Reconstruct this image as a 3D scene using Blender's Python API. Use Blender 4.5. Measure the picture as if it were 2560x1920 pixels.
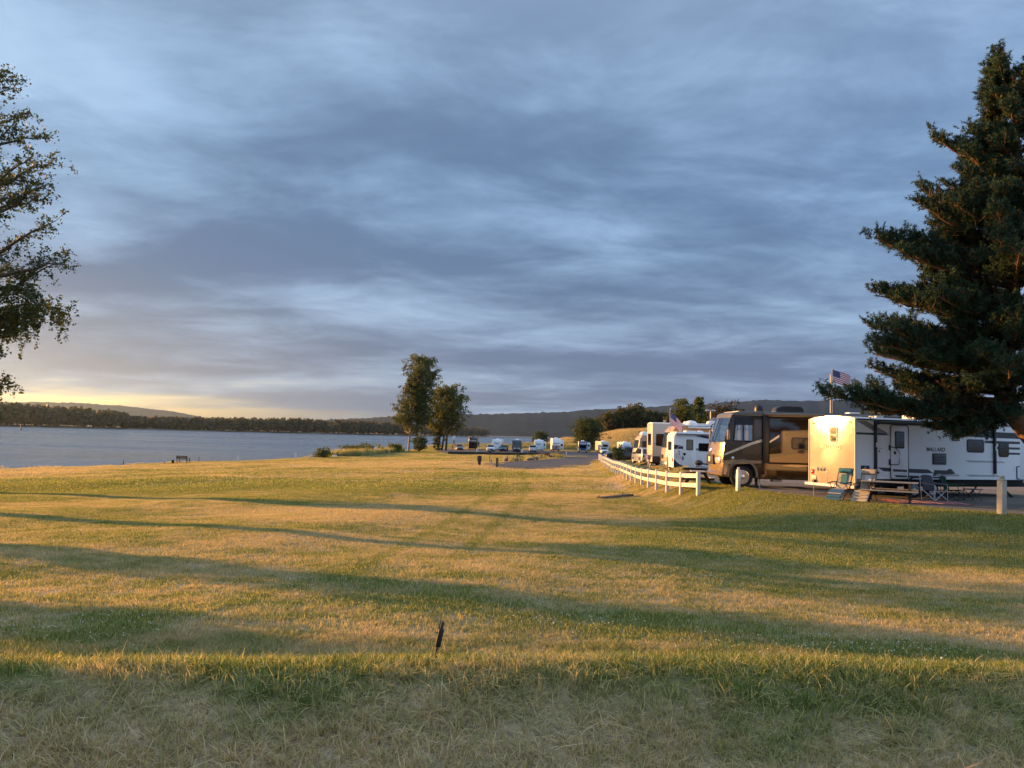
import bpy, bmesh, math, random
import numpy as np
from mathutils import Vector, Matrix

for o in list(bpy.data.objects):
    bpy.data.objects.remove(o, do_unlink=True)
S = bpy.context.scene
COL = S.collection
PI = math.pi
rad = math.radians
random.seed(7)
RNG = np.random.default_rng(11)

# ------------------------------------------------------------------ camera
EYE = 6.0
cd = bpy.data.cameras.new('camera')
cam = bpy.data.objects.new('camera', cd)
COL.objects.link(cam)
cd.sensor_width = 36.0
cd.lens = 27.2
cd.clip_start = 0.1
cd.clip_end = 60000
cam.matrix_world = (Matrix.Translation((0, 0, EYE)) @ Matrix.Rotation(rad(90 + 3.82), 4, 'X')
                    @ Matrix.Rotation(rad(1.58), 4, 'Z'))
S.camera = cam

# ------------------------------------------------------------------ sun, sky, exposure
SUN_AZ = rad(66)           # to the left of the view direction
SUN_EL = rad(7.0)
to_sun = Vector((-math.sin(SUN_AZ) * math.cos(SUN_EL), math.cos(SUN_AZ) * math.cos(SUN_EL), math.sin(SUN_EL)))
sl = bpy.data.lights.new('sun', 'SUN')
sl.energy = 5.0
sl.angle = rad(0.53)
sl.color = (1.0, 0.49, 0.14)
sun = bpy.data.objects.new('sun', sl)
COL.objects.link(sun)
sun.rotation_euler = to_sun.to_track_quat('Z', 'Y').to_euler()
sun.location = (-60, 30, 40)

vs = S.view_settings
vs.view_transform = 'Standard'
vs.look = 'None'
vs.exposure = 1.42
vs.gamma = 1.0
vs.use_curve_mapping = False
S.render.engine = 'CYCLES'
S.cycles.use_denoising = True
S.cycles.max_bounces = 6
S.cycles.transparent_max_bounces = 12
S.cycles.volume_bounces = 0
S.cycles.caustics_reflective = False
S.cycles.caustics_refractive = False


class NT:
    """small helper for node trees"""
    def __init__(self, tree):
        self.t = tree
        self.x = 0

    def n(self, kind, **kw):
        nd = self.t.nodes.new(kind)
        nd.location = (self.x, 0)
        self.x += 40
        for k, v in kw.items():
            setattr(nd, k, v)
        return nd

    def val(self, s, v):
        if hasattr(v, 'is_output'):
            self.t.links.new(v, s)
        else:
            s.default_value = v

    def math(self, op, a, b=0.0, c=0.0, clamp=False):
        nd = self.n('ShaderNodeMath', operation=op, use_clamp=clamp)
        self.val(nd.inputs[0], a)
        self.val(nd.inputs[1], b)
        if len(nd.inputs) > 2:
            self.val(nd.inputs[2], c)
        return nd.outputs[0]

    def vmath(self, op, a, b=(0, 0, 0), scale=None):
        nd = self.n('ShaderNodeVectorMath', operation=op)
        self.val(nd.inputs[0], a)
        if op != 'SCALE':
            self.val(nd.inputs[1], b)
        else:
            self.val(nd.inputs['Scale'], scale)
        return nd.outputs['Value'] if op in ('DOT_PRODUCT', 'LENGTH', 'DISTANCE') else nd.outputs[0]

    def mix(self, f, a, b):
        nd = self.n('ShaderNodeMix', data_type='RGBA')
        self.val(nd.inputs[0], f)
        self.val(nd.inputs[6], a)
        self.val(nd.inputs[7], b)
        return nd.outputs[2]

    def noise(self, vec, scale, detail=4, rough=0.55, dist=0.0):
        nd = self.n('ShaderNodeTexNoise')
        if vec is not None:
            self.t.links.new(vec, nd.inputs['Vector'])
        nd.inputs['Scale'].default_value = scale
        nd.inputs['Detail'].default_value = detail
        nd.inputs['Roughness'].default_value = rough
        nd.inputs['Distortion'].default_value = dist
        return nd.outputs['Fac']

    def rng(self, v, a, b, c=0.0, d=1.0, smooth=True):
        nd = self.n('ShaderNodeMapRange')
        if smooth:
            nd.interpolation_type = 'SMOOTHSTEP'
        self.val(nd.inputs[0], v)
        for i, q in enumerate((a, b, c, d)):
            self.val(nd.inputs[1 + i], q)
        return nd.outputs[0]


def C4(c):
    return (c[0], c[1], c[2], 1.0)


world = bpy.data.worlds.new('World')
S.world = world
world.use_nodes = True
wt = world.node_tree
wt.nodes.clear()
W = NT(wt)
sky = W.n('ShaderNodeTexSky', sky_type='NISHITA')
sky.sun_disc = False
sky.sun_elevation = SUN_EL
sky.sun_rotation = -SUN_AZ
sky.altitude = 50
sky.air_density = 1.0
sky.dust_density = 2.0
sky.ozone_density = 2.0
tc = W.n('ShaderNodeTexCoord')
dirv = W.vmath('NORMALIZE', tc.outputs['Generated'])
sep = W.n('ShaderNodeSeparateXYZ')
wt.links.new(dirv, sep.inputs[0])
dz = W.math('MAXIMUM', sep.outputs['Z'], 0.0)
den = W.math('ADD', dz, 0.10)
comb = W.n('ShaderNodeCombineXYZ')
W.val(comb.inputs[0], W.math('MULTIPLY', W.math('DIVIDE', sep.outputs['X'], den), 0.75))
W.val(comb.inputs[1], W.math('DIVIDE', sep.outputs['Y'], den))
comb.inputs[2].default_value = 3.7
# a wide cloud deck seen from below: two sizes of noise on a flat layer overhead
n1 = W.noise(comb.outputs[0], 0.55, 6, 0.55, 0.25)
n2 = W.noise(comb.outputs[0], 2.1, 7, 0.62, 0.35)
nn = W.math('ADD', W.math('MULTIPLY', n1, 0.66), W.math('MULTIPLY', n2, 0.34))
tone = W.rng(nn, 0.425, 0.655)
low = W.rng(dz, 0.02, 0.30, 1.0, 0.0)
high = W.rng(dz, 0.30, 0.85)
dark = W.mix(low, C4((0.047, 0.080, 0.140)), C4((0.058, 0.081, 0.128)))
lite = W.mix(low, C4((0.132, 0.206, 0.305)), C4((0.138, 0.184, 0.250)))
deck = W.mix(tone, dark, lite)
deck = W.mix(high, deck, W.mix(tone, C4((0.17, 0.23, 0.315)), C4((0.32, 0.40, 0.51))))
# toward the sunset the underside of the deck warms, close to the horizon
sunw = W.vmath('DOT_PRODUCT', dirv, (to_sun.x, to_sun.y, 0.0))
warm_az = W.rng(sunw, 0.40, 1.0)
warm = W.math('MULTIPLY', warm_az, W.rng(dz, 0.0, 0.22, 1.0, 0.0))
deck = W.mix(W.math('MULTIPLY', warm, 0.62), deck, C4((0.205, 0.180, 0.155)))
# clouds opposite the low sun are lit from the front and stand brighter
front = W.rng(sunw, -1.0, 0.25, 1.7, 1.0)
deck = W.vmath('SCALE', deck, scale=front)
# gap between deck and horizon where the clear evening sky shows
skyc = W.vmath('SCALE', sky.outputs[0], scale=0.12)
gapn = W.noise(comb.outputs[0], 0.9, 4, 0.5, 0.2)
gap_h = W.math('ADD', 0.024, W.math('MULTIPLY', W.math('SUBTRACT', gapn, 0.5), 0.06))
gap = W.rng(W.math('SUBTRACT', dz, gap_h), -0.010, 0.018, 1.0, 0.0)
thin = W.math('MULTIPLY', W.rng(nn, 0.56, 0.72), 0.25)
cover = W.math('SUBTRACT', 1.0, W.math('MAXIMUM', W.math('MULTIPLY', gap, W.rng(sunw, 0.45, 0.85, 0.0, 1.0)), thin), clamp=True)
skymix = W.mix(cover, skyc, deck)
bg = W.n('ShaderNodeBackground')
wt.links.new(skymix, bg.inputs['Color'])
bg.inputs['Strength'].default_value = 1.0
wo = W.n('ShaderNodeOutputWorld')
wt.links.new(bg.outputs[0], wo.inputs['Surface'])

# ------------------------------------------------------------------ terrain height (metres; river level 0)
#TERRAIN
SHORE = np.array([(-900, -500), (-300, -150), (-130, 0), (-78, 46), (-53, 75), (-45, 102), (-36, 124), (-33.5, 141),
                  (-31, 167), (-31, 190), (-31, 225), (-29, 262), (-5, 277), (8, 292), (16, 325), (34, 430), (90, 900),
                  (500, 5000), (900, 12000)], float)
LOTEDGE = np.array([(60, 190), (20, 150), (15.5, 125), (13.2, 100), (11.3, 75), (10.2, 54), (10.0, 43), (10.2, 36),
                    (11.0, 31.3), (12.4, 28.6), (15.0, 25.6), (22, 21), (45, 10), (120, -30)], float)


def sdist(poly, x, y):
    """signed distance to an open polyline, positive on the right of its direction"""
    best = np.full(x.shape, 1e18)
    sgn = np.ones(x.shape)
    for a, b in zip(poly[:-1], poly[1:]):
        d = b - a
        L2 = d @ d
        t = np.clip(((x - a[0]) * d[0] + (y - a[1]) * d[1]) / L2, 0, 1)
        qx = a[0] + t * d[0] - x
        qy = a[1] + t * d[1] - y
        r = qx * qx + qy * qy
        cr = d[0] * (y - a[1]) - d[1] * (x - a[0])
        m = r < best - 1e-9
        best = np.where(m, r, best)
        sgn = np.where(m, np.where(cr <= 0, 1.0, -1.0), sgn)
    return np.sqrt(best) * sgn


def sstep(a, b, v):
    t = np.clip((v - a) / (b - a), 0, 1)
    return t * t * (3 - 2 * t)


def H(x, y):
    x = np.asarray(x, float)
    y = np.asarray(y, float)
    f = np.interp(y, [-50, 8, 14, 30, 60, 92, 140, 221, 300, 1000], [3.3, 3.3, 3.18, 3.0, 2.75, 2.55, 2.12, 1.75, 1.6, 1.5])
    f = f - 0.031 * np.clip(-x - 6, 0, 45)
    # soft waves of an old mown field
    f = f + 0.07 * np.sin(x * 0.21 + 0.6 + y * 0.05) * np.sin(y * 0.19 - 0.4) + 0.04 * np.sin(x * 0.47 - y * 0.36 + 1.0)
    f = f + 0.025 * np.exp(-(y / 35.0) ** 2) * np.sin(x * 1.3 + 0.7 * y) * np.sin(y * 1.1 - 0.4 * x)
    p = np.interp(y, [-50, 36, 54, 85, 100, 125, 221, 300], [3.93, 3.93, 3.81, 3.35, 3.1, 2.5, 1.75, 1.6])
    e = -sdist(LOTEDGE, x, y)          # positive on the lot side
    wid = np.interp(y, [24, 34], [6.5, 3.3])
    w = sstep(0.0, 1.0, (e + wid) / wid) * sstep(190, 130, y)
    z = f * (1 - w) + p * w
    # grassy mound the viewer stands on
    cy = 5.95 + 0.06 * x + 0.12 * np.sin(x * 0.5 + 1)
    m = sstep(cy + 3.4, cy - 0.6, y) * sstep(40, 24, np.abs(x))
    top = 4.32 - 0.60 * (1 - np.exp(-np.clip(cy - 0.35 - y, 0, 9) / 1.2)) + 0.025 * np.sin(x * 0.9) * np.sin(y * 1.1)
    z = z * (1 - m) + np.maximum(top, z) * m
    # berm and dry dune behind the far row
    z = z + 1.5 * np.exp(-((y - 259) / 9.0) ** 2) * sstep(60, 10, np.abs(x))
    dn = sstep(6, 46, x - (y - 290) * 0.08) * sstep(252, 320, y)
    z = z + dn * (7.0 + 0.9 * np.sin(x * 0.11 + 1.1) + 0.7 * np.sin(y * 0.06)) + 2.2 * np.exp(-(((x - 21) / 7) ** 2 + ((y - 296) / 14) ** 2))
    s = sdist(SHORE, x, y)
    k = sstep(-4.5, 2.5, s)
    return -2.0 * (1 - k) + z * k


#ENDTERRAIN


def hz(x, y):
    return float(H(np.array([x]), np.array([y]))[0])


# ------------------------------------------------------------------ material helpers
MATS = {}


def new_mat(name):
    m = bpy.data.materials.new(name)
    m.use_nodes = True
    m.node_tree.nodes.clear()
    nt = NT(m.node_tree)
    out = nt.n('ShaderNodeOutputMaterial')
    return m, nt, out


def mat(name, col, rough=0.5, metal=0.0, vary=0.12, vscale=6.0, coat=0.0, bump=0.0, bscale=30.0, spec=0.5):
    """principled surface with a little procedural unevenness"""
    if name in MATS:
        return MATS[name]
    m, nt, out = new_mat(name)
    b = nt.n('ShaderNodeBsdfPrincipled')
    t = nt.n('ShaderNodeTexCoord')
    f = nt.noise(t.outputs['Object'], vscale, 5, 0.6)
    a = C4([c * (1 - vary) for c in col])
    c2 = C4([min(1, c * (1 + vary)) for c in col])
    nt.t.links.new(nt.mix(f, a, c2), b.inputs['Base Color'])
    r = nt.rng(f, 0.2, 0.8, max(0.02, rough - 0.06), min(1, rough + 0.08), smooth=False)
    nt.t.links.new(r, b.inputs['Roughness'])
    b.inputs['Metallic'].default_value = metal
    b.inputs['Coat Weight'].default_value = coat
    b.inputs['Coat Roughness'].default_value = 0.08
    b.inputs['Specular IOR Level'].default_value = spec
    if bump:
        bn = nt.n('ShaderNodeBump')
        bn.inputs['Strength'].default_value = bump
        bn.inputs['Distance'].default_value = 0.02
        nt.t.links.new(nt.noise(t.outputs['Object'], bscale, 4, 0.6), bn.inputs['Height'])
        nt.t.links.new(bn.outputs[0], b.inputs['Normal'])
    nt.t.links.new(b.outputs[0], out.inputs['Surface'])
    MATS[name] = m
    return m


def foliage(name, c1, c2, trans=0.35, tcol=None, nscale=0.35):
    if name in MATS:
        return MATS[name]
    m, nt, out = new_mat(name)
    at = nt.n('ShaderNodeAttribute', attribute_name='rnd')
    g = nt.n('ShaderNodeNewGeometry')
    f = nt.noise(g.outputs['Position'], nscale, 3, 0.5)
    k = nt.math('ADD', nt.math('MULTIPLY', at.outputs['Fac'], 0.65), nt.math('MULTIPLY', nt.rng(f, 0.3, 0.7), 0.45), clamp=True)
    col = nt.mix(k, C4(c1), C4(c2))
    d = nt.n('ShaderNodeBsdfPrincipled')
    nt.t.links.new(col, d.inputs['Base Color'])
    d.inputs['Roughness'].default_value = 0.6
    d.inputs['Specular IOR Level'].default_value = 0.3
    tr = nt.n('ShaderNodeBsdfTranslucent')
    tm = nt.n('ShaderNodeMix', data_type='RGBA', blend_type='MULTIPLY')
    tm.inputs[0].default_value = 1.0
    nt.t.links.new(col, tm.inputs[6])
    tm.inputs[7].default_value = C4(tcol or (1.3, 1.2, 0.6))
    nt.t.links.new(tm.outputs[2], tr.inputs['Color'])
    mx = nt.n('ShaderNodeMixShader')
    mx.inputs[0].default_value = trans
    nt.t.links.new(d.outputs[0], mx.inputs[1])
    nt.t.links.new(tr.outputs[0], mx.inputs[2])
    nt.t.links.new(mx.outputs[0], out.inputs['Surface'])
    MATS[name] = m
    return m


def glass(name, tint=(0.35, 0.40, 0.42), see=0.75):
    """thin window glass: partly clear, partly mirror"""
    if name in MATS:
        return MATS[name]
    m, nt, out = new_mat(name)
    tr = nt.n('ShaderNodeBsdfTransparent')
    tr.inputs['Color'].default_value = C4(tint)
    gl = nt.n('ShaderNodeBsdfGlossy')
    gl.inputs['Roughness'].default_value = 0.03
    gl.inputs['Color'].default_value = (0.9, 0.95, 1.0, 1)
    fr = nt.n('ShaderNodeFresnel')
    fr.inputs['IOR'].default_value = 1.6
    k = nt.math('ADD', nt.math('MULTIPLY', fr.outputs[0], 0.9), 1.0 - see - 0.05, clamp=True)
    mx = nt.n('ShaderNodeMixShader')
    nt.t.links.new(k, mx.inputs[0])
    nt.t.links.new(tr.outputs[0], mx.inputs[1])
    nt.t.links.new(gl.outputs[0], mx.inputs[2])
    nt.t.links.new(mx.outputs[0], out.inputs['Surface'])
    MATS[name] = m
    return m


# ------------------------------------------------------------------ mesh helpers
class MB:
    def __init__(self):
        self.bm = bmesh.new()

    def _bev(self, vs_, bev, seg=2, ang=None):
        es = set()
        for v in vs_:
            for e in v.link_edges:
                if ang is None or (len(e.link_faces) == 2 and e.calc_face_angle(0) > ang):
                    es.add(e)
        bmesh.ops.bevel(self.bm, geom=list(es), offset=bev, segments=seg, affect='EDGES', profile=0.5, clamp_overlap=True)

    def box(self, x0, x1, y0, y1, z0, z1, bev=0.0, seg=2, M=None):
        r = bmesh.ops.create_cube(self.bm, size=1.0)
        for v in r['verts']:
            v.co = Vector((x0 + (v.co.x + .5) * (x1 - x0), y0 + (v.co.y + .5) * (y1 - y0), z0 + (v.co.z + .5) * (z1 - z0)))
            if M is not None:
                v.co = M @ v.co
        if bev:
            self._bev(r['verts'], bev, seg)
        return self

    def prism(self, poly, a0, a1, plane='XZ', bev=0.0, seg=2, fn=None):
        """polygon in a plane, extruded along the third axis from a0 to a1"""
        def P(u, v, a):
            if plane == 'XZ':
                return Vector((u, a, v))
            if plane == 'YZ':
                return Vector((a, u, v))
            return Vector((u, v, a))
        n = len(poly)
        A = [self.bm.verts.new(P(u, v, a0)) for u, v in poly]
        B = [self.bm.verts.new(P(u, v, a1)) for u, v in poly]
        fs = [self.bm.faces.new(A), self.bm.faces.new(B[::-1])]
        for i in range(n):
            j = (i + 1) % n
            fs.append(self.bm.faces.new((A[i], B[i], B[j], A[j])))
        bmesh.ops.recalc_face_normals(self.bm, faces=fs)
        if bev:
            es = set()
            for f in fs[:2]:
                es.update(f.edges)
            bmesh.ops.bevel(self.bm, geom=list(es), offset=bev, segments=seg, affect='EDGES', profile=0.5, clamp_overlap=True)
        if fn:
            for v in self.bm.verts:
                v.co = fn(v.co)
        return self

    def rrect(self, u0, u1, v0, v1, r, a0, a1, plane='XZ', bev=0.0, n=4):
        pts = []
        for cx, cy, s in ((u1 - r, v1 - r, 0), (u0 + r, v1 - r, 1), (u0 + r, v0 + r, 2), (u1 - r, v0 + r, 3)):
            for k in range(n + 1):
                a = (s + k / n) * PI / 2
                pts.append((cx + r * math.cos(a), cy + r * math.sin(a)))
        return self.prism(pts, a0, a1, plane, bev)

    def cyl(self, p0, p1, r0, r1=None, seg=12, caps=True):
        p0 = Vector(p0)
        p1 = Vector(p1)
        d = p1 - p0
        M = Matrix.Translation((p0 + p1) / 2) @ d.to_track_quat('Z', 'Y').to_matrix().to_4x4()
        bmesh.ops.create_cone(self.bm, cap_ends=caps, segments=seg, radius1=r0, radius2=r0 if r1 is None else r1,
                              depth=d.length, matrix=M)
        return self

    def tube(self, path, r, seg=8, closed=False):
        path = [Vector(p) for p in path]
        n = len(path)
        rs = r if isinstance(r, (list, tuple)) else [r] * n
        rings = []
        for i, p in enumerate(path):
            a = path[max(0, i - 1)] if not closed else path[i - 1]
            b = path[min(n - 1, i + 1)] if not closed else path[(i + 1) % n]
            q = (b - a).normalized().to_track_quat('Z', 'Y')
            rings.append([self.bm.verts.new(p + q @ Vector((rs[i] * math.cos(2 * PI * k / seg), rs[i] * math.sin(2 * PI * k / seg), 0)))
                          for k in range(seg)])
        m = n if closed else n - 1
        for i in range(m):
            A, B = rings[i], rings[(i + 1) % n]
            for k in range(seg):
                l = (k + 1) % seg
                self.bm.faces.new((A[k], A[l], B[l], B[k]))
        if not closed:
            self.bm.faces.new(rings[0][::-1])
            self.bm.faces.new(rings[-1])
        return self

    def lathe(self, prof, origin=(0, 0, 0), axis='Z', seg=20):
        """profile of (radius, along-axis) pairs"""
        o = Vector(origin)
        rings = []
        for r, h in prof:
            ring = []
            for k in range(seg):
                a = 2 * PI * k / seg
                u, v = r * math.cos(a), r * math.sin(a)
                p = Vector((u, v, h)) if axis == 'Z' else (Vector((u, h, v)) if axis == 'Y' else Vector((h, u, v)))
                ring.append(self.bm.verts.new(o + p))
            rings.append(ring)
        for A, B in zip(rings[:-1], rings[1:]):
            for k in range(seg):
                l = (k + 1) % seg
                self.bm.faces.new((A[k], A[l], B[l], B[k]))
        fs = [self.bm.faces.new(rings[0]), self.bm.faces.new(rings[-1])]
        bmesh.ops.recalc_face_normals(self.bm, faces=self.bm.faces[:])
        return self

    def warp(self, fn):
        for v in self.bm.verts:
            v.co = fn(v.co)
        return self

    def mesh(self, name, smooth=35):
        me = bpy.data.meshes.new(name)
        bmesh.ops.recalc_face_normals(self.bm, faces=self.bm.faces[:])
        if smooth:
            for f in self.bm.faces:
                f.smooth = True
            for e in self.bm.edges:
                if len(e.link_faces) == 2 and e.calc_face_angle(0) > rad(smooth):
                    e.smooth = False
        self.bm.to_mesh(me)
        self.bm.free()
        return me

    def build(self, name, material, parent=None, smooth=35):
        o = bpy.data.objects.new(name, self.mesh(name, smooth))
        COL.objects.link(o)
        o.data.materials.append(material)
        if parent is not None:
            o.parent = parent
        return o


def raw(name, verts, faces, material, parent=None, attr=None, smooth=False):
    me = bpy.data.meshes.new(name)
    verts = np.asarray(verts, np.float32)
    faces = np.asarray(faces, np.int32)
    nf, k = faces.shape
    me.vertices.add(len(verts))
    me.vertices.foreach_set('co', verts.ravel())
    me.loops.add(nf * k)
    me.loops.foreach_set('vertex_index', faces.ravel())
    me.polygons.add(nf)
    me.polygons.foreach_set('loop_start', np.arange(0, nf * k, k, dtype=np.int32))
    if smooth:
        me.polygons.foreach_set('use_smooth', np.ones(nf, bool))
    if attr is not None:
        a = me.attributes.new('rnd', 'FLOAT', 'FACE')
        a.data.foreach_set('value', np.asarray(attr, np.float32))
    me.update(calc_edges=True)
    if material is not None:
        me.materials.append(material)
    o = bpy.data.objects.new(name, me)
    COL.objects.link(o)
    if parent is not None:
        o.parent = parent
    return o


def tag(o, label=None, cat=None, group=None, kind=None):
    if label:
        o['label'] = label
    if cat:
        o['category'] = cat
    if group:
        o['group'] = group
    if kind:
        o['kind'] = kind
    return o


def thing(name, label, cat, loc=(0, 0, 0), rz=0.0, group=None):
    o = bpy.data.objects.new(name, None)
    COL.objects.link(o)
    o.empty_display_size = 0.3
    o.location = loc
    o.rotation_euler = (0, 0, rz)
    return tag(o, label, cat, group)


def dup(root, loc=None, rz=None, label=None, scale=None):
    r = root.copy()
    COL.objects.link(r)
    if loc is not None:
        r.location = loc
    if rz is not None:
        r.rotation_euler = (0, 0, rz)
    if scale is not None:
        r.scale = (scale,) * 3 if isinstance(scale, (int, float)) else scale
    if label:
        r['label'] = label
    for ch in [c for c in bpy.data.objects if c.parent == root]:
        c = ch.copy()
        COL.objects.link(c)
        c.parent = r
        for g in [q for q in bpy.data.objects if q.parent == ch]:
            d = g.copy()
            COL.objects.link(d)
            d.parent = c
    return r

# ------------------------------------------------------------------ turf colour shared by ground sheet and blades
def turf_color(nt):
    g = nt.n('ShaderNodeNewGeometry')
    pos = g.outputs['Position']
    sp = nt.n('ShaderNodeSeparateXYZ')
    nt.t.links.new(pos, sp.inputs[0])
    flat = nt.n('ShaderNodeCombineXYZ')
    nt.val(flat.inputs[0], sp.outputs[0])
    nt.val(flat.inputs[1], nt.math('MULTIPLY', sp.outputs[1], 1.5))
    a = nt.noise(flat.outputs[0], 0.13, 4, 0.6, 0.6)
    b = nt.noise(flat.outputs[0], 0.85, 4, 0.6, 0.4)
    c = nt.noise(flat.outputs[0], 5.0, 3, 0.6)
    k = nt.math('ADD', nt.math('MULTIPLY', a, 0.44), nt.math('ADD', nt.math('MULTIPLY', b, 0.38), nt.math('MULTIPLY', c, 0.18)))
    # watered turf stays green, worn turf is straw: (x, y, rx, ry, amount)
    for (cx, cy, rx, ry, am) in ((15, 23.5, 13, 5.5, -0.13), (9, 32, 5, 6, -0.10), (-22, 47, 26, 9, -0.13), (1, 64, 9, 5, -0.09),
                                 (-3, 29, 9, 4.5, 0.10), (7, 11.5, 5, 3, 0.05), (0, 3.4, 9, 2.1, 0.15), (0, 6.4, 10, 1.2, -0.075),
                                 (2, 11.6, 2.0, 1.0, -0.10), (5.3, 10.3, 1.7, 0.8, -0.12), (-1.2, 12.6, 1.6, .8, -.09), (-8, 90, 30, 16, 0.09), (5, 60, 6, 25, 0.05),
                                 (-24, 187, 14, 10, -0.16), (20, 330, 120, 60, 0.13), (-45, 75, 12, 25, 0.10), (-5, 20, 9, 4, 0.03)):
        d = nt.vmath('SUBTRACT', pos, (cx, cy, 0))
        d = nt.vmath('MULTIPLY', d, (1 / rx, 1 / ry, 0))
        ln = nt.vmath('LENGTH', d)
        k = nt.math('ADD', k, nt.math('MULTIPLY', nt.rng(ln, 0.2, 1.3, 1.0, 0.0), am))
    # two faint wheel tracks worn up the middle of the field toward the lane
    xx = nt.math('SUBTRACT', sp.outputs[0], nt.math('MULTIPLY', nt.math('SUBTRACT', sp.outputs[1], 14.0), 0.045))
    xx = nt.math('ADD', xx, nt.math('MULTIPLY', nt.math('SINE', nt.math('MULTIPLY', sp.outputs[1], 0.11)), 0.5))
    for off in (2.6, 0.9):
        w_ = nt.rng(nt.math('ABSOLUTE', nt.math('ADD', xx, off)), 0.10, 0.32, 1.0, 0.0)
        w_ = nt.math('MULTIPLY', w_, nt.math('MULTIPLY', nt.rng(sp.outputs[1], 13, 20), nt.rng(b, 0.38, 0.58, 0.0, 1.0)))
        k = nt.math('ADD', k, nt.math('MULTIPLY', w_, -0.075))
    f = nt.rng(k, 0.43, 0.60)
    green = nt.mix(c, C4((0.092, 0.140, 0.022)), C4((0.180, 0.225, 0.040)))
    straw = nt.mix(c, C4((0.430, 0.315, 0.175)), C4((0.620, 0.480, 0.300)))
    return nt.mix(f, green, straw), f


def turf_mat():
    m, nt, out = new_mat('turf soil and thatch')
    col, f = turf_color(nt)
    g = nt.n('ShaderNodeNewGeometry')
    fine = nt.noise(g.outputs['Position'], 22.0, 4, 0.7)
    # thatch and soil show between the blades
    col2 = nt.mix(nt.rng(fine, 0.30, 0.70), C4((0.250, 0.200, 0.125)), col)
    b = nt.n('ShaderNodeBsdfPrincipled')
    b.inputs['Roughness'].default_value = 0.95
    b.inputs['Specular IOR Level'].default_value = 0.1
    nt.t.links.new(col2, b.inputs['Base Color'])
    bn = nt.n('ShaderNodeBump')
    bn.inputs['Strength'].default_value = 1.0
    bn.inputs['Distance'].default_value = 0.05
    nt.t.links.new(fine, bn.inputs['Height'])
    nt.t.links.new(bn.outputs[0], b.inputs['Normal'])
    nt.t.links.new(b.outputs[0], out.inputs['Surface'])
    return m


def blade_mat():
    m, nt, out = new_mat('grass blade')
    col, f = turf_color(nt)
    at = nt.n('ShaderNodeAttribute', attribute_name='rnd')
    # some blades in green turf are dead, some in dry turf still green
    odd = nt.rng(at.outputs['Fac'], 0.72, 0.80)
    alt = nt.mix(f, C4((0.460, 0.360, 0.180)), C4((0.150, 0.180, 0.050)))
    col = nt.mix(nt.math('MULTIPLY', odd, 0.75), col, alt)
    br = nt.rng(at.outputs['Fac'], 0.0, 0.72, 0.60, 1.55, smooth=False)
    col = nt.vmath('SCALE', col, scale=br)
    d = nt.n('ShaderNodeBsdfPrincipled')
    nt.t.links.new(col, d.inputs['Base Color'])
    d.inputs['Roughness'].default_value = 0.55
    d.inputs['Specular IOR Level'].default_value = 0.35
    tr = nt.n('ShaderNodeBsdfTranslucent')
    tcol = nt.vmath('MULTIPLY', col, (1.25, 1.2, 0.7))
    nt.t.links.new(tcol, tr.inputs['Color'])
    mx = nt.n('ShaderNodeMixShader')
    mx.inputs[0].default_value = 0.40
    nt.t.links.new(d.outputs[0], mx.inputs[1])
    nt.t.links.new(tr.outputs[0], mx.inputs[2])
    nt.t.links.new(mx.outputs[0], out.inputs['Surface'])
    return m


TURF = turf_mat()
BLADE = blade_mat()


# ------------------------------------------------------------------ ground sheet
def axis(core0, core1, step, lo, hi, g=1.16):
    a = list(np.arange(core0, core1 + 1e-6, step))
    s, v = step, core1
    while v < hi:
        s *= g
        v += s
        a.append(v)
    s, v = step, core0
    while v > lo:
        s *= g
        v -= s
        a.insert(0, v)
    return np.array(a)


def grid_sheet(name, xs, ys, zf, material):
    X, Y = np.meshgrid(xs, ys)
    Z = zf(X, Y)
    V = np.stack([X, Y, Z], -1).reshape(-1, 3)
    nx, ny = len(xs), len(ys)
    i = np.arange(ny - 1)[:, None] * nx + np.arange(nx - 1)[None]
    F = np.stack([i, i + 1, i + nx + 1, i + nx], -1).reshape(-1, 4)
    return raw(name, V, F, material, smooth=True)


xs = np.unique(np.concatenate([axis(-14, 20, 0.35, -60, 60, 1.03), axis(-60, 60, 1.6, -9000, 9000, 1.2)]).round(3))
ys = np.unique(np.concatenate([axis(2, 14, 0.22, -10, 90, 1.025), axis(90, 330, 2.2, -3000, 12000, 1.2), axis(-10, 0, 1.5, -3000, 0, 1.3)]).round(3))


def thin_axis(a, m):
    keep = [a[0]]
    for v in a[1:]:
        if v - keep[-1] >= m(v):
            keep.append(v)
    return np.array(keep)


xs = thin_axis(xs, lambda v: 0.2 if abs(v) < 25 else 0.6)
ys = thin_axis(ys, lambda v: 0.12 if v < 25 else 0.4)
ground = tag(grid_sheet('ground', xs, ys, H, TURF), kind='structure')


def strip(name, A, B, material, n=60, m=8, lift=0.03, kind='structure'):
    """sheet lofted between two edge polylines and laid on the ground"""
    def res(P):
        P = np.asarray(P, float)
        d = np.r_[0, np.cumsum(np.hypot(*np.diff(P, axis=0).T))]
        t = np.linspace(0, d[-1], n)
        return np.stack([np.interp(t, d, P[:, 0]), np.interp(t, d, P[:, 1])], -1)
    a, b = res(A), res(B)
    w = np.linspace(0, 1, m)[None, :, None]
    P = a[:, None] * (1 - w) + b[:, None] * w
    Z = H(P[..., 0], P[..., 1]) + lift
    V = np.concatenate([P, Z[..., None]], -1).reshape(-1, 3)
    i = np.arange(n - 1)[:, None] * m + np.arange(m - 1)[None]
    F = np.stack([i, i + 1, i + m + 1, i + m], -1).reshape(-1, 4)
    return tag(raw(name, V, F, material, smooth=True), kind=kind)


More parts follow.
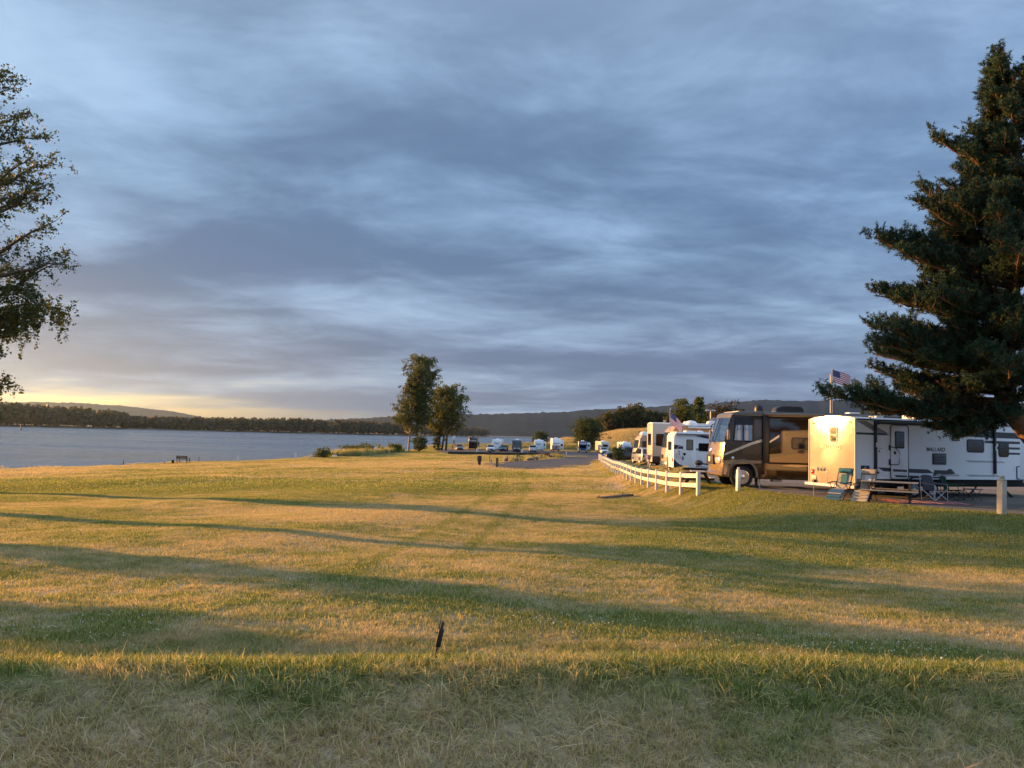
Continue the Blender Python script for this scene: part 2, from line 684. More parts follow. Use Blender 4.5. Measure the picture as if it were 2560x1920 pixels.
def stone_mat(name, c1, c2, scale, bump=0.6, rough=0.9, grass=0.0):
    m, nt, out = new_mat(name)
    g = nt.n('ShaderNodeNewGeometry')
    pos = g.outputs['Position']
    a = nt.noise(pos, scale, 5, 0.7)
    big = nt.noise(pos, 0.35, 4, 0.6)
    v = nt.n('ShaderNodeTexVoronoi')
    nt.t.links.new(pos, v.inputs['Vector'])
    v.inputs['Scale'].default_value = scale * 1.4
    k = nt.math('ADD', nt.math('MULTIPLY', a, 0.6), nt.math('MULTIPLY', big, 0.4))
    col = nt.mix(nt.rng(k, 0.35, 0.65), C4(c1), C4(c2))
    if grass:
        col = nt.mix(nt.math('MULTIPLY', nt.rng(nt.noise(pos, 1.3, 5, 0.7), 0.55, 0.72), grass), col, C4((0.20, 0.16, 0.07)))
    b = nt.n('ShaderNodeBsdfPrincipled')
    nt.t.links.new(col, b.inputs['Base Color'])
    b.inputs['Roughness'].default_value = rough
    bn = nt.n('ShaderNodeBump')
    bn.inputs['Strength'].default_value = bump
    bn.inputs['Distance'].default_value = 0.03
    nt.t.links.new(nt.math('ADD', a, v.outputs['Distance']), bn.inputs['Height'])
    nt.t.links.new(bn.outputs[0], b.inputs['Normal'])
    nt.t.links.new(b.outputs[0], out.inputs['Surface'])
    return m


GRAVEL = stone_mat('compacted gravel', (0.10, 0.088, 0.075), (0.21, 0.185, 0.155), 26, 0.8, 0.95, 0.6)
ASPHALT = stone_mat('asphalt', (0.040, 0.042, 0.047), (0.072, 0.073, 0.078), 18, 0.35, 0.85)
DIRT = stone_mat('bare soil', (0.06, 0.045, 0.032), (0.12, 0.092, 0.065), 12, 0.8)
SAND = stone_mat('river sand', (0.26, 0.20, 0.13), (0.40, 0.32, 0.22), 8, 0.4)

# gravel pads of the near pitches, asphalt lane, far parking pad
edge_in = [(p[0] + 0.25, p[1]) for p in LOTEDGE[1:13]]
edge_out = [(120, 150), (110, 125), (100, 100), (90, 75), (84, 54), (80, 43), (78, 36), (76, 32), (74, 30), (72, 28), (70, 24), (70, 18)]
strip('gravel_lot', edge_in, edge_out, GRAVEL, 150, 50, 0.02)
strip('road', [(-3.1, 88.3), (-1.5, 83.0), (1.1, 81.5), (4.6, 83.5), (7.6, 92), (11.4, 106), (15.5, 127), (24, 152), (60, 185)],
      [(-2.9, 93.5), (-1.6, 99.5), (-0.2, 107), (1.9, 114), (4.4, 124), (7.5, 139), (11.6, 156), (20, 178), (55, 205)], ASPHALT, 80, 10, 0.03)
strip('parking_pad', [(-12.6, 157), (-6, 159.5), (0, 160), (6, 161.5), (11, 164), (20, 176), (34, 190), (55, 203)],
      [(-24, 237), (-14, 238), (-4, 238), (6, 238), (18, 238), (30, 239), (45, 240), (70, 240)], ASPHALT, 60, 14, 0.05)
strip('sand_strip', [(-130, -1), (-79, 44), (-53.6, 74), (-45.6, 101.5), (-36.5, 124), (-34, 141), (-31.6, 167)],
      [(-128, 1), (-77, 46), (-51.6, 76), (-43.4, 102.5), (-34.6, 125), (-32, 141.5), (-29.8, 167)], SAND, 80, 4, 0.03)


# kerb of dark timber along the near side of the far pad
def kerb(points, name, label, w=0.25, h=0.22, material=None):
    t = thing(name, label, 'kerb', (points[0][0], points[0][1], hz(*points[0])))
    for a, b in zip(points[:-1], points[1:]):
        za, zb = hz(*a), hz(*b)
        o = Vector(t.location)
        p, q = Vector((a[0], a[1], za)) - o, Vector((b[0], b[1], zb)) - o
        d = q - p
        M = Matrix.Translation(p) @ d.to_track_quat('X', 'Z').to_matrix().to_4x4()
        MB().box(0.02, d.length - 0.02, -w / 2, w / 2, -0.1, h, 0.02, 1, M).build('timber', material, t)
    return t


TIMBER_DARK = mat('weathered dark timber', (0.045, 0.034, 0.027), 0.85, vary=0.3, vscale=4, bump=0.4)
kp = [(-12.6, 156.8), (-9, 158), (-6, 159.2), (-3, 159.6), (0, 159.8), (3, 160.4), (6, 161.3), (9, 162.8), (11, 164)]
kerb(kp, 'timber_kerb', 'long dark timber edging along the near side of the far parking pad', 0.3, 0.55, TIMBER_DARK)


# ------------------------------------------------------------------ river, far bank and hills
def water_mat():
    m, nt, out = new_mat('river water')
    g = nt.n('ShaderNodeNewGeometry')
    mp = nt.n('ShaderNodeMapping')
    nt.t.links.new(g.outputs['Position'], mp.inputs[0])
    mp.inputs['Rotation'].default_value = (0, 0, 0.5)
    mp.inputs['Scale'].default_value = (0.35, 1.0, 1.0)
    a = nt.noise(mp.outputs[0], 1.1, 5, 0.65)
    b_ = nt.noise(mp.outputs[0], 0.09, 4, 0.6)
    hgt = nt.math('ADD', nt.math('MULTIPLY', a, 0.9), nt.math('MULTIPLY', b_, 3.0))
    bn = nt.n('ShaderNodeBump')
    bn.inputs['Strength'].default_value = 1.0
    bn.inputs['Distance'].default_value = 0.55
    nt.t.links.new(hgt, bn.inputs['Height'])
    p = nt.n('ShaderNodeBsdfPrincipled')
    p.inputs['Base Color'].default_value = (0.075, 0.105, 0.135, 1)
    nt.t.links.new(nt.rng(nt.noise(mp.outputs[0], 0.012, 5, 0.65, 0.6), 0.35, 0.65, 0.10, 0.34), p.inputs['Roughness'])
    p.inputs['IOR'].default_value = 1.33
    nt.t.links.new(bn.outputs[0], p.inputs['Normal'])
    nt.t.links.new(p.outputs[0], out.inputs['Surface'])
    return m


bm_ = MB()
bm_.bm.faces.new([bm_.bm.verts.new(v) for v in ((-9500, -3000, 0), (9500, -3000, 0), (9500, 12500, 0), (-9500, 12500, 0))])
tag(bm_.build('river', water_mat(), smooth=0), kind='structure')


def wood_mat(name, c1, c2, scale=0.02):
    m, nt, out = new_mat(name)
    g = nt.n('ShaderNodeNewGeometry')
    a = nt.noise(g.outputs['Position'], scale, 5, 0.65)
    b = nt.n('ShaderNodeBsdfDiffuse')
    nt.t.links.new(nt.mix(nt.rng(a, 0.35, 0.65), C4(c1), C4(c2)), b.inputs['Color'])
    nt.t.links.new(b.outputs[0], out.inputs['Surface'])
    return m


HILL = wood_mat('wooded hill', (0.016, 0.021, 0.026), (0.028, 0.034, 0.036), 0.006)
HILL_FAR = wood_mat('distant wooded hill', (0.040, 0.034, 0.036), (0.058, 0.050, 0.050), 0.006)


def fbm1(t, seed, octs=5, base=1.0):
    r = np.random.default_rng(seed)
    v = np.zeros_like(t)
    for k in range(octs):
        n = 4096
        tab = r.random(n) * 2 - 1
        q = t * base * 2 ** k
        i = np.floor(q).astype(int)
        f = q - i
        f = f * f * (3 - 2 * f)
        v += (tab[i % n] * (1 - f) + tab[(i + 1) % n] * f) / 2 ** k
    return v


def ridge(name, pts, dist, depth, material, seed, trees=6.0, rough=0.06, nx=700, ny=14):
    """a range of hills: pts are (bearing tangent x/y, crest height); base meets the river plain"""
    pts = np.array(pts, float)
    t = np.linspace(pts[0, 0], pts[-1, 0], nx)
    crest = np.interp(t, pts[:, 0], pts[:, 1])
    crest = crest * (1 + rough * fbm1(t, seed, 5, 14.0)) + np.abs(fbm1(t, seed + 1, 3, 420.0)) * trees
    w = np.linspace(0, 1, ny)
    V = []
    for j, v in enumerate(w):
        y = dist + depth * v
        prof = math.sin(v * PI / 2) ** 1.2
        z = crest * prof * (1 + 0.06 * (1 - v) * fbm1(t * (1 + v), seed + 5 + j, 4, 40.0)) - 3 * (1 - v)
        V.append(np.stack([t * dist * (1 + 0.15 * v) if False else t * (dist + depth * v), np.full_like(t, y), z], -1))
    # back slope so that the hill is a body, not a card
    for v in (0.5, 1.0):
        V.append(np.stack([t * (dist + depth * (1 + v)), np.full_like(t, dist + depth * (1 + v)), crest * (1 - v) - 3 * v], -1))
    V = np.array(V)
    n = V.shape[0]
    i = np.arange(n - 1)[:, None] * nx + np.arange(nx - 1)[None]
    F = np.stack([i, i + 1, i + nx + 1, i + nx], -1).reshape(-1, 4)
    return tag(raw(name, V.reshape(-1, 3), F, material, smooth=True), kind='structure')


# right-hand range upriver, and the low range beyond the far bank on the left
ridge('hills', [(-0.30, 60), (-0.16, 120), (-0.08, 150), (-0.03, 165), (0.02, 188), (0.08, 208), (0.16, 238), (0.20, 262), (0.28, 315),
                (0.34, 338), (0.42, 352), (0.52, 365), (0.70, 375), (0.95, 340), (1.5, 260), (2.5, 200)], 4300, 1800, HILL, 3, 9.0, 0.035)
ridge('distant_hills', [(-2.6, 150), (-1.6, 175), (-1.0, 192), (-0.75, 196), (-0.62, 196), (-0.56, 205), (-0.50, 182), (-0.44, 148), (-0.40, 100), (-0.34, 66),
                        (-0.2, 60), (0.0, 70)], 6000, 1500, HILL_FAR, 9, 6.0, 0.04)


# low far bank across the river with its wood
def bank_front(t):
    return np.interp(t, [-3.0, -1.2, -0.66, -0.4, -0.25, -0.12, -0.02, 0.06], [1000, 960, 1000, 1180, 1320, 1560, 2300, 3600])


tt = np.linspace(-3.0, 0.05, 400)
fr = bank_front(tt) + 12 * fbm1(tt, 21, 4, 30)
V = []
for v, z in ((0, -2.0), (0.02, 0.8), (0.06, 2.0), (0.5, 3.0), (1.0, 3.5), (1.05, -4)):
    V.append(np.stack([tt * (fr + 700 * v), fr + 700 * v, np.full_like(tt, z)], -1))
V = np.array(V)
i = np.arange(V.shape[0] - 1)[:, None] * 400 + np.arange(399)[None]
tag(raw('far_bank', V.reshape(-1, 3), np.stack([i, i + 1, i + 401, i + 400], -1).reshape(-1, 4),
        stone_mat('far bank soil', (0.09, 0.08, 0.05), (0.16, 0.13, 0.09), 0.3), smooth=True), kind='structure')


def leaf_cloud(centers, size, rng, flat=0.0, aspect=0.6):
    """one rhombic leaf per centre, random pose; returns verts, faces, rnd"""
    n = len(centers)
    a = rng.normal(size=(n, 3))
    a[:, 2] *= (1 - flat)
    a /= np.linalg.norm(a, axis=1, keepdims=True) + 1e-9
    b = rng.normal(size=(n, 3))
    b -= (a * b).sum(1, keepdims=True) * a
    b /= np.linalg.norm(b, axis=1, keepdims=True) + 1e-9
    s = (size * rng.uniform(0.6, 1.35, n))[:, None]
    V = np.stack([centers - a * s, centers + b * s * aspect, centers + a * s, centers - b * s * aspect], 1).reshape(-1, 3)
    F = np.arange(n * 4).reshape(n, 4)
    return V, F, rng.random(n)


WOOD_LEAF = foliage('far wood leaves', (0.060, 0.052, 0.024), (0.110, 0.092, 0.044), 0.2, nscale=0.02)
rw = np.random.default_rng(5)
cs = []
for k in range(1700):
    t = rw.uniform(-1.15, -0.03) if k < 1500 else rw.uniform(-2.6, -1.1)
    d = bank_front(np.array([t]))[0] + 14 + abs(rw.normal(0, 22)) + (rw.uniform(0, 120) if rw.random() < 0.5 else 0)
    tall = np.interp(t, [-3, -0.75, -0.60, -0.52, -0.48, -0.42, -0.3, -0.2, -0.1, -0.03], [28, 29, 28, 25, 17, 18, 22, 24, 21, 23])
    h = tall * rw.uniform(0.72, 1.06)
    w = h * rw.uniform(0.26, 0.42)
    m = 72
    u = rw.normal(size=(m, 3))
    u /= np.linalg.norm(u, axis=1, keepdims=True)
    u *= rw.uniform(0.55, 1.0, (m, 1))
    lob = 1 + 0.3 * np.sin(u[:, :1] * 5 + k)
    c = np.stack([t * d + u[:, 0] * w * lob[:, 0], d + u[:, 1] * w, 2.5 + h * 0.52 + u[:, 2] * h * 0.5], -1)
    cs.append(c)
V, F, R = leaf_cloud(np.concatenate(cs), 2.6, rw, 0, 0.8)
tag(raw('far_wood', V, F, WOOD_LEAF, attr=R), 'hazy brown-green wood filling the far bank of the river', 'wood', kind='stuff')


# ------------------------------------------------------------------ grass blades (instanced tufts)
def tuft_patch(name, size, count, hmin, hmax, width, seed, lean=0.45):
    r = np.random.default_rng(seed)
    x = r.uniform(-size / 2, size / 2, count)
    y = r.uniform(-size / 2, size / 2, count)
    # blades stand in small clumps
    cl = r.uniform(-size / 2, size / 2, (count // 9 + 1, 2))
    pick = r.integers(0, len(cl), count)
    mixk = r.random(count) < 0.6
    x = np.where(mixk, cl[pick, 0] + r.normal(0, size * 0.022, count), x)
    y = np.where(mixk, cl[pick, 1] + r.normal(0, size * 0.022, count), y)
    h = r.uniform(hmin, hmax, count) * np.where(r.random(count) < 0.06, 1.5, 1.0)
    a = r.uniform(0, 2 * PI, count)
    ln = np.abs(r.normal(0, lean, count)) * h
    w = width * r.uniform(0.6, 1.3, count)
    b = a + PI / 2 + r.normal(0, 0.5, count)
    dx, dy = np.cos(a), np.sin(a)
    wx, wy = np.cos(b) * w, np.sin(b) * w
    z0 = np.full(count, -0.012)
    P0 = np.stack([x - wx, y - wy, z0], -1)
    P1 = np.stack([x + wx, y + wy, z0], -1)
    mx_, my_ = x + dx * ln * 0.35, y + dy * ln * 0.35
    P2 = np.stack([mx_ + wx * .8, my_ + wy * .8, h * 0.6], -1)
    P3 = np.stack([mx_ - wx * .8, my_ - wy * .8, h * 0.6], -1)
    P4 = np.stack([x + dx * ln - wx * .1, y + dy * ln - wy * .1, h], -1)
    P5 = np.stack([x + dx * ln + wx * .1, y + dy * ln + wy * .1, h], -1)
    V = np.stack([P0, P1, P2, P3, P4, P5], 1).reshape(-1, 3)
    q = np.arange(count)[:, None] * 6
    F = np.concatenate([q + np.array([[0, 1, 2, 3]]), q + np.array([[3, 2, 5, 4]])])
    rn = r.random(count)
    o = raw(name, V, F, BLADE, attr=np.concatenate([rn, rn]))
    COL.objects.unlink(o)
    return o


def grass_layer(name, label, P, patches, smin, smax, seed):
    r = np.random.default_rng(seed)
    n = len(P)
    e = 0.25
    x, y = P[:, 0], P[:, 1]
    z = H(x, y)
    gx = (H(x + e, y) - H(x - e, y)) / (2 * e)
    gy = (H(x, y + e) - H(x, y - e)) / (2 * e)
    nr = np.stack([-gx, -gy, np.ones(n)], -1)
    nr /= np.linalg.norm(nr, axis=1, keepdims=True)
    c = r.uniform(0, 2 * PI, n)
    nxp = nr[:, 0] * np.cos(c) + nr[:, 1] * np.sin(c)
    nyp = -nr[:, 0] * np.sin(c) + nr[:, 1] * np.cos(c)
    rot = np.stack([np.arcsin(-nyp), np.arctan2(nxp, nr[:, 2]), c], -1)
    me = bpy.data.meshes.new(name)
    me.vertices.add(n)
    me.vertices.foreach_set('co', np.stack([x, y, z], -1).astype(np.float32).ravel())
    for nm, ty, dat in (('rot', 'FLOAT_VECTOR', rot), ('scl', 'FLOAT', r.uniform(smin, smax, n)), ('pick', 'INT', r.integers(0, len(patches), n))):
        at = me.attributes.new(nm, ty, 'POINT')
        at.data.foreach_set('vector' if ty == 'FLOAT_VECTOR' else 'value',
                            dat.astype(np.int32 if ty == 'INT' else np.float32).ravel())
    me.materials.append(BLADE)
    o = bpy.data.objects.new(name, me)
    COL.objects.link(o)
    ng = bpy.data.node_groups.new(name + ' nodes', 'GeometryNodeTree')
    ng.interface.new_socket('Geometry', in_out='INPUT', socket_type='NodeSocketGeometry')
    ng.interface.new_socket('Geometry', in_out='OUTPUT', socket_type='NodeSocketGeometry')
    N, L = ng.nodes, ng.links
    gi, go = N.new('NodeGroupInput'), N.new('NodeGroupOutput')
    jn = N.new('GeometryNodeJoinGeometry')
    for p in reversed(patches):
        oi = N.new('GeometryNodeObjectInfo')
        oi.inputs['Object'].default_value = p
        oi.inputs['As Instance'].default_value = True
        L.new(oi.outputs['Geometry'], jn.inputs[0])
    ip = N.new('GeometryNodeInstanceOnPoints')
    ip.inputs['Pick Instance'].default_value = True
    L.new(gi.outputs[0], ip.inputs['Points'])
    L.new(jn.outputs[0], ip.inputs['Instance'])

    def attr(nm, ty):
        a = N.new('GeometryNodeInputNamedAttribute')
        a.data_type = ty
        a.inputs['Name'].default_value = nm
        return a.outputs[0]
    L.new(attr('pick', 'INT'), ip.inputs['Instance Index'])
    er = N.new('FunctionNodeEulerToRotation')
    L.new(attr('rot', 'FLOAT_VECTOR'), er.inputs[0])
    L.new(er.outputs[0], ip.inputs['Rotation'])
    L.new(attr('scl', 'FLOAT'), ip.inputs['Scale'])
    L.new(ip.outputs[0], go.inputs[0])
    md = o.modifiers.new('tufts', 'NODES')
    md.node_group = ng
    return tag(o, label, 'grass', kind='stuff')


def scatter(x0, x1, y0, y1, step, seed, jit=0.5, wedge=0.74, margin=2.0):
    r = np.random.default_rng(seed)
    X, Y = np.meshgrid(np.arange(x0, x1, step), np.arange(y0, y1, step))
    X = X.ravel() + r.uniform(-jit, jit, X.size) * step
    Y = Y.ravel() + r.uniform(-jit, jit, Y.size) * step
    k = np.abs(X) < wedge * np.maximum(Y, 0) + margin
    X, Y = X[k], Y[k]
    e = -sdist(LOTEDGE, X, Y)
    s = sdist(SHORE, X, Y)
    k = (e < 0.1 + r.random(len(X)) * 0.35) & (s > 1.5)
    return np.stack([X[k], Y[k]], -1)


def inside_strip(P, A, B):
    poly = np.array(A + B[::-1], float)
    x, y = P[:, 0], P[:, 1]
    c = np.zeros(len(P), bool)
    j = len(poly) - 1
    for i in range(len(poly)):
        xi, yi = poly[i]
        xj, yj = poly[j]
        c ^= ((yi > y) != (yj > y)) & (x < (xj - xi) * (y - yi) / (yj - yi + 1e-12) + xi)
        j = i
    return c


ROAD = ([(-3.1, 88.3), (-1.5, 83.0), (1.1, 81.5), (4.6, 83.5), (7.6, 92), (11.4, 106), (15.5, 127), (24, 152), (60, 185)],
        [(-2.9, 93.5), (-1.6, 99.5), (-0.2, 107), (1.9, 114), (4.4, 124), (7.5, 139), (11.6, 156), (20, 178), (55, 205)])
PAD = ([(-12.6, 157), (-6, 159.5), (0, 160), (6, 161.5), (11, 164), (20, 176), (34, 190), (55, 203)],
       [(-24, 237), (-14, 238), (-4, 238), (6, 238), (18, 238), (30, 239), (45, 240), (70, 240)])
near = [tuft_patch('near tuft %d' % i, 0.34, 210, 0.028, 0.066, 0.0026, 100 + i, 1.05) for i in range(3)]
near += [tuft_patch('matted tuft %d' % i, 0.34, 190, 0.014, 0.040, 0.0028, 120 + i, 2.6) for i in range(3)]
mid = [tuft_patch('mid tuft %d' % i, 0.9, 640, 0.022, 0.050, 0.0034, 200 + i, 0.6) for i in range(3)]
far = [tuft_patch('far tuft %d' % i, 3.2, 900, 0.035, 0.08, 0.014, 300 + i, 0.55) for i in range(3)]
grass_layer('near_grass', 'uneven green and straw grass on the near mound', scatter(-12, 12, 2.6, 10.5, 0.19, 1), near, 0.7, 1.45, 1)
P = scatter(-45, 45, 8.8, 48, 0.55, 2)
grass_layer('field_grass', 'mown green and straw grass of the field', P, mid, 0.85, 1.3, 2)
P = scatter(-170, 120, 44, 262, 2.0, 3)
P = P[~inside_strip(P, *ROAD) & ~inside_strip(P, *PAD)]
grass_layer('far_field_grass', 'dry golden grass of the far field toward the river', P, far, 0.85, 1.25, 3)
P = np.random.default_rng(8).uniform((2, 250), (110, 420), (5200, 2))
P = P[sdist(SHORE, P[:, 0], P[:, 1]) > 2]
tall = [tuft_patch('tall tuft %d' % i, 3.4, 420, 0.25, 0.65, 0.03, 330 + i, 0.35) for i in range(2)]
grass_layer('dune_grass', 'tall dry golden grass over the low hill behind the far vehicles', P, tall, 0.8, 1.4, 4)
# rough fringe where the mound tips over, and along the gravel edge
P = np.random.default_rng(9).uniform((-7, -0.5), (7, 1.1), (260, 2))
P[:, 1] += 6.0 + 0.06 * P[:, 0]
fringe = [tuft_patch('fringe tuft %d' % i, 0.3, 26, 0.04, 0.085, 0.0024, 360 + i, 0.6) for i in range(3)]
grass_layer('crest_grass', 'taller bright grass along the crest of the mound', P, fringe, 0.8, 1.4, 5)

# coarse broad-leaved weeds and thick clumps scattered through the turf
weed = [tuft_patch('weed clump %d' % i, 0.13, 42, 0.030, 0.075, 0.0028, 380 + i, 0.9) for i in range(3)]
rwd = np.random.default_rng(77)
P = np.concatenate([rwd.uniform((-6, 3.2), (7, 6.6), (230, 2)), rwd.uniform((-14, 9), (16, 24), (420, 2))])
P = P[-sdist(LOTEDGE, P[:, 0], P[:, 1]) < -0.3]
keep = np.sin(P[:, 0] * 1.7 + 1.0) * np.sin(P[:, 1] * 2.1) + rwd.normal(0, .4, len(P)) > 0.0
grass_layer('weeds', 'coarse darker weed clumps among the mown grass', P[keep], weed, 0.7, 1.5, 12)

# ------------------------------------------------------------------ trees
BARK = mat('grey brown bark', (0.10, 0.075, 0.052), 0.9, vary=0.4, vscale=5, bump=0.8, bscale=14)
BARK_PINE = mat('reddish pine bark', (0.19, 0.095, 0.045), 0.9, vary=0.45, vscale=4, bump=0.9, bscale=10)
BARK_PALE = mat('pale birch bark', (0.34, 0.27, 0.20), 0.8, vary=0.35, vscale=3, bump=0.4)
POPLAR_LEAF = foliage('poplar leaves', (0.040, 0.060, 0.014), (0.140, 0.155, 0.038), 0.38)
COTTON_LEAF = foliage('cottonwood leaves', (0.030, 0.048, 0.016), (0.095, 0.115, 0.036), 0.35)
SHRUB_LEAF = foliage('shrub leaves', (0.022, 0.040, 0.012), (0.070, 0.095, 0.022), 0.3)
NEEDLE = foliage('pine needles', (0.012, 0.034, 0.020), (0.042, 0.082, 0.040), 0.12, nscale=0.8)


def curve_pts(p0, p1, n, bow=(0, 0, 0), wob=0.0, rng=RNG):
    p0, p1, bow = np.array(p0, float), np.array(p1, float), np.array(bow, float)
    t = np.linspace(0, 1, n)[:, None]
    P = p0 * (1 - t) + p1 * t + bow * (4 * t * (1 - t))
    if wob:
        w = rng.normal(0, wob, (n, 3)) * np.sin(t * PI)
        P = P + w
    return P


def limbs_mesh(limbs, seg=7):
    """limbs: list of (points, r0, r1) swept as tapered tubes in one bark mesh"""
    VV, FF, base = [], [], 0
    for P, r0, r1 in limbs:
        n = len(P)
        d = np.gradient(P, axis=0)
        d /= np.linalg.norm(d, axis=1, keepdims=True) + 1e-9
        up = np.where(np.abs(d[:, 2:3]) > 0.9, np.array([[1.0, 0, 0]]), np.array([[0, 0, 1.0]]))
        a = np.cross(d, up)
        a /= np.linalg.norm(a, axis=1, keepdims=True) + 1e-9
        b = np.cross(d, a)
        r = np.linspace(r0, r1, n)[:, None, None]
        th = np.linspace(0, 2 * PI, seg, endpoint=False)
        ring = P[:, None] + r * (a[:, None] * np.cos(th)[None, :, None] + b[:, None] * np.sin(th)[None, :, None])
        VV.append(ring.reshape(-1, 3))
        i = np.arange(n - 1)[:, None] * seg + np.arange(seg)[None]
        j = np.arange(n - 1)[:, None] * seg + (np.arange(seg)[None] + 1) % seg
        FF.append(np.stack([i, j, j + seg, i + seg], -1).reshape(-1, 4) + base)
        base += n * seg
    return np.concatenate(VV), np.concatenate(FF)


def broadleaf(name, label, loc, height, bare, prof, leaf, nleaf, lmat, bmat, seed, trunks=((0, 0, 0.3),), lean=(0, 0),
              nlimb=40, up=0.7, clump=0.55, droop=0.0, group=None, cat='tree', flat=0.0, asp=0.6):
    """prof: list of (height fraction, crown radius); limbs rise from the trunk and carry leaf clumps"""
    r = np.random.default_rng(seed)
    root = thing(name, label, cat, loc, 0, group)
    prof = np.array(prof, float)
    limbs = []
    tops = []
    for (tx, ty, tr) in trunks:
        h = height * (0.93 if len(trunks) == 1 else r.uniform(0.75, 0.9))
        P = curve_pts((tx, ty, -0.25), (tx * 0.5 + lean[0], ty * 0.5 + lean[1], h), 14, (r.normal(0, .02) * height, r.normal(0, .02) * height, 0), 0.04, r)
        tops.append(P)
        V, F = limbs_mesh([(P, tr, tr * 0.12)], 10)
        raw('trunk', V, F, bmat, root, smooth=True)
    cents = []
    for k in range(nlimb):
        P = tops[k % len(tops)]
        f = bare + (1 - bare) * ((k + r.random()) / nlimb) ** 0.9 * 0.97
        ti = np.interp(f * height, P[:, 2], np.arange(len(P)))
        p0 = np.array([np.interp(ti, np.arange(len(P)), P[:, c]) for c in range(3)])
        R = np.interp(f, prof[:, 0], prof[:, 1]) * r.uniform(0.70, 1.12)
        az = k * 2.39996 + r.normal(0, 0.35)
        rise = R * up * r.uniform(0.5, 1.3)
        p1 = np.array([P[-1, 0] * f + R * math.cos(az), P[-1, 1] * f + R * math.sin(az), min(p0[2] + rise, height * 0.995)])
        Q = curve_pts(p0, p1, 7, (0, 0, -0.08 * R), 0.03 * R, r)
        limbs.append((Q, max(0.018, 0.02 * R + 0.012 * height * (1 - f)), 0.012))
        n = max(3, int(R * 2.6))
        for s in range(n):
            u = 0.30 + 0.70 * (s + r.random()) / n
            c = np.array([np.interp(u * 6, np.arange(7), Q[:, q]) for q in range(3)])
            c = c + r.normal(0, clump * 0.7, 3)
            if droop:
                c[2] -= abs(r.normal(0, droop))
            cents.append((c, clump * r.uniform(0.6, 1.25)))
    # leader clumps at the very top
    for P in tops:
        for s in range(3):
            cents.append((P[-1] + np.array([r.normal(0, .3), r.normal(0, .3), (0.07 * height) * s / 3]), clump * 0.6))
    V, F = limbs_mesh(limbs, 5)
    raw('branch', V, F, bmat, root, smooth=True)
    m = max(4, nleaf // len(cents))
    pts = []
    for c, s in cents:
        u = r.normal(size=(m, 3))
        u /= np.linalg.norm(u, axis=1, keepdims=True)
        pts.append(c + u * (s * r.random((m, 1)) ** 0.45) * np.array([1.1, 1.1, 0.85]))
    V, F, A = leaf_cloud(np.concatenate(pts), leaf, r, flat, asp)
    raw('crown', V, F, lmat, root, attr=A)
    return root


def at(x, y, dz=0.0):
    return (x, y, hz(x, y) + dz)


# --- big cottonwood at the left edge; its trunk stands just outside the picture
def cottonwood(name, label, loc, height, seed, limb_spec, nleaf, leaf=0.075, trunk_r=0.42, group=None):
    r = np.random.default_rng(seed)
    root = thing(name, label, 'tree', loc, 0, group)
    TP = curve_pts((0, 0, -0.3), (r.normal(0, .3), r.normal(0, .3), height * 0.96), 18, (0.35, 0.2, 0), 0.05, r)
    V, F = limbs_mesh([(TP, trunk_r, 0.04)], 12)
    raw('trunk', V, F, BARK, root, smooth=True)
    limbs, sites = [], []
    for (h, az, L, rise, hang) in limb_spec:
        p0 = np.array([np.interp(h, TP[:, 2], TP[:, c]) for c in range(3)])
        p0[2] = h
        d = np.array([math.cos(az), math.sin(az), 0])
        p1 = p0 + d * L + np.array([0, 0, rise])
        Q = curve_pts(p0, p1, 9, (0, 0, 0.10 * L), 0.03 * L, r)
        limbs.append((Q, 0.03 + 0.028 * L, 0.02))
        nb = int(5 + L * 3.2)
        for s in range(nb):
            u = 0.25 + 0.75 * (s + r.random()) / nb
            c = np.array([np.interp(u * 8, np.arange(9), Q[:, q]) for q in range(3)])
            sl_ = L * r.uniform(0.10, 0.26) * (1.15 - 0.4 * u) + 0.25
            sd = d * r.uniform(0.1, 1.0) + np.array([-d[1], d[0], 0]) * r.normal(0, 0.8) + np.array([0, 0, r.uniform(-0.35, 1.0) - 1.2 * hang * r.random()])
            sd /= np.linalg.norm(sd)
            q1 = c + sd * sl_ - np.array([0, 0, hang * sl_ * 0.5])
            T = curve_pts(c, q1, 5, (0, 0, 0.06 * sl_), 0.03 * sl_, r)
            limbs.append((T, 0.016, 0.006))
            for w in range(int(3 + sl_ * 3)):
                v = 0.2 + 0.8 * r.random()
                e = np.array([np.interp(v * 4, np.arange(5), T[:, q]) for q in range(3)])
                sites.append((e + r.normal(0, 0.05, 3), 0.19 * r.uniform(0.4, 1.7), hang))
            if hang > 0.2:                      # hanging strands
                for w in range(3):
                    v = r.random()
                    e = np.array([np.interp(v * 4, np.arange(5), T[:, q]) for q in range(3)])
                    Lh = r.uniform(0.4, 1.5) * hang * 1.6
                    G = curve_pts(e, e + np.array([r.normal(0, .12), r.normal(0, .12), -Lh]), 4, (0, 0, 0), 0.03, r)
                    limbs.append((G, 0.006, 0.003))
                    for q in np.linspace(0.15, 1, max(3, int(Lh * 6))):
                        g = np.array([np.interp(q * 3, np.arange(4), G[:, z]) for z in range(3)])
                        sites.append((g, 0.11, hang))
    V, F = limbs_mesh(limbs, 5)
    raw('branch', V, F, BARK, root, smooth=True)
    m = max(3, nleaf // len(sites))
    pts = [c + r.normal(0, s * 0.62, (m, 3)) for c, s, _ in sites]
    V, F, A = leaf_cloud(np.concatenate(pts), leaf, r, 0.0, 0.75)
    raw('crown', V, F, COTTON_LEAF, root, attr=A)
    return root


rl = np.random.default_rng(42)
spec = []
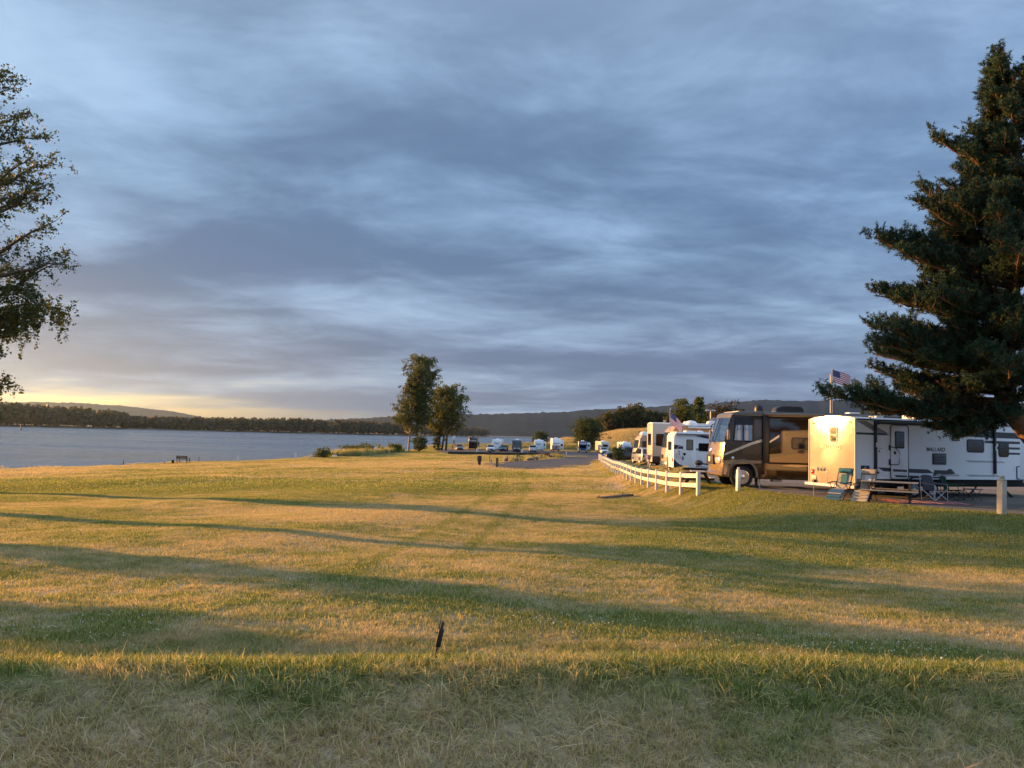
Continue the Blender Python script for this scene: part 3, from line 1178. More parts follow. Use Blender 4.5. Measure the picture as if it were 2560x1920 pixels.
# limbs that reach into the picture (azimuth 0 is to the right of the view)
for h, az, L, rise, hang in ((24.2, 0.1, 1.9, 2.0, 0.0), (23.6, -0.4, 2.4, 2.0, 0.0), (22.8, 0.4, 3.0, 2.2, 0.0), (22.4, -0.1, 3.2, 2.2, 0.0), (21.8, 0.0, 3.2, 2.2, 0.0), (20.8, -0.3, 3.2, 2.4, 0.0), (20.0, 0.3, 3.6, 2.2, 0.0), (19.2, 0.1, 4.4, 2.4, 0.0), (18.0, -0.2, 4.8, 2.3, 0.0), (17.2, 0.5, 4.4, 2.0, 0.0), (16.6, -0.6, 4.6, 2.2, 0.0), (15.4, 0.2, 5.4, 2.4, 0.0), (13.6, -0.3, 5.6, 2.0, 0.0), (17.0, 0.3, 5.0, 2.2, 0.0), (16.0, -0.35, 5.2, 2.0, 0.0), (14.6, 0.1, 5.6, 1.6, 0.0),
                             (12.3, 0.05, 6.6, 2.3, 0.0), (11.2, -0.12, 7.0, 3.2, 0.05), (9.9, 0.2, 6.4, 3.0, 0.1), (9.8, -0.05, 6.9, 1.4, 0.55), (9.2, 0.3, 6.2, 1.6, 0.6), (8.6, -0.35, 5.4, 1.5, 0.5),
                             (6.6, 0.0, 3.6, 1.4, 0.35), (5.4, 0.35, 3.4, 0.6, 0.35), (4.2, -0.1, 3.5, 0.0, 0.3), (3.9, -0.5, 3.0, -0.2, 0.3)):
    if hang < 0.2:
        rise = L * rl.uniform(0.35, 0.95)
        h = h - rise * 0.35
    spec.append((h, az + rl.normal(0, 0.25), L * rl.uniform(0.8, 1.05), rise, hang))
for k in range(30):
    h = 5 + 15 * (k + rl.random()) / 30
    spec.append((h, 1.2 + 4.0 * rl.random(), 6.4 * (1 - ((h - 9) / 13) ** 2 * 0.7) * rl.uniform(.7, 1), 2.0, 0.15))
LT = cottonwood('cottonwood_tree', 'tall cottonwood with hanging leafy branches at the left edge beside the river field', at(-32.5, 43.6), 26.0, 5, spec, 48000, 0.075, 0.6)

# trees standing left of the picture whose long shadows cross the field
spec2 = [(h, az, L, rise, hg) for (h, az, L, rise, hg) in
         [((4.6 if k < 4 else 8.0) + 8.5 * k / 34 + rl.random(), 2.4 * k + rl.normal(0, .3), (4.2 - 0.16 * k * 0.4) * rl.uniform(.6, 1.1), rl.uniform(0.2, 1.6), 0.25) for k in range(34)]]
T2 = cottonwood('cottonwood_tree', 'slim cottonwood left of the frame, second from the river, seen by its shadow', at(-31.0, 32.7), 17, 6, spec2, 9000, 0.12, 0.5)
for lab, x, y, h, w, sd in (('columnar cedar left of the frame whose shadow is the broad middle band', -24.9, 24.1, 8.0, 1.1, 71), ('columnar cedar left of the frame whose shadow falls just beyond the mound', -22.4, 17.9, 4.2, 1.0, 72)):
    broadleaf('columnar_tree', lab, at(x, y), h, 0.03, ((0, w * 0.9), (0.3, w), (0.7, w * 0.8), (1, w * 0.2)), 0.10, 9000, SHRUB_LEAF, BARK, sd, ((0, 0, 0.16),), nlimb=90, up=0.4, clump=0.38)

# low leafy shrubs on the mound, left of the picture, that shade the foreground
for i, (x, y, w, h) in enumerate(((-12.4, 9.3, 0.95, 2.1), (-12.0, 8.0, 1.2, 2.3), (-11.4, 6.6, 1.3, 2.2), (-10.4, 5.0, 1.3, 2.0))):
    broadleaf('shrub', ['tallest dense shrub left of the frame shading the lawn', 'second dense shrub left of the frame shading the mound',
                        'third dense shrub left of the frame shading the mound', 'dense shrub left of the frame nearest the viewer'][i],
              at(x, y), h, 0.05, ((0, w * 0.8), (0.5, w), (1, w * 0.5)), 0.09, 5200, SHRUB_LEAF, BARK, 60 + i, ((0, 0, 0.06),), nlimb=26, clump=0.36,
              group='shrubs left of the frame', cat='shrub')

# --- riverside trees in the middle distance
PA = broadleaf('poplar_tree', 'leaning lower poplar with a pale trunk, left of the riverside pair', at(-26.6, 203), 19.0, 0.22,
               ((0.2, 2.6), (0.32, 5.2), (0.5, 4.4), (0.7, 3.4), (0.9, 1.8), (1, 0.6)), 0.24, 9500, POPLAR_LEAF, BARK_PALE, 31, ((0, 0, 0.32),), (1.2, 0), 62, 0.75, 0.75)
PB = broadleaf('poplar_tree', 'tallest poplar by the river with a thin pale trunk', at(-24.2, 204), 25.0, 0.26,
               ((0.2, 1.2), (0.35, 2.4), (0.55, 4.2), (0.75, 4.6), (0.9, 2.9), (1, 0.8)), 0.24, 11500, POPLAR_LEAF, BARK_PALE, 32, ((0, 0, 0.30),), (0.5, 0), 70, 0.8, 0.8)
PC = broadleaf('poplar_tree', 'broad bushy tree on several dark trunks, right of the riverside poplars', at(-18.2, 212), 18.6, 0.20,
               ((0.18, 3.8), (0.3, 6.2), (0.5, 6.4), (0.7, 4.9), (0.85, 3.0), (1, 0.9)), 0.24, 13500, POPLAR_LEAF, BARK, 33,
               ((-1.5, 0.4, 0.34), (-0.5, 0, 0.30), (0.7, -0.3, 0.34)), (1.0, 0), 84, 0.72, 0.85)
broadleaf('shrub', 'round green shrub at the foot of the tallest poplar', at(-22.4, 192), 3.1, 0.06, ((0, 1.7), (0.4, 2.1), (0.8, 1.6), (1, 0.5)), 0.16, 3200,
          SHRUB_LEAF, BARK, 41, ((0, 0, 0.08),), nlimb=34, clump=0.5, cat='shrub')
broadleaf('ivy', 'dense ivy shrub climbing the left trunk of the bushy tree', at(-19.9, 210.5), 5.0, 0.04, ((0, 1.2), (0.4, 1.2), (0.8, 0.7), (1, 0.3)), 0.15, 2200,
          SHRUB_LEAF, BARK, 42, ((0, 0, 0.06),), nlimb=30, clump=0.4, cat='shrub')
for i, (x, y, w, h, lab) in enumerate(((-30.9, 151, 1.9, 1.7, 'low bushy willow leaning over the bank nearest the white sign'), (-30.5, 160, 1.8, 2.0, 'dense green bush on the bank beside the white sign'),
                                       (-30.2, 172, 2.2, 1.9, 'low bush on the bank right of the white sign'), (-27.6, 186, 2.0, 1.6, 'low bank bush just left of the poplars'),
                                       (-31.8, 131, 1.2, 0.9, 'small scrub patch on the bank behind the dark seat'))):
    broadleaf('bank_bush', lab, at(x, y), h, 0.04, ((0, w * .8), (0.5, w), (1, w * .5)), 0.15, 1500, POPLAR_LEAF, BARK, 80 + i, ((0, 0, 0.05),), nlimb=22,
              clump=0.5, group='bushes along the river bank', cat='bush')
rr = np.random.default_rng(12)
pts = np.stack([rr.uniform(-32.0, -27.5, 500), rr.uniform(138, 200, 500)], -1)
pts = pts[sdist(SHORE, pts[:, 0], pts[:, 1]) > 0.3]
reed = [tuft_patch('reed tuft', 1.6, 160, 0.5, 1.35, 0.02, 390, 0.25)]
grass_layer('reeds', 'tall dry reeds along the river bank near the poplars', pts, reed, 0.6, 1.1, 6)

# --- trees and scrub on the dry hill behind the far row
broadleaf('round_tree', 'large round green tree behind the far vehicles beside the asphalt', at(24.0, 243), 9.8, 0.06,
          ((0, 3.8), (0.3, 5.6), (0.6, 5.0), (0.85, 3.0), (1, 0.8)), 0.22, 11000, foliage('green tree leaves', (0.022, 0.045, 0.010), (0.085, 0.100, 0.022), 0.3), BARK, 51, ((0, 0, 0.3),), nlimb=70, clump=0.85)
broadleaf('round_tree', 'small bushy tree alone on the dry rise above the white trailers', at(10.8, 276), 5.4, 0.06,
          ((0, 2.2), (0.4, 2.9), (0.8, 2.0), (1, 0.6)), 0.22, 3200, SHRUB_LEAF, BARK, 52, ((0, 0, 0.2),), nlimb=34, clump=0.7)
GROVE_LEAF = foliage('grove leaves', (0.045, 0.050, 0.017), (0.115, 0.105, 0.032), 0.3)
g0 = [broadleaf('grove_tree', 'grove tree of the first kind', at(39, 348), 8.2, 0.10, ((0, 2.8), (0.4, 4.2), (0.75, 3.4), (1, 1.0)), 0.45, 2600, GROVE_LEAF, BARK, 53, ((0, 0, 0.3),), nlimb=40, clump=1.1, group='trees of the grove on the hill'),
      broadleaf('grove_tree', 'grove tree of the second kind', at(44, 352), 9.0, 0.10, ((0, 2.4), (0.4, 3.6), (0.7, 3.0), (1, 0.8)), 0.45, 2600, GROVE_LEAF, BARK, 54, ((0, 0, 0.3),), nlimb=40, clump=1.1, group='trees of the grove on the hill')]
gl = ['grove tree at the left end above the small white trailer', 'second grove tree from the left on the hill', 'third grove tree from the left on the hill', 'fourth grove tree from the left on the hill',
      'fifth grove tree from the left on the hill', 'tallest grove tree left of the flag', 'seventh grove tree from the left on the hill', 'dark grove tree left of the flag staff', 'dark grove tree behind the flag',
      'low grove tree right of the flag']
gx = [(41.0, 352, 0.9), (44.3, 346, 0.95), (47.2, 352, 1.0), (50.0, 347, 1.05), (52.8, 353, 1.08), (56.0, 348, 1.18), (59.5, 352, 1.02), (63.5, 350, 0.92), (68, 350, 0.95), (73, 352, 0.95)]
for k, (x, y, s) in enumerate(gx):
    if k < 2:
        g0[k].location = at(x, y, -0.2)
        g0[k]['label'] = gl[k]
        g0[k].scale = (s,) * 3
    else:
        dup(g0[k % 2], at(x, y, -0.2), k * 1.7, gl[k], s)
PN = broadleaf('poplar_tree', 'pointed green poplar behind the large white roof dome', at(33.6, 152), 11.6, 0.10, ((0.1, 2.2), (0.4, 2.9), (0.7, 2.1), (0.9, 1.3), (1, 0.5)), 0.22, 6500, POPLAR_LEAF, BARK, 55, ((0, 0, 0.25),), nlimb=52, clump=0.7)
broadleaf('poplar_tree', 'narrow pointed poplar right of the wider one behind the motorhomes', at(37.6, 155), 12.2, 0.3, ((0.3, 1.0), (0.55, 1.6), (0.8, 1.1), (1, 0.4)), 0.22, 3200, POPLAR_LEAF, BARK, 56, ((0, 0, 0.2),), nlimb=36, clump=0.55)
broadleaf('round_tree', 'brownish round tree behind the lamp post and brown motorhome', at(46.5, 168), 11.3, 0.1, ((0.05, 4.2), (0.4, 5.2), (0.75, 3.6), (1, 1.2)), 0.26, 6000, foliage('rusty leaves', (0.045, 0.034, 0.013), (0.105, 0.078, 0.026), 0.3), BARK, 57, ((0, 0, 0.3),), nlimb=46, clump=0.9)
broadleaf('round_tree', 'low dark round tree between the poplars and the lamp post', at(37.5, 160), 8.2, 0.06, ((0, 4.0), (0.4, 4.8), (0.75, 3.6), (1, 1.2)), 0.26, 5000, GROVE_LEAF, BARK, 58, ((0, 0, 0.3),), nlimb=46, clump=0.9)
for i, (x, y, h, w, lab) in enumerate(((50, 70, 5.2, 3.6, 'dark hedge tree behind the house at its right end'), (56, 73, 5.8, 4, 'dark leafy tree right of the house, behind the pine'),
                                       (40, 84, 6.2, 3.4, 'dark leafy tree behind the brown motorhome roof'))):
    broadleaf('round_tree', lab, at(x, y), h, 0.05, ((0, w), (0.5, w), (1, w * .3)), 0.16, 5200, SHRUB_LEAF, BARK, 90 + i, ((0, 0, 0.2),), nlimb=46, clump=0.7)


# --- big pine at the right edge
def pine(name, label, loc):
    r = np.random.default_rng(77)
    root = thing(name, label, 'tree', loc)
    TP = np.array([(1.0, 0, -0.4), (0.7, 0, 0.8), (0.1, 0.0, 1.9), (-0.75, 0.05, 2.95), (-1.4, 0.1, 3.7), (-1.35, 0.1, 5.2), (-1.1, 0.1, 7.0), (-0.9, 0, 9.0),
                   (-0.8, 0, 11.0), (-0.8, 0, 13.0), (-0.95, 0, 15.0), (-1.1, 0, 16.4)])
    V, F = limbs_mesh([(TP, 0.47, 0.05)], 14)
    raw('trunk', V, F, BARK_PINE, root, smooth=True)
    limbs, tufts = [], []

    def tp(h):
        return np.array([np.interp(h, TP[:, 2], TP[:, c]) for c in range(3)])

    def branch(h, tip, thick, density=1.0, bow=-0.04):
        p0 = tp(h)
        tip = np.array(tip, float)
        L = np.linalg.norm(tip - p0)
        Q = curve_pts(p0, tip, 9, (0, 0, bow * L), 0.015 * L, r)
        limbs.append((Q, thick, 0.02))
        d = (tip - p0) / L
        side = np.array([-d[1], d[0], 0])
        side /= np.linalg.norm(side) + 1e-6
        nb = int((6 + L * 5.0) * density)
        for s in range(nb):
            u = 0.18 + 0.82 * (s + r.random()) / nb
            c = np.array([np.interp(u * 8, np.arange(9), Q[:, q]) for q in range(3)])
            sgn = 1 if s % 2 else -1
            bl = (0.45 + 0.22 * L * (1.05 - u)) * r.uniform(0.7, 1.25)
            dirn = d * r.uniform(0.45, 1.0) + side * sgn * r.uniform(0.1, 0.95) + np.array([0, 0, r.uniform(-0.15, 0.62) + (0.4 if u > 0.62 else 0.0)])
            dirn /= np.linalg.norm(dirn)
            e = c + dirn * bl
            T = curve_pts(c, e, 5, (0, 0, -0.05 * bl), 0.02, r)
            limbs.append((T, 0.018, 0.008))
            m = int(5 + bl * 11)
            for w in range(m):
                v = 0.12 + 0.88 * (w + r.random()) / m
                g = np.array([np.interp(v * 4, np.arange(5), T[:, q]) for q in range(3)])
                # short side twigs, upturned, each ends in a candle of needles
                tw = dirn * 0.35 + r.normal(0, 0.42, 3) + np.array([0, 0, 0.40])
                tw /= np.linalg.norm(tw)
                tl = r.uniform(0.08, 0.24)
                for q in range(2):
                    tufts.append((g + tw * tl * (0.5 + 0.6 * q), tw, 1 if (u < 0.38 and r.random() < 0.3) else 0))
        tufts.append((tip, d, 0))

    # limbs on the picture side: (height on trunk, tip)
    for h, x, y, z in ((15.9, -1.5, 0.0, 16.7), (15.2, -1.7, -0.4, 16.0), (14.6, -1.6, 0.4, 15.5), (14.2, -1.8, -0.5, 14.9), (13.2, -1.6, 0.4, 14.2), (12.6, -1.9, -0.4, 13.4),
                       (11.9, -3.7, 0.2, 13.6), (11.4, -2.9, -0.5, 12.7), (10.9, -2.2, 0.7, 12.2),
                       (9.9, -4.1, 0.3, 11.6), (9.4, -4.6, -0.3, 10.9), (8.6, -6.0, 0.1, 9.7), (8.3, -5.2, 0.8, 9.6), (8.0, -5.4, -0.7, 8.9), (7.6, -4.2, 0.0, 8.4),
                       (7.2, -5.9, 0.3, 7.6), (6.9, -5.0, -0.6, 7.1),
                       (5.7, -6.1, 0.2, 6.4), (5.4, -6.3, -0.4, 5.7), (5.2, -5.4, 0.7, 5.5), (5.0, -4.6, -0.8, 5.1),
                       (3.9, -7.9, 0.1, 3.85), (3.7, -7.0, -0.3, 3.6), (3.6, -6.2, 0.4, 3.4), (3.5, -5.2, -0.5, 3.15), (3.5, -4.3, 0.3, 3.15), (3.5, -3.4, -0.4, 2.4), (3.4, -3.9, 0.1, 2.7), (3.6, -3.0, -0.9, 2.6), (3.5, -2.6, 0.6, 2.9), (3.8, -2.4, -1.6, 3.1), (4.2, -3.4, -1.6, 4.3), (4.6, -2.4, -2.2, 4.6), (3.9, -1.6, -2.3, 3.9)):
        branch(h, (x, y, z), 0.03 + 0.013 * abs(x), 1.25)
    # more boughs between them so that the near side closes into one dark mass
    zs_ = [3.4, 4.2, 5.2, 6.5, 7.5, 9.6, 10.8, 11.6, 12.4, 13.5, 14.5, 16.0, 16.7]
    xs_ = [-5.0, -6.6, -6.1, -6.1, -5.8, -5.8, -4.6, -4.1, -2.8, -3.4, -2.0, -1.7, -1.3]
    for k in range(54):
        zt = 4.0 + 12.4 * ((k + r.random()) / 54)
        lim = np.interp(zt, zs_, xs_)
        az = PI + r.uniform(-1.15, 1.15)
        R = abs(lim + 0.9) * r.uniform(0.5, 0.93)
        h = zt - R * r.uniform(0.10, 0.24)
        p = tp(h)
        branch(h, (p[0] + R * math.cos(az), p[1] + R * 0.8 * math.sin(az), zt), 0.028 + 0.011 * R, 1.0)
    # the rest of the crown around and to the right
    for k in range(64):
        h = 3.8 + 12 * ((k + r.random()) / 64)
        az = r.uniform(-1.35, 1.35) if k % 3 else r.uniform(1.4, 4.9)
        R = np.interp(h, [3.5, 6, 9, 12, 14, 15.5], [6.0, 5.5, 4.8, 3.4, 1.8, 0.8]) * r.uniform(0.6, 1.0)
        if az > 1.35:
            R *= 0.62
        p = tp(h)
        branch(h, (p[0] + R * math.cos(az), p[1] + R * math.sin(az), h + R * r.uniform(0.05, 0.25)), 0.03 + 0.011 * R, 0.9)
    for k in range(32):
        h = 4.6 + 11.2 * ((k + r.random()) / 32)
        az = r.uniform(-2.9, -0.9) if k % 4 else r.uniform(2.2, 4.0)
        R = np.interp(h, [4, 6, 9, 12, 14, 16], [4.6, 4.6, 4.2, 2.9, 1.5, 0.6]) * r.uniform(0.55, 0.95)
        p = tp(h)
        branch(h, (p[0] + R * math.cos(az), p[1] + R * math.sin(az), h + R * r.uniform(0.05, 0.28)), 0.03 + 0.011 * R, 1.0)
    # bare dead twigs inside the crown
    for k in range(60):
        h = r.uniform(4.2, 10.5)
        p = tp(h)
        az = r.uniform(1.8, 4.6)
        d = np.array([math.cos(az), math.sin(az), r.uniform(-0.3, 0.3)])
        Q = curve_pts(p, p + d * r.uniform(0.8, 2.4), 5, (0, 0, 0.1), 0.08, r)
        limbs.append((Q, 0.02, 0.005))
    V, F = limbs_mesh(limbs, 5)
    raw('branch', V, F, BARK_PINE, root, smooth=True)
    for old, nm, mt in ((0, 'crown', NEEDLE), (1, 'inner_needles', foliage('old pine needles', (0.055, 0.032, 0.012), (0.150, 0.085, 0.028), 0.2, nscale=0.8))):
        C = np.array([t[0] for t in tufts if t[2] == old])
        D = np.array([t[1] for t in tufts if t[2] == old])
        n, m = len(C), 12
        dirs = D[:, None] * 0.65 + r.normal(0, 0.60, (n, m, 3))
        dirs /= np.linalg.norm(dirs, axis=2, keepdims=True)
        ln = r.uniform(0.07, 0.15, (n, m, 1))
        pr = np.cross(dirs, r.normal(size=(n, m, 3)))
        pr /= np.linalg.norm(pr, axis=2, keepdims=True)
        base = C[:, None] + r.normal(0, 0.02, (n, m, 3))
        wd = 0.0125
        V = np.stack([base - pr * wd, base + pr * wd, base + dirs * ln], 2).reshape(-1, 3)
        F = np.arange(n * m * 3).reshape(-1, 3)
        A = np.repeat(r.random(n) * 0.8, m) + r.random(n * m) * 0.2
        raw(nm, V, F, mt, root, attr=A)
    print('pine tufts', len(tufts))
    return root


pine('pine_tree', 'large dark pine leaning over the white trailer at the right edge', at(19.3, 28.0))

# ------------------------------------------------------------------ shared surfaces of made things
WHITE = mat('white gel coat', (0.85, 0.86, 0.87), 0.30, vary=0.03, vscale=1.5, coat=0.05, spec=0.4)
WHITE_FLAT = mat('white roof membrane', (0.76, 0.77, 0.77), 0.7, vary=0.06, vscale=3)
WHITE_CAR = mat('white car paint', (0.74, 0.76, 0.78), 0.3, vary=0.02, coat=0.6)
VINYL = mat('white vinyl', (0.62, 0.61, 0.59), 0.5, vary=0.16, vscale=3.5)
BLACK = mat('black plastic', (0.016, 0.016, 0.018), 0.45, vary=0.2)
BLACK_METAL = mat('black metal', (0.02, 0.02, 0.022), 0.4, 0.4, vary=0.2)
RUBBER = mat('tyre rubber', (0.018, 0.018, 0.019), 0.85, vary=0.25, vscale=12, bump=0.3)
CHROME = mat('polished alloy', (0.72, 0.73, 0.75), 0.16, 1.0, vary=0.06)
ALU = mat('aluminium', (0.55, 0.56, 0.58), 0.35, 0.9, vary=0.06)
DARK_GLASS = mat('dark tinted glass', (0.008, 0.009, 0.011), 0.04, vary=0.1, spec=0.5)
CLEAR = glass('cab glass', (0.42, 0.48, 0.50), 0.72)
RED_LENS = mat('red lens', (0.45, 0.03, 0.025), 0.2, coat=0.5)
AMBER = mat('amber lens', (0.55, 0.20, 0.03), 0.25, coat=0.4)
LAMP_GLASS = mat('headlamp glass', (0.62, 0.63, 0.62), 0.1, 0.4, coat=0.6)
GREYD = mat('dark grey decal', (0.032, 0.032, 0.038), 0.35, vary=0.08)
GREYM = mat('mid grey decal', (0.26, 0.25, 0.26), 0.4, vary=0.08)
GREYL = mat('pale grey decal', (0.46, 0.45, 0.46), 0.4, vary=0.05)
NAVY = mat('navy decal', (0.018, 0.020, 0.075), 0.3, vary=0.1)
CHASSIS = mat('chassis black', (0.012, 0.012, 0.012), 0.7, vary=0.3)
BEIGE = mat('beige gel coat', (0.60, 0.55, 0.46), 0.32, vary=0.04, coat=0.2)
TAN = mat('tan paint', (0.40, 0.29, 0.18), 0.26, vary=0.06, coat=0.5)
STEEL = mat('galvanised steel', (0.42, 0.43, 0.44), 0.45, 0.8, vary=0.15)


def wheel(parent, x, y, z, r, w, side=-1, hub=None, seg=28):
    """tyre with a dished rim; side -1 faces toward -y"""
    s = side
    t = MB().lathe([(r * 0.62, 0), (r * 0.90, 0), (r * 0.985, -s * w * 0.10), (r, -s * w * 0.25), (r, -s * w * 0.75), (r * 0.97, -s * w), (r * 0.6, -s * w)],
                   (x, y, z), 'Y', seg).build('tyre', RUBBER, parent)
    h = hub or CHROME
    rim = MB().lathe([(r * 0.64, s * 0.006), (r * 0.60, s * 0.010), (r * 0.55, -s * 0.045), (r * 0.30, -s * 0.05), (r * 0.24, s * 0.01), (r * 0.10, s * 0.03), (0.004, s * 0.03)],
                     (x, y, z), 'Y', seg).build('rim', h, t)
    if seg >= 36:
        for k in range(8):
            a = k * PI / 4 + 0.2
            MB().cyl((x + r * 0.42 * math.cos(a), y - s * 0.050, z + r * 0.42 * math.sin(a)), (x + r * 0.42 * math.cos(a), y - s * 0.042, z + r * 0.42 * math.sin(a)), r * 0.055, seg=8).build('hand_hole', BLACK, t)
    return t


def text_mesh(name, body, size, material, parent, M, extrude=0.004, shear=0.0):
    cu = bpy.data.curves.new(name, 'FONT')
    cu.body = body
    cu.size = size
    cu.extrude = extrude
    cu.offset = size * 0.012
    cu.shear = shear
    cu.resolution_u = 3
    tmp = bpy.data.objects.new('tmp text', cu)
    COL.objects.link(tmp)
    bpy.context.view_layer.update()
    me = bpy.data.meshes.new_from_object(tmp.evaluated_get(bpy.context.evaluated_depsgraph_get()))
    bpy.data.objects.remove(tmp, do_unlink=True)
    me.transform(M)
    me.materials.clear()
    me.materials.append(material)
    o = bpy.data.objects.new(name, me)
    COL.objects.link(o)
    o.parent = parent
    return o


SIDE = Matrix(((1, 0, 0, 0), (0, 0, -1, 0), (0, 1, 0, 0), (0, 0, 0, 1)))   # text plane to xz, facing -y


def window(parent, u0, u1, v0, v1, a, out, plane='XZ', r=0.10, frame=BLACK, pane=DARK_GLASS, split=None, name='window', fw=0.045):
    """rounded window: raised frame with the pane set into it; out is the outward sign along the third axis"""
    f = MB().rrect(u0, u1, v0, v1, r, a + out * 0.022, a - out * 0.01, plane, 0.006).build(name, frame, parent)
    MB().rrect(u0 + fw, u1 - fw, v0 + fw, v1 - fw, max(0.02, r - fw * 0.6), a + out * 0.026, a + out * 0.010, plane).build('pane', pane, f)
    if split:
        for s in split:
            if s[0] == 'h':
                MB().box(*((u0 + fw, u1 - fw) if plane == 'XZ' else sorted((a + out * 0.024, a + out * 0.034))),
                         *(sorted((a + out * 0.024, a + out * 0.034)) if plane == 'XZ' else (u0 + fw, u1 - fw)), s[1] - 0.012, s[1] + 0.012).build('mullion', frame, f)
            else:
                MB().box(s[1] - 0.015, s[1] + 0.015, *sorted((a + out * 0.024, a + out * 0.034)), v0 + fw, v1 - fw).build('mullion', frame, f)
    return f


def decal(parent, poly, a, out, material, name='stripe', lift=0.004, plane='XZ'):
    return MB().prism(poly, a + out * lift, a + out * 0.0005, plane).build(name, material, parent, smooth=0)


def ac_unit(parent, x, y, z, material, L=0.95, w=0.7, h=0.26):
    o = MB().prism([(x - L / 2, z), (x - L / 2 + 0.05, z + h * .7), (x - L / 2 + 0.25, z + h), (x + L / 2 - 0.12, z + h * 0.96), (x + L / 2, z + h * 0.5), (x + L / 2, z)],
                   y - w / 2, y + w / 2, 'XZ', 0.03).build('air_conditioner', material, parent)
    return o


def dome(parent, x, y, z, r, h, material):
    n = 8
    prof = [(r, 0.0), (r, h * 0.35)] + [(r * math.cos(k * PI / 2 / n), h * 0.35 + h * 0.65 * math.sin(k * PI / 2 / n)) for k in range(1, n)] + [(0.01, h)]
    return MB().lathe(prof, (x, y, z), 'Z', 24).build('antenna_dome', material, parent)


# ------------------------------------------------------------------ white travel trailer with MALLARD lettering
def mallard():
    T = thing('travel_trailer', 'white travel trailer reading MALLARD with a sunlit rear wall, right of the brown motorhome', 'trailer', (13.324, 30.0, 3.93), rad(22))
    B, TOP, Wd = 0.77, 3.10, 2.44
    arch = [(Wd * k / 12, TOP + 0.12 * math.sin(PI * k / 12)) for k in range(13)]
    MB().prism([(0, B)] + arch + [(Wd, B)], 0.03, 9.4, 'YZ', 0.03).build('body', WHITE, T)
    MB().prism([(9.38, B), (9.38, TOP + 0.03), (9.6, TOP - 0.06), (10.0, TOP - 0.45), (10.25, 1.9), (10.2, 1.2), (9.95, B)], 0.005, Wd - 0.005, 'XZ', 0.05, 3).build('front_cap', WHITE, T)
    # rear wall: one slightly crowned panel with rolled edges
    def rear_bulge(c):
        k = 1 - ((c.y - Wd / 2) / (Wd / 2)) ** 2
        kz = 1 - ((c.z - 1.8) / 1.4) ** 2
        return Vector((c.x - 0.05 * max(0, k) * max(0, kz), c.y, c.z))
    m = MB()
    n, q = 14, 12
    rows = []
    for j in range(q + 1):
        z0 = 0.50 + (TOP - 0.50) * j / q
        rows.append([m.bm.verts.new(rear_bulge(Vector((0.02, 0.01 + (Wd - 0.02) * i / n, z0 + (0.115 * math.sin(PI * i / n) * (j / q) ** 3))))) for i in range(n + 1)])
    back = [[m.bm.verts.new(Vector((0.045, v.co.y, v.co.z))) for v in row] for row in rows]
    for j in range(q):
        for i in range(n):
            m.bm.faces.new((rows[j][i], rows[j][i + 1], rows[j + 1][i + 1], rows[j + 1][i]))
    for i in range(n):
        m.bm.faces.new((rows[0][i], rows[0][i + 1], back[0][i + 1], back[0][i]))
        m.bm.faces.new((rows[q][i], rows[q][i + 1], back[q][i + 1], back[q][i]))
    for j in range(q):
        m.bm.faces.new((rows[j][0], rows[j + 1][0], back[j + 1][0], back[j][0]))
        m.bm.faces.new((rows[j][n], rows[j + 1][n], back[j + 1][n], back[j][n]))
    m.build('rear_wall', mat('white fibreglass with painted sunlight', (0.32, 0.275, 0.215), 0.16, vary=0.08, vscale=1.5, spec=0.5), T)  # wall is white; its warm sunlit tone is put into this base colour
    for y in (0.0, Wd):
        MB().box(-0.005, 0.07, y - 0.012, y + 0.012, 0.5, TOP, 0.006).build('corner_trim', WHITE_FLAT, T)
    MB().box(0.045, 0.5, 0.06, Wd - 0.06, 0.50, B - 0.005).build('rear_skirt', MATS['white fibreglass with painted sunlight'], T)
    MB().box(0.1, 9.7, -0.012, 0.012, TOP - 0.045, TOP + 0.01, 0.006).build('roof_rail', BLACK, T)
    MB().prism([(0.02, TOP + 0.012), (0.30, TOP + 0.085), (1.2, TOP + 0.135), (2.14, TOP + 0.085), (2.42, TOP + 0.012)], 0.06, 9.4, 'YZ').build('roof', WHITE_FLAT, T)
    MB().box(-0.14, -0.02, -0.09, 2.52, 0.40, 0.50, 0.012).build('bumper', WHITE_FLAT, T)
    MB().box(0.1, 9.9, 0.25, 2.2, 0.52, B - 0.01).build('underbelly', CHASSIS, T)
    for y in (0.35, 2.05):
        MB().box(-0.1, 11.2, y, y + 0.07, 0.45, 0.62).build('chassis_rail', CHASSIS, T)
    # rear details
    w = window(T, 0.84, 1.28, 2.13, 2.80, -0.018, -1, 'YZ', 0.13, WHITE_FLAT, DARK_GLASS, None, 'rear_window', 0.05)
    MB().box(-0.062, -0.03, 0.90, 1.22, 2.44, 2.475).build('mullion', WHITE_FLAT, w)
    for y, z in ((1.49, 2.93), (1.25, 2.94), (1.0, 2.95), (1.25, 2.84), (0.25, 2.97), (2.2, 2.93)):
        MB().box(-0.05, 0.03, y - 0.06, y + 0.06, z - 0.018, z + 0.018, 0.01).build('clearance_light', AMBER if y in (0.25, 2.2) else RED_LENS, T)
    for y in (0.22, 2.22):
        MB().lathe([(0.10, 0.03), (0.10, -0.015), (0.06, -0.04), (0.005, -0.045)], (0.0, y, 0.94), 'X', 20).build('tail_light', RED_LENS, T)
    MB().box(-0.02, 0.01, 2.0, 2.28, 0.62, 0.78, 0.006).build('number_plate', mat('number plate', (0.5, 0.42, 0.36), 0.4), T)
    text_mesh('lettering', 'MALLARD', 0.24, mat('tan lettering', (0.55, 0.46, 0.33), 0.35), T,
              Matrix.Translation((-0.05, 1.74, 1.90)) @ Matrix(((0, 0, -1, 0), (-1, 0, 0, 0), (0, 1, 0, 0), (0, 0, 0, 1))))
    # side stripes
    o = B
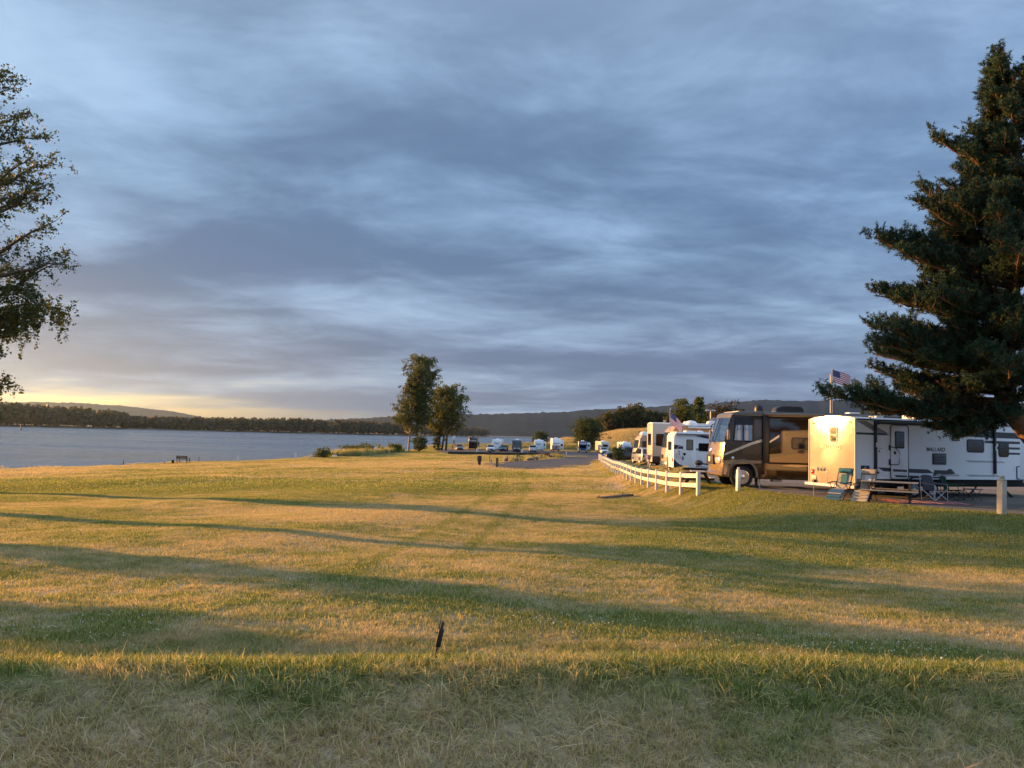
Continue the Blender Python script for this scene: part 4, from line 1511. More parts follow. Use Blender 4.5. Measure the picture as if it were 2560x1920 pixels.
    D = lambda pts, mt: decal(T, [(x, z + o) for x, z in pts], 0.0, -1, mt)
    D([(0.10, 2.25), (0.58, 2.25), (1.76, 1.80), (1.12, 1.80)], GREYM)
    D([(0.02, 1.80), (1.60, 1.80), (1.80, 1.72), (0.02, 1.72)], GREYD)
    D([(5.80, 2.03), (9.30, 2.01), (9.38, 1.98), (9.38, 1.76), (6.40, 1.78)], GREYD)
    D([(7.20, 1.64), (9.38, 1.64), (9.38, 1.535), (7.20, 1.535)], GREYD)
    D([(7.86, 1.39), (9.38, 1.39), (9.38, 1.30), (7.86, 1.30)], GREYD)
    D([(8.68, 1.16), (9.38, 1.16), (9.38, 1.075), (8.68, 1.075)], NAVY)
    D([(6.02, 0.80), (8.2, 0.79), (8.5, 0.715), (6.26, 0.715)], GREYL)
    D([(6.04, 0.21), (8.0, 0.20), (8.3, 0.125), (6.27, 0.125)], GREYL)
    D([(1.17, 0.455), (3.90, 0.40), (4.20, 0.25), (3.62, 0.24), (1.48, 0.31)], GREYD)
    D([(4.25, 0.38), (4.95, 0.37), (5.10, 0.44), (5.22, 0.42), (5.45, 0.24), (4.15, 0.13)], GREYD)
    D([(1.97, 0.175), (3.9, 0.12), (4.25, 0.04), (2.12, 0.075)], GREYD)
    D([(4.35, 0.235), (5.60, 0.215), (5.72, 0.13), (4.35, 0.13)], GREYL)
    text_mesh('lettering', 'MALLARD', 0.235, GREYD, T, Matrix.Translation((3.80, -0.004, 1.135 + o)) @ SIDE @ Matrix.Scale(1.02, 4, (1, 0, 0)), 0.003, 0.12)
    # door
    dr = MB().rrect(1.84, 2.78, 0.015 + o, 2.13 + o, 0.14, -0.030, 0.01, 'XZ', 0.012).build('door', WHITE, T)
    fr_ = [(1.84 + 0.94 * 0, 0)]
    m = MB()
    pts = []
    for cx, cz, s in ((2.66, 2.01 + o, 0), (1.96, 2.01 + o, 1), (1.96, 0.13 + o, 2), (2.66, 0.13 + o, 3)):
        for k in range(5):
            a = (s + k / 4) * PI / 2
            pts.append((cx + 0.13 * math.cos(a), -0.032, cz + 0.13 * math.sin(a)))
    m.tube(pts, 0.016, 6, True).build('door_seal', BLACK, dr)
    window(dr, 2.06, 2.55, 1.215 + o, 1.895 + o, -0.03, -1, 'XZ', 0.06)
    MB().box(2.00, 2.10, -0.06, -0.03, 0.98 + o, 1.10 + o, 0.01).build('latch', BLACK, dr)
    MB().tube([(1.78, -0.03, 1.27 + o), (1.80, -0.09, 1.27 + o), (1.92, -0.12, 1.26 + o), (2.17, -0.13, 1.11 + o), (2.18, -0.13, 0.66 + o), (2.14, -0.12, 0.58 + o), (1.80, -0.09, 0.57 + o), (1.78, -0.03, 0.57 + o)], 0.016, 8).build('grab_handle', BLACK, dr)
    for z in (1.25, 0.68):
        MB().box(1.755, 1.82, -0.045, 0, z - 0.12 + o, z + 0.10 + o, 0.01).build('handle_bracket', BLACK, dr)
    decal(dr, [(1.92, 0.40 + o), (2.70, 0.375 + o), (2.70, 0.29 + o), (1.98, 0.30 + o)], -0.03, -1, GREYD)
    decal(dr, [(2.02, 0.165 + o), (2.70, 0.15 + o), (2.70, 0.08 + o), (2.12, 0.085 + o)], -0.03, -1, GREYD)
    # windows, vents, hatches
    window(T, 6.13, 7.15, 1.13 + o, 1.68 + o, 0, -1, 'XZ', 0.10)
    window(T, 8.03, 8.67, 0.97 + o, 1.62 + o, 0, -1, 'XZ', 0.12, split=[('h', 1.33 + o)])
    g = MB().rrect(4.14, 4.91, 0.60 + o, 1.06 + o, 0.04, -0.03, 0.01, 'XZ', 0.008).build('fridge_vent', BLACK, T)
    for k in range(6):
        z = 0.66 + o + k * 0.062
        MB().prism([(-0.052, z), (-0.03, z + 0.03), (-0.028, z)], 4.20, 4.85, 'YZ').build('slat', GREYD, g)
    v = MB().box(5.25, 5.68, -0.045, 0, 1.59 + o, 1.76 + o, 0.012).build('porch_light', GREYD, T)
    MB().box(5.29, 5.64, -0.052, -0.044, 1.62 + o, 1.73 + o).build('lens', GREYM, v)
    MB().lathe([(0.08, 0.0), (0.08, -0.03), (0.05, -0.045), (0.01, -0.045)], (7.33, 0, 1.76 + o), 'Y', 18).build('speaker', BLACK, T)
    h = MB().rrect(9.13, 9.36, 0.02 + o, 0.59 + o, 0.06, -0.02, 0.01, 'XZ', 0.006).build('storage_hatch', NAVY, T)
    MB().rrect(9.17, 9.35, 0.06 + o, 0.55 + o, 0.04, -0.026, -0.015, 'XZ').build('hatch_panel', WHITE, h)
    k_ = MB().box(0.30, 0.74, -0.015, 0, 0.37 + o, 0.52 + o, 0.006).build('service_hatch', BLACK, T)
    MB().box(0.46, 0.56, -0.022, -0.012, 0.40 + o, 0.48 + o, 0.004).build('latch', GREYM, k_)
    MB().lathe([(0.045, 0), (0.045, -0.02), (0.01, -0.025)], (1.19, 0, 0.25 + o), 'Y', 14).build('water_inlet', BLACK, T)
    MB().lathe([(0.03, 0), (0.03, -0.02), (0.01, -0.025)], (1.25, 0, 1.09 + o), 'Y', 12).build('lock', BLACK, T)
    MB().box(1.08, 1.42, -0.012, 0, 1.19 + o, 1.21 + o).build('hatch_hinge', GREYL, T)
    # awning
    MB().cyl((1.0, -0.12, 2.21 + o), (7.80, -0.12, 2.23 + o), 0.062, seg=16).build('awning_roller', mat('charcoal fabric', (0.06, 0.06, 0.068), 0.7), T)
    for x in (1.02, 7.76):
        a = MB().box(x - 0.055, x + 0.055, -0.085, -0.01, 0.25 + o, 2.20 + o, 0.01).build('awning_arm', BLACK, T)
        MB().box(x - 0.075, x + 0.075, -0.19, -0.02, 2.13 + o, 2.29 + o, 0.015).build('end_cap', BLACK, a)
        MB().box(x - 0.02, x + 0.05, -0.094, -0.084, 1.25 + o, 1.42 + o).build('sticker', WHITE_FLAT, a)
    # axles
    for x in (3.25, 4.28):
        wheel(T, x, 0.10, 0.34, 0.345, 0.22, -1, ALU)
        wheel(T, x, 2.34, 0.34, 0.345, 0.22, 1, ALU)
    MB().prism([(2.75, 0.55), (2.85, 0.80), (3.05, 0.88), (4.5, 0.88), (4.70, 0.80), (4.78, 0.55), (4.72, 0.55), (4.62, 0.76), (4.45, 0.82), (3.1, 0.82), (2.92, 0.76), (2.81, 0.55)], -0.025, 0.03, 'XZ').build('wheel_arch', BLACK, T)
    # stabiliser jacks and steps
    for x, s in ((6.35, 1), (9.0, -1)):
        j = MB().tube([(x + 0.75 * s, 0.25, 0.56), (x, 0.12, 0.03)], 0.032, 8).build('stabiliser_jack', CHASSIS, T)
        MB().box(x - 0.12, x + 0.12, 0.04, 0.20, 0.0, 0.03).build('foot', CHASSIS, j)
    MB().tube([(8.4, 0.3, 0.56), (9.15, 0.2, 0.05)], 0.03, 8).build('stabiliser_jack', CHASSIS, T)
    st = MB().box(2.0, 2.66, -0.42, 0.0, 0.62, 0.65, 0.008).build('entry_step', BLACK_METAL, T)
    MB().box(2.0, 2.66, -0.72, -0.40, 0.32, 0.35, 0.008).build('tread', BLACK_METAL, st)
    for x in (2.0, 2.66):
        MB().tube([(x, -0.05, 0.66), (x, -0.42, 0.62), (x, -0.72, 0.06)], 0.014, 6).build('stringer', BLACK_METAL, st)
    # tongue and roof gear
    MB().prism([(9.9, 0.5), (11.3, 1.15), (11.3, 1.3), (9.9, 2.0)], 0.5, 0.58, 'XY').build('tongue', CHASSIS, T)
    ac_unit(T, 4.7, 1.22, TOP + 0.12, WHITE_FLAT, 0.95, 0.7, 0.24)
    for x in (2.2, 6.6):
        MB().box(x, x + 0.42, 1.0, 1.42, TOP + 0.11, TOP + 0.20, 0.03).build('roof_vent', WHITE_FLAT, T)
    return T


mallard()


# ------------------------------------------------------------------ brown motorhome
BROWN = mat('metallic brown paint', (0.036, 0.021, 0.011), 0.10, 0.35, vary=0.08, coat=1.0)
BROWN_MID = mat('bronze paint', (0.080, 0.042, 0.016), 0.08, 0.35, vary=0.08, coat=1.0)
BROWN_TAN = mat('champagne paint', (0.30, 0.21, 0.13), 0.14, 0.3, vary=0.06, coat=1.0)
GREY_ROOF = mat('grey roof cap', (0.13, 0.125, 0.12), 0.35, 0.2, vary=0.06, coat=0.3)
SILVER = mat('silver stripe', (0.56, 0.53, 0.48), 0.25, 0.3, vary=0.03)


def arc(cx, cz, r, a0, a1, n):
    return [(cx + r * math.cos(a0 + (a1 - a0) * k / n), cz + r * math.sin(a0 + (a1 - a0) * k / n)) for k in range(n + 1)]


def nose_bulge(W, amt, x1):
    """round the front of a coach in plan"""
    def fn(c):
        k = max(0.0, 1 - max(0.0, c.x) / x1)
        u = (c.y - W / 2) / (W / 2)
        return Vector((c.x + amt * k * abs(u) ** 2.6, c.y, c.z))
    return fn


def brown_mh():
    T = thing('motorhome', 'large glossy brown motorhome with a silver stripe, parked behind the fence end', 'motorhome', (9.36, 35.0, 3.93))
    Wd, L = 2.5, 10.6
    bulge = nose_bulge(Wd, 0.26, 1.2)
    wx, wr = 1.12, 0.62
    arch1 = arc(wx, 0.60, wr, PI + 0.25, -0.25, 14)
    arch2 = arc(7.3, 0.60, wr, PI + 0.25, -0.25, 14)
    # the coach shell: cut into vertical slices so that it can be rounded at the nose
    def shell(y0, y1, name, material, prof):
        m = MB()
        m.prism(prof, y0, y1, 'XZ')
        return m
    prof = ([(0.10, 0.52), (0.0, 0.72), (0.03, 0.95), (-0.02, 1.25), (0.0, 1.60), (0.06, 2.03), (0.22, 2.55), (0.42, 3.15), (0.52, 3.32), (0.75, 3.38), (L - 0.15, 3.42), (L, 3.2), (L, 0.55)]
            + arch2[::-1] + arch1[::-1])
    n = 10
    m = MB()
    rows = []
    for k in range(n + 1):
        y = Wd * k / n
        rows.append([m.bm.verts.new(bulge(Vector((x, y, z)))) for x, z in prof])
    q = len(prof)
    for a, b in zip(rows[:-1], rows[1:]):
        for i in range(q):
            j = (i + 1) % q
            if 5 <= i <= 6:      # windscreen opening
                continue
            m.bm.faces.new((a[i], a[j], b[j], b[i]))
    ends = [m.bm.faces.new(rows[0]), m.bm.faces.new(rows[-1][::-1])]
    # cab side windows are real openings: cut them as inset holes with glass, so leave the side in two pieces
    bmesh.ops.delete(m.bm, geom=ends, context='FACES_ONLY')
    m.build('body', BROWN_TAN, T)
    # side skins with a cab window opening, near (y=0) and far (y=W)
    wz0, wz1 = 2.12, 3.18
    for y, out in ((0.0, -1), (Wd, 1)):
        s = MB()
        hole = [(0.58, wz0), (1.58, wz0), (1.58, wz1), (0.70, wz1)]
        f = lambda x: x + 0.26 * max(0.0, 1 - max(0, x) / 1.2)

        def poly(pts):
            vs_ = [s.bm.verts.new(Vector((f(x), y, z))) for x, z in pts]
            s.bm.faces.new(vs_)
        fx = [(0.10, 0.52), (0.0, 0.72), (0.03, 0.95), (-0.02, 1.25), (0.0, 1.60), (0.06, 2.03), (0.22, 2.55), (0.42, 3.15), (0.52, 3.32), (0.75, 3.38)]
        low = [(0.10, 0.52)] + [p for p in fx[1:6]] + [(0.09, wz0), (0.58, wz0), (1.58, wz0), (L, wz0), (L, 0.55)] + arch2[::-1] + arch1[::-1]
        poly(low)
        poly([(0.09, wz0), (0.22, 2.55), (0.42, 3.15), (0.43, wz1), (0.70, wz1), (0.58, wz0)])
        poly([(1.58, wz0), (1.58, wz1), (L, wz1), (L, wz0)])
        poly([(0.43, wz1), (0.52, 3.32), (0.75, 3.38), (L - 0.15, 3.42), (L, 3.2), (L, wz1), (1.58, wz1), (0.70, wz1)])
        s.build('side_wall', BROWN, T, smooth=0)
        yy = y + out * 0.01
        fr = MB()
        for a, b in zip(hole, hole[1:] + hole[:1]):
            fr.tube([(f(a[0]), yy, a[1]), (f(b[0]), yy, b[1])], 0.03, 6)
        cw = fr.build('cab_window', BLACK, T)
        g = MB()
        g.bm.faces.new([g.bm.verts.new(Vector((f(x), y - out * 0.01, z))) for x, z in hole])
        g.build('pane', CLEAR, cw)
        MB().box(1.12, 1.17, yy - 0.02, yy + 0.02, wz0, 2.86).build('mullion', BLACK, cw)
        MB().box(0.74, 1.58, yy - 0.015, yy + 0.015, 2.84, 3.16).build('upper_tint', DARK_GLASS, cw)
    # windscreen
    g = MB()
    wsr = []
    for k in range(n + 1):
        y = Wd * k / n
        wsr.append([g.bm.verts.new(bulge(Vector((x - 0.004, y, z)))) for x, z in ((0.06, 2.03), (0.22, 2.55), (0.42, 3.15))])
    for a, b in zip(wsr[:-1], wsr[1:]):
        for i in range(2):
            g.bm.faces.new((a[i], a[i + 1], b[i + 1], b[i]))
    ws = g.build('windscreen', CLEAR, T)
    for k in (0, n // 2, n):
        y = Wd * k / n
        MB().tube([bulge(Vector((x - 0.01, y, z))) for x, z in ((0.06, 2.03), (0.22, 2.55), (0.42, 3.15))], 0.035 if k in (0, n) else 0.014, 6).build('pillar', BLACK, ws)
    for y in (0.7, 1.5):
        MB().tube([bulge(Vector((0.02, y, 1.96))), bulge(Vector((0.05, y + 0.25, 2.06))), bulge(Vector((0.12, y + 0.75, 2.28)))], 0.012, 5).build('wiper', BLACK, ws)
    # front cap trim, lamps, grille
    m = MB()
    for row in range(1):
        pass
    cap = MB()
    rows = []
    for k in range(n + 1):
        y = Wd * k / n
        rows.append([cap.bm.verts.new(bulge(Vector((x, y, z)))) for x, z in ((0.40, 3.16), (0.49, 3.34), (0.72, 3.43), (1.25, 3.46))])
    for a, b in zip(rows[:-1], rows[1:]):
        for i in range(3):
            cap.bm.faces.new((a[i], a[i + 1], b[i + 1], b[i]))
    cap.build('front_cap', GREY_ROOF, T)
    MB().prism([(0.62, 3.28), (0.72, 3.40), (1.0, 3.47), (L, 3.50), (L + 0.02, 3.30), (1.2, 3.25)], -0.05, 0.10, 'XZ', 0.02).build('roof_edge', GREY_ROOF, T)
    MB().prism([(0.62, 3.28), (0.72, 3.40), (1.0, 3.47), (L, 3.50), (L + 0.02, 3.30), (1.2, 3.25)], Wd - 0.10, Wd + 0.05, 'XZ', 0.02).build('roof_edge', GREY_ROOF, T)
    MB().box(0.95, L - 0.05, 0.08, Wd - 0.08, 3.40, 3.475).build('roof', WHITE_FLAT, T)
    gr = MB().prism([(0.62, 1.02), (1.88, 1.02), (1.80, 1.46), (0.70, 1.46)], -0.05, 0.12, 'YZ', 0.02).build('grille', BLACK, T)
    MB().box(-0.062, -0.045, 1.12, 1.38, 1.14, 1.36, 0.006).build('number_plate', WHITE_FLAT, gr)
    for y0, y1 in ((0.16, 0.56), (1.94, 2.34)):
        a = MB()
        a.rrect(y0, y1, 1.08, 1.36, 0.10, -0.02, 0.25, 'YZ', 0.02)
        a.warp(lambda c: Vector((c.x + 0.26 * abs((c.y - 1.25) / 1.25) ** 2.6 - 0.02, c.y, c.z)))
        a.build('headlamp', LAMP_GLASS, T)
        b = MB()
        b.lathe([(0.085, 0.1), (0.085, -0.03), (0.01, -0.04)], (0.06 + 0.26 * abs(((y0 + y1) / 2 - 1.25) / 1.25) ** 2.6, (y0 + y1) / 2, 0.80), 'X', 16)
        b.build('fog_lamp', LAMP_GLASS, T)
    MB().lathe([(0.16, 0.08), (0.16, -0.02), (0.12, -0.04), (0.10, -0.02), (0.01, -0.02)], (0.0, 1.25, 1.66), 'X', 24).build('badge', CHROME, T)
    bu = MB()
    rows = []
    for k in range(n + 1):
        y = Wd * k / n
        rows.append([bu.bm.verts.new(bulge(Vector((x, y, z)))) for x, z in ((0.08, 0.50), (-0.06, 0.56), (-0.08, 0.66), (-0.01, 0.72), (0.12, 0.74))])
    for a, b in zip(rows[:-1], rows[1:]):
        for i in range(4):
            bu.bm.faces.new((a[i], a[i + 1], b[i + 1], b[i]))
    bu.build('bumper', BROWN_TAN, T)
    for s in (0, 1):
        y = -0.30 if s == 0 else Wd + 0.30
        yb = 0.02 if s == 0 else Wd - 0.02
        mm = MB().tube([(0.62, yb, 3.0), (0.42, y * 0.7 + yb * 0.3, 2.86), (0.38, y, 2.6)], 0.025, 6).build('mirror', BLACK, T)
        MB().box(0.33, 0.44, y - 0.11, y + 0.11, 2.15, 2.62, 0.04).build('mirror_head', BROWN_TAN, mm)
    # side paint: sweeping bands
    X0, Z0 = 9.36, 3.93
    D = lambda pts, mt, lift: decal(T, [(x - X0, z - Z0) for x, z in pts], 0.0, -1, mt, 'stripe', lift)
    D([(9.66, 5.46), (10.93, 6.03), (12.11, 6.37), (12.11, 6.27), (10.97, 5.91), (9.66, 5.37)], SILVER, 0.010)
    D([(10.46, 6.00), (11.37, 6.00), (11.37, 6.13), (10.96, 6.01), (10.46, 5.80)], BROWN_MID, 0.004)
    D([(10.46, 5.70), (11.35, 5.98), (11.35, 5.10), (10.46, 5.10)], BROWN_MID, 0.006)
    D([(11.65, 6.10), (12.3, 6.32), (13.9, 6.45), (13.9, 5.10), (11.65, 5.08)], BROWN_MID, 0.006)
    D([(11.0, 7.05), (11.35, 7.05), (11.35, 6.30), (11.0, 6.20)], BROWN_MID, 0.004)
    D([(11.66, 7.10), (12.12, 7.10), (12.12, 6.42), (11.66, 6.28)], BROWN_MID, 0.005)
    D([(9.70, 5.16), (10.4, 5.44), (11.3, 5.50), (13.8, 5.95), (13.8, 5.86), (11.3, 5.36), (10.35, 5.24)], BROWN, 0.012)
    D([(9.90, 5.19), (10.90, 5.32), (13.8, 5.52), (13.8, 5.42), (10.9, 5.22)], BROWN, 0.013)
    D([(9.62, 5.15), (10.0, 5.20), (11.2, 5.18), (13.8, 5.36), (13.8, 5.28), (11.1, 5.05), (9.70, 4.98)], BROWN_TAN, 0.008)
    D([(12.2, 4.98), (13.0, 5.10), (13.8, 5.13), (13.8, 5.04), (13.0, 4.93)], BROWN_TAN, 0.008)
    D([(9.53, 4.52), (9.72, 4.52), (9.85, 4.75), (9.85, 5.02), (9.62, 5.02)], BROWN_TAN, 0.007)
    # slide-out room on the near side with its window
    so = MB().box(2.30, 6.3, -0.06, 0.0, 1.12, 3.16, 0.015).build('slide_out', BROWN, T)
    window(so, 3.30, 4.45, 1.80, 2.34, -0.06, -1, 'XZ', 0.10)
    decal(so, [(2.32, 2.15), (2.75, 2.44), (2.75, 2.34), (2.32, 2.06)], -0.06, -1, SILVER, 'stripe', 0.006)
    decal(so, [(2.32, 1.2), (4.1, 1.2), (4.1, 1.75), (2.32, 1.55)], -0.06, -1, BROWN_MID, 'stripe', 0.004)
    decal(so, [(2.32, 1.52), (4.2, 1.86), (6.2, 2.05), (6.2, 1.95), (4.2, 1.74), (2.32, 1.40)], -0.06, -1, BROWN, 'stripe', 0.007)
    decal(so, [(3.0, 2.5), (4.3, 2.55), (5.9, 2.7), (5.9, 2.55), (4.3, 2.44), (3.0, 2.4)], -0.06, -1, BROWN_MID, 'stripe', 0.004)
    MB().box(2.00, 2.26, -0.13, 0.0, 1.14, 3.30, 0.02).build('awning_arm', BLACK, T)
    MB().cyl((2.0, -0.16, 3.36), (L - 0.4, -0.16, 3.38), 0.065, seg=14).build('awning_roller', GREY_ROOF, T)
    # wheel arches and wheels
    for cx in (wx, 7.3):
        a0 = arc(cx, 0.60, wr + 0.075, PI + 0.15, -0.15, 16)
        a1 = arc(cx, 0.60, wr - 0.005, PI + 0.15, -0.15, 16)
        MB().prism(a0 + a1[::-1], -0.03, 0.03, 'XZ').build('wheel_arch', mat('arch trim', (0.17, 0.15, 0.13), 0.4), T)
        MB().box(cx - 0.75, cx + 0.75, 0.35, 0.40, 0.45, 1.3).build('wheel_well', CHASSIS, T)
        wheel(T, cx, 0.06, 0.50, 0.50, 0.28, -1, CHROME, 36)
        wheel(T, cx, Wd - 0.06, 0.50, 0.50, 0.28, 1, CHROME, 28)
    MB().box(1.9, 6.6, 0.2, Wd - 0.2, 0.42, 0.60).build('underbelly', CHASSIS, T)
    MB().box(2.6, 3.0, 0.3, 0.7, 0.30, 0.43, 0.02).build('tank', WHITE_FLAT, T)
    MB().prism([(1.78, 0.55), (1.85, 0.55), (1.83, 0.12), (1.78, 0.12)], 0.08, 0.36, 'XZ').build('mud_flap', RUBBER, T)
    lv = MB().tube([(1.95, 0.2, 0.42), (1.95, 0.15, 0.04)], 0.03, 8).build('levelling_jack', ALU, T)
    MB().lathe([(0.09, 0.0), (0.09, 0.03), (0.03, 0.04)], (1.95, 0.15, 0.0), 'Z', 14).build('foot', ALU, lv)
    MB().lathe([(0.07, 0), (0.07, -0.012), (0.03, -0.016)], (0.68, 0, 1.34), 'Y', 16).build('fuel_flap', CHROME, T)
    # cab interior seen through the glass
    for y in (0.55, 1.75):
        s = MB().box(1.05, 1.55, y - 0.26, y + 0.26, 1.72, 1.92, 0.06).build('seat', mat('cream leather', (0.42, 0.36, 0.28), 0.55), T)
        MB().box(1.45, 1.60, y - 0.25, y + 0.25, 1.85, 2.65, 0.06).build('seat_back', MATS['cream leather'], s)
        MB().box(1.46, 1.58, y - 0.14, y + 0.14, 2.67, 2.88, 0.05).build('headrest', MATS['cream leather'], s)
    MB().prism([(0.25, 1.6), (0.28, 2.06), (0.55, 2.10), (0.72, 1.95), (0.72, 1.6)], 0.2, Wd - 0.2, 'XZ', 0.03).build('dashboard', mat('tan dashboard', (0.20, 0.16, 0.12), 0.6), T)
    sw = MB()
    sw.tube([(0.78 + 0.12 * math.sin(a), 0.55 + 0.22 * math.cos(a), 2.06 + 0.20 * math.sin(a)) for a in np.linspace(0, 2 * PI, 20, endpoint=False)], 0.016, 6, True)
    sw.build('steering_wheel', BLACK, T)
    MB().box(0.5, 9.8, 0.05, Wd - 0.05, 1.55, 1.60).build('floor_panel', CHASSIS, T)
    MB().box(2.4, 2.44, 0.05, Wd - 0.05, 1.6, 3.35).build('partition', mat('cabin lining', (0.32, 0.26, 0.20), 0.7), T)
    # roof gear
    dome(T, 2.12, 0.9, 3.47, 0.20, 0.40, BLACK)
    MB().lathe([(0.22, 0), (0.22, 0.06), (0.18, 0.07)], (2.12, 0.9, 3.44), 'Z', 20).build('dome_base', WHITE_FLAT, T)
    ac_unit(T, 3.45, 0.9, 3.475, BLACK, 1.25, 0.8, 0.30)
    ac_unit(T, 8.2, 0.9, 3.475, BLACK, 1.25, 0.8, 0.30)
    MB().box(2.75, 3.0, 0.6, 1.0, 3.47, 3.52, 0.01).build('roof_vent', WHITE_FLAT, T)
    MB().box(6.2, 6.7, 0.6, 1.1, 3.47, 3.57, 0.03).build('roof_vent', WHITE_FLAT, T)
    return T


brown_mh()


# ------------------------------------------------------------------ smaller white trailer beyond the fence
def white_trailer():
    T = thing('travel_trailer', 'small white trailer with a purple swoosh and side door, between the tan and brown motorhomes', 'trailer', (10.95, 52.0, 3.81))
    Wd, L = 2.3, 6.6
    MB().prism([(0, 0.36), (-0.02, 1.3), (0, 2.45), (0.10, 2.66), (0.35, 2.72), (L - 0.3, 2.72), (L, 2.5), (L, 0.36)], 0, Wd, 'XZ', 0.05).build('body', WHITE, T)
    MB().box(0.2, L - 0.1, 0.1, Wd - 0.1, 2.715, 2.76).build('roof', WHITE_FLAT, T)
    MB().prism([(0.0, 0.38), (0.9, 0.38), (0.35, 0.62), (0.0, 0.95)], -0.004, 0, 'XZ').build('stripe', GREYD, T)
    decal(T, [(0.02, 1.90), (0.62, 1.82), (0.62, 1.60), (0.02, 1.60)], 0, -1, mat('plum decal', (0.045, 0.03, 0.05), 0.35), 'stripe')
    decal(T, [(0.62, 1.80), (1.48, 1.70), (2.3, 1.58), (2.3, 1.48), (1.48, 1.55), (0.62, 1.58)], 0, -1, GREYM, 'stripe')
    decal(T, [(1.40, 2.54), (2.0, 2.55), (2.6, 2.46), (3.2, 2.30), (2.2, 2.36), (1.7, 2.46)], 0, -1, NAVY, 'stripe', 0.006)
    decal(T, [(0.65, 0.92), (1.4, 0.76), (2.4, 0.68), (3.0, 0.66), (3.0, 0.56), (2.2, 0.60), (1.4, 0.66)], 0, -1, MATS['plum decal'], 'stripe')
    decal(T, [(1.5, 0.52), (2.4, 0.44), (2.4, 0.40), (1.5, 0.47)], 0, -1, GREYM, 'stripe')
    d = MB().rrect(0.63, 1.49, 0.38, 2.49, 0.10, -0.02, 0.01, 'XZ', 0.01).build('door', WHITE, T)
    window(d, 0.84, 1.30, 1.55, 2.26, -0.02, -1, 'XZ', 0.07, BLACK, mat('blind behind glass', (0.24, 0.20, 0.14), 0.25, coat=0.6))
    MB().box(0.58, 0.66, -0.05, 0, 0.9, 1.1, 0.01).build('latch', BLACK, d)
    MB().lathe([(0.09, 0.0), (0.09, -0.025), (0.01, -0.03)], (0.72, -0.02, 1.28), 'Y', 14).build('hatch', BLACK, d)
    p = MB().rrect(0.17, 0.58, 1.02, 1.62, 0.05, -0.035, 0, 'XZ', 0.01).build('folded_step_panel', WHITE_FLAT, T)
    MB().tube([(0.17, -0.05, 1.1), (0.17, -0.09, 1.55), (0.30, -0.10, 1.78), (0.58, -0.09, 1.80)], 0.018, 6).build('grab_handle', ALU, T)
    for z in (1.42, 1.26):
        MB().box(0.34, 0.42, -0.045, -0.03, z - 0.05, z + 0.05).build('sticker', GREYM, p)
    window(T, 1.66, 2.9, 1.50, 2.04, 0, -1, 'XZ', 0.09)
    MB().cyl((0.12, -0.10, 2.64), (5.9, -0.10, 2.64), 0.075, seg=14).build('awning_roller', ALU, T)
    MB().box(0.9, 1.6, 0.4, 1.2, 2.75, 2.86, 0.03).build('roof_vent', WHITE_FLAT, T)
    dome(T, 1.95, 0.8, 2.75, 0.22, 0.14, WHITE_FLAT)
    ac_unit(T, 3.2, 1.1, 2.75, WHITE_FLAT)
    MB().box(0.2, 6.5, 0.15, Wd - 0.15, 0.22, 0.37).build('chassis_rail', CHASSIS, T)
    for y, s in ((0.05, -1), (Wd - 0.05, 1)):
        wheel(T, 3.9, y, 0.34, 0.34, 0.2, s, ALU, 20)
    for y in (0.25, 2.05):
        MB().box(-0.05, 0.0, y - 0.10, y + 0.10, 0.75, 1.0, 0.01).build('tail_light', RED_LENS, T)
    window(T, 0.6, 1.7, 1.5, 2.1, -0.018, -1, 'YZ', 0.08, name='end_window')
    for y in (0.3, 1.9):
        MB().box(-0.03, 0.02, y - .05, y + .05, 2.42, 2.46).build('clearance_light', AMBER, T)
    return T


white_trailer()


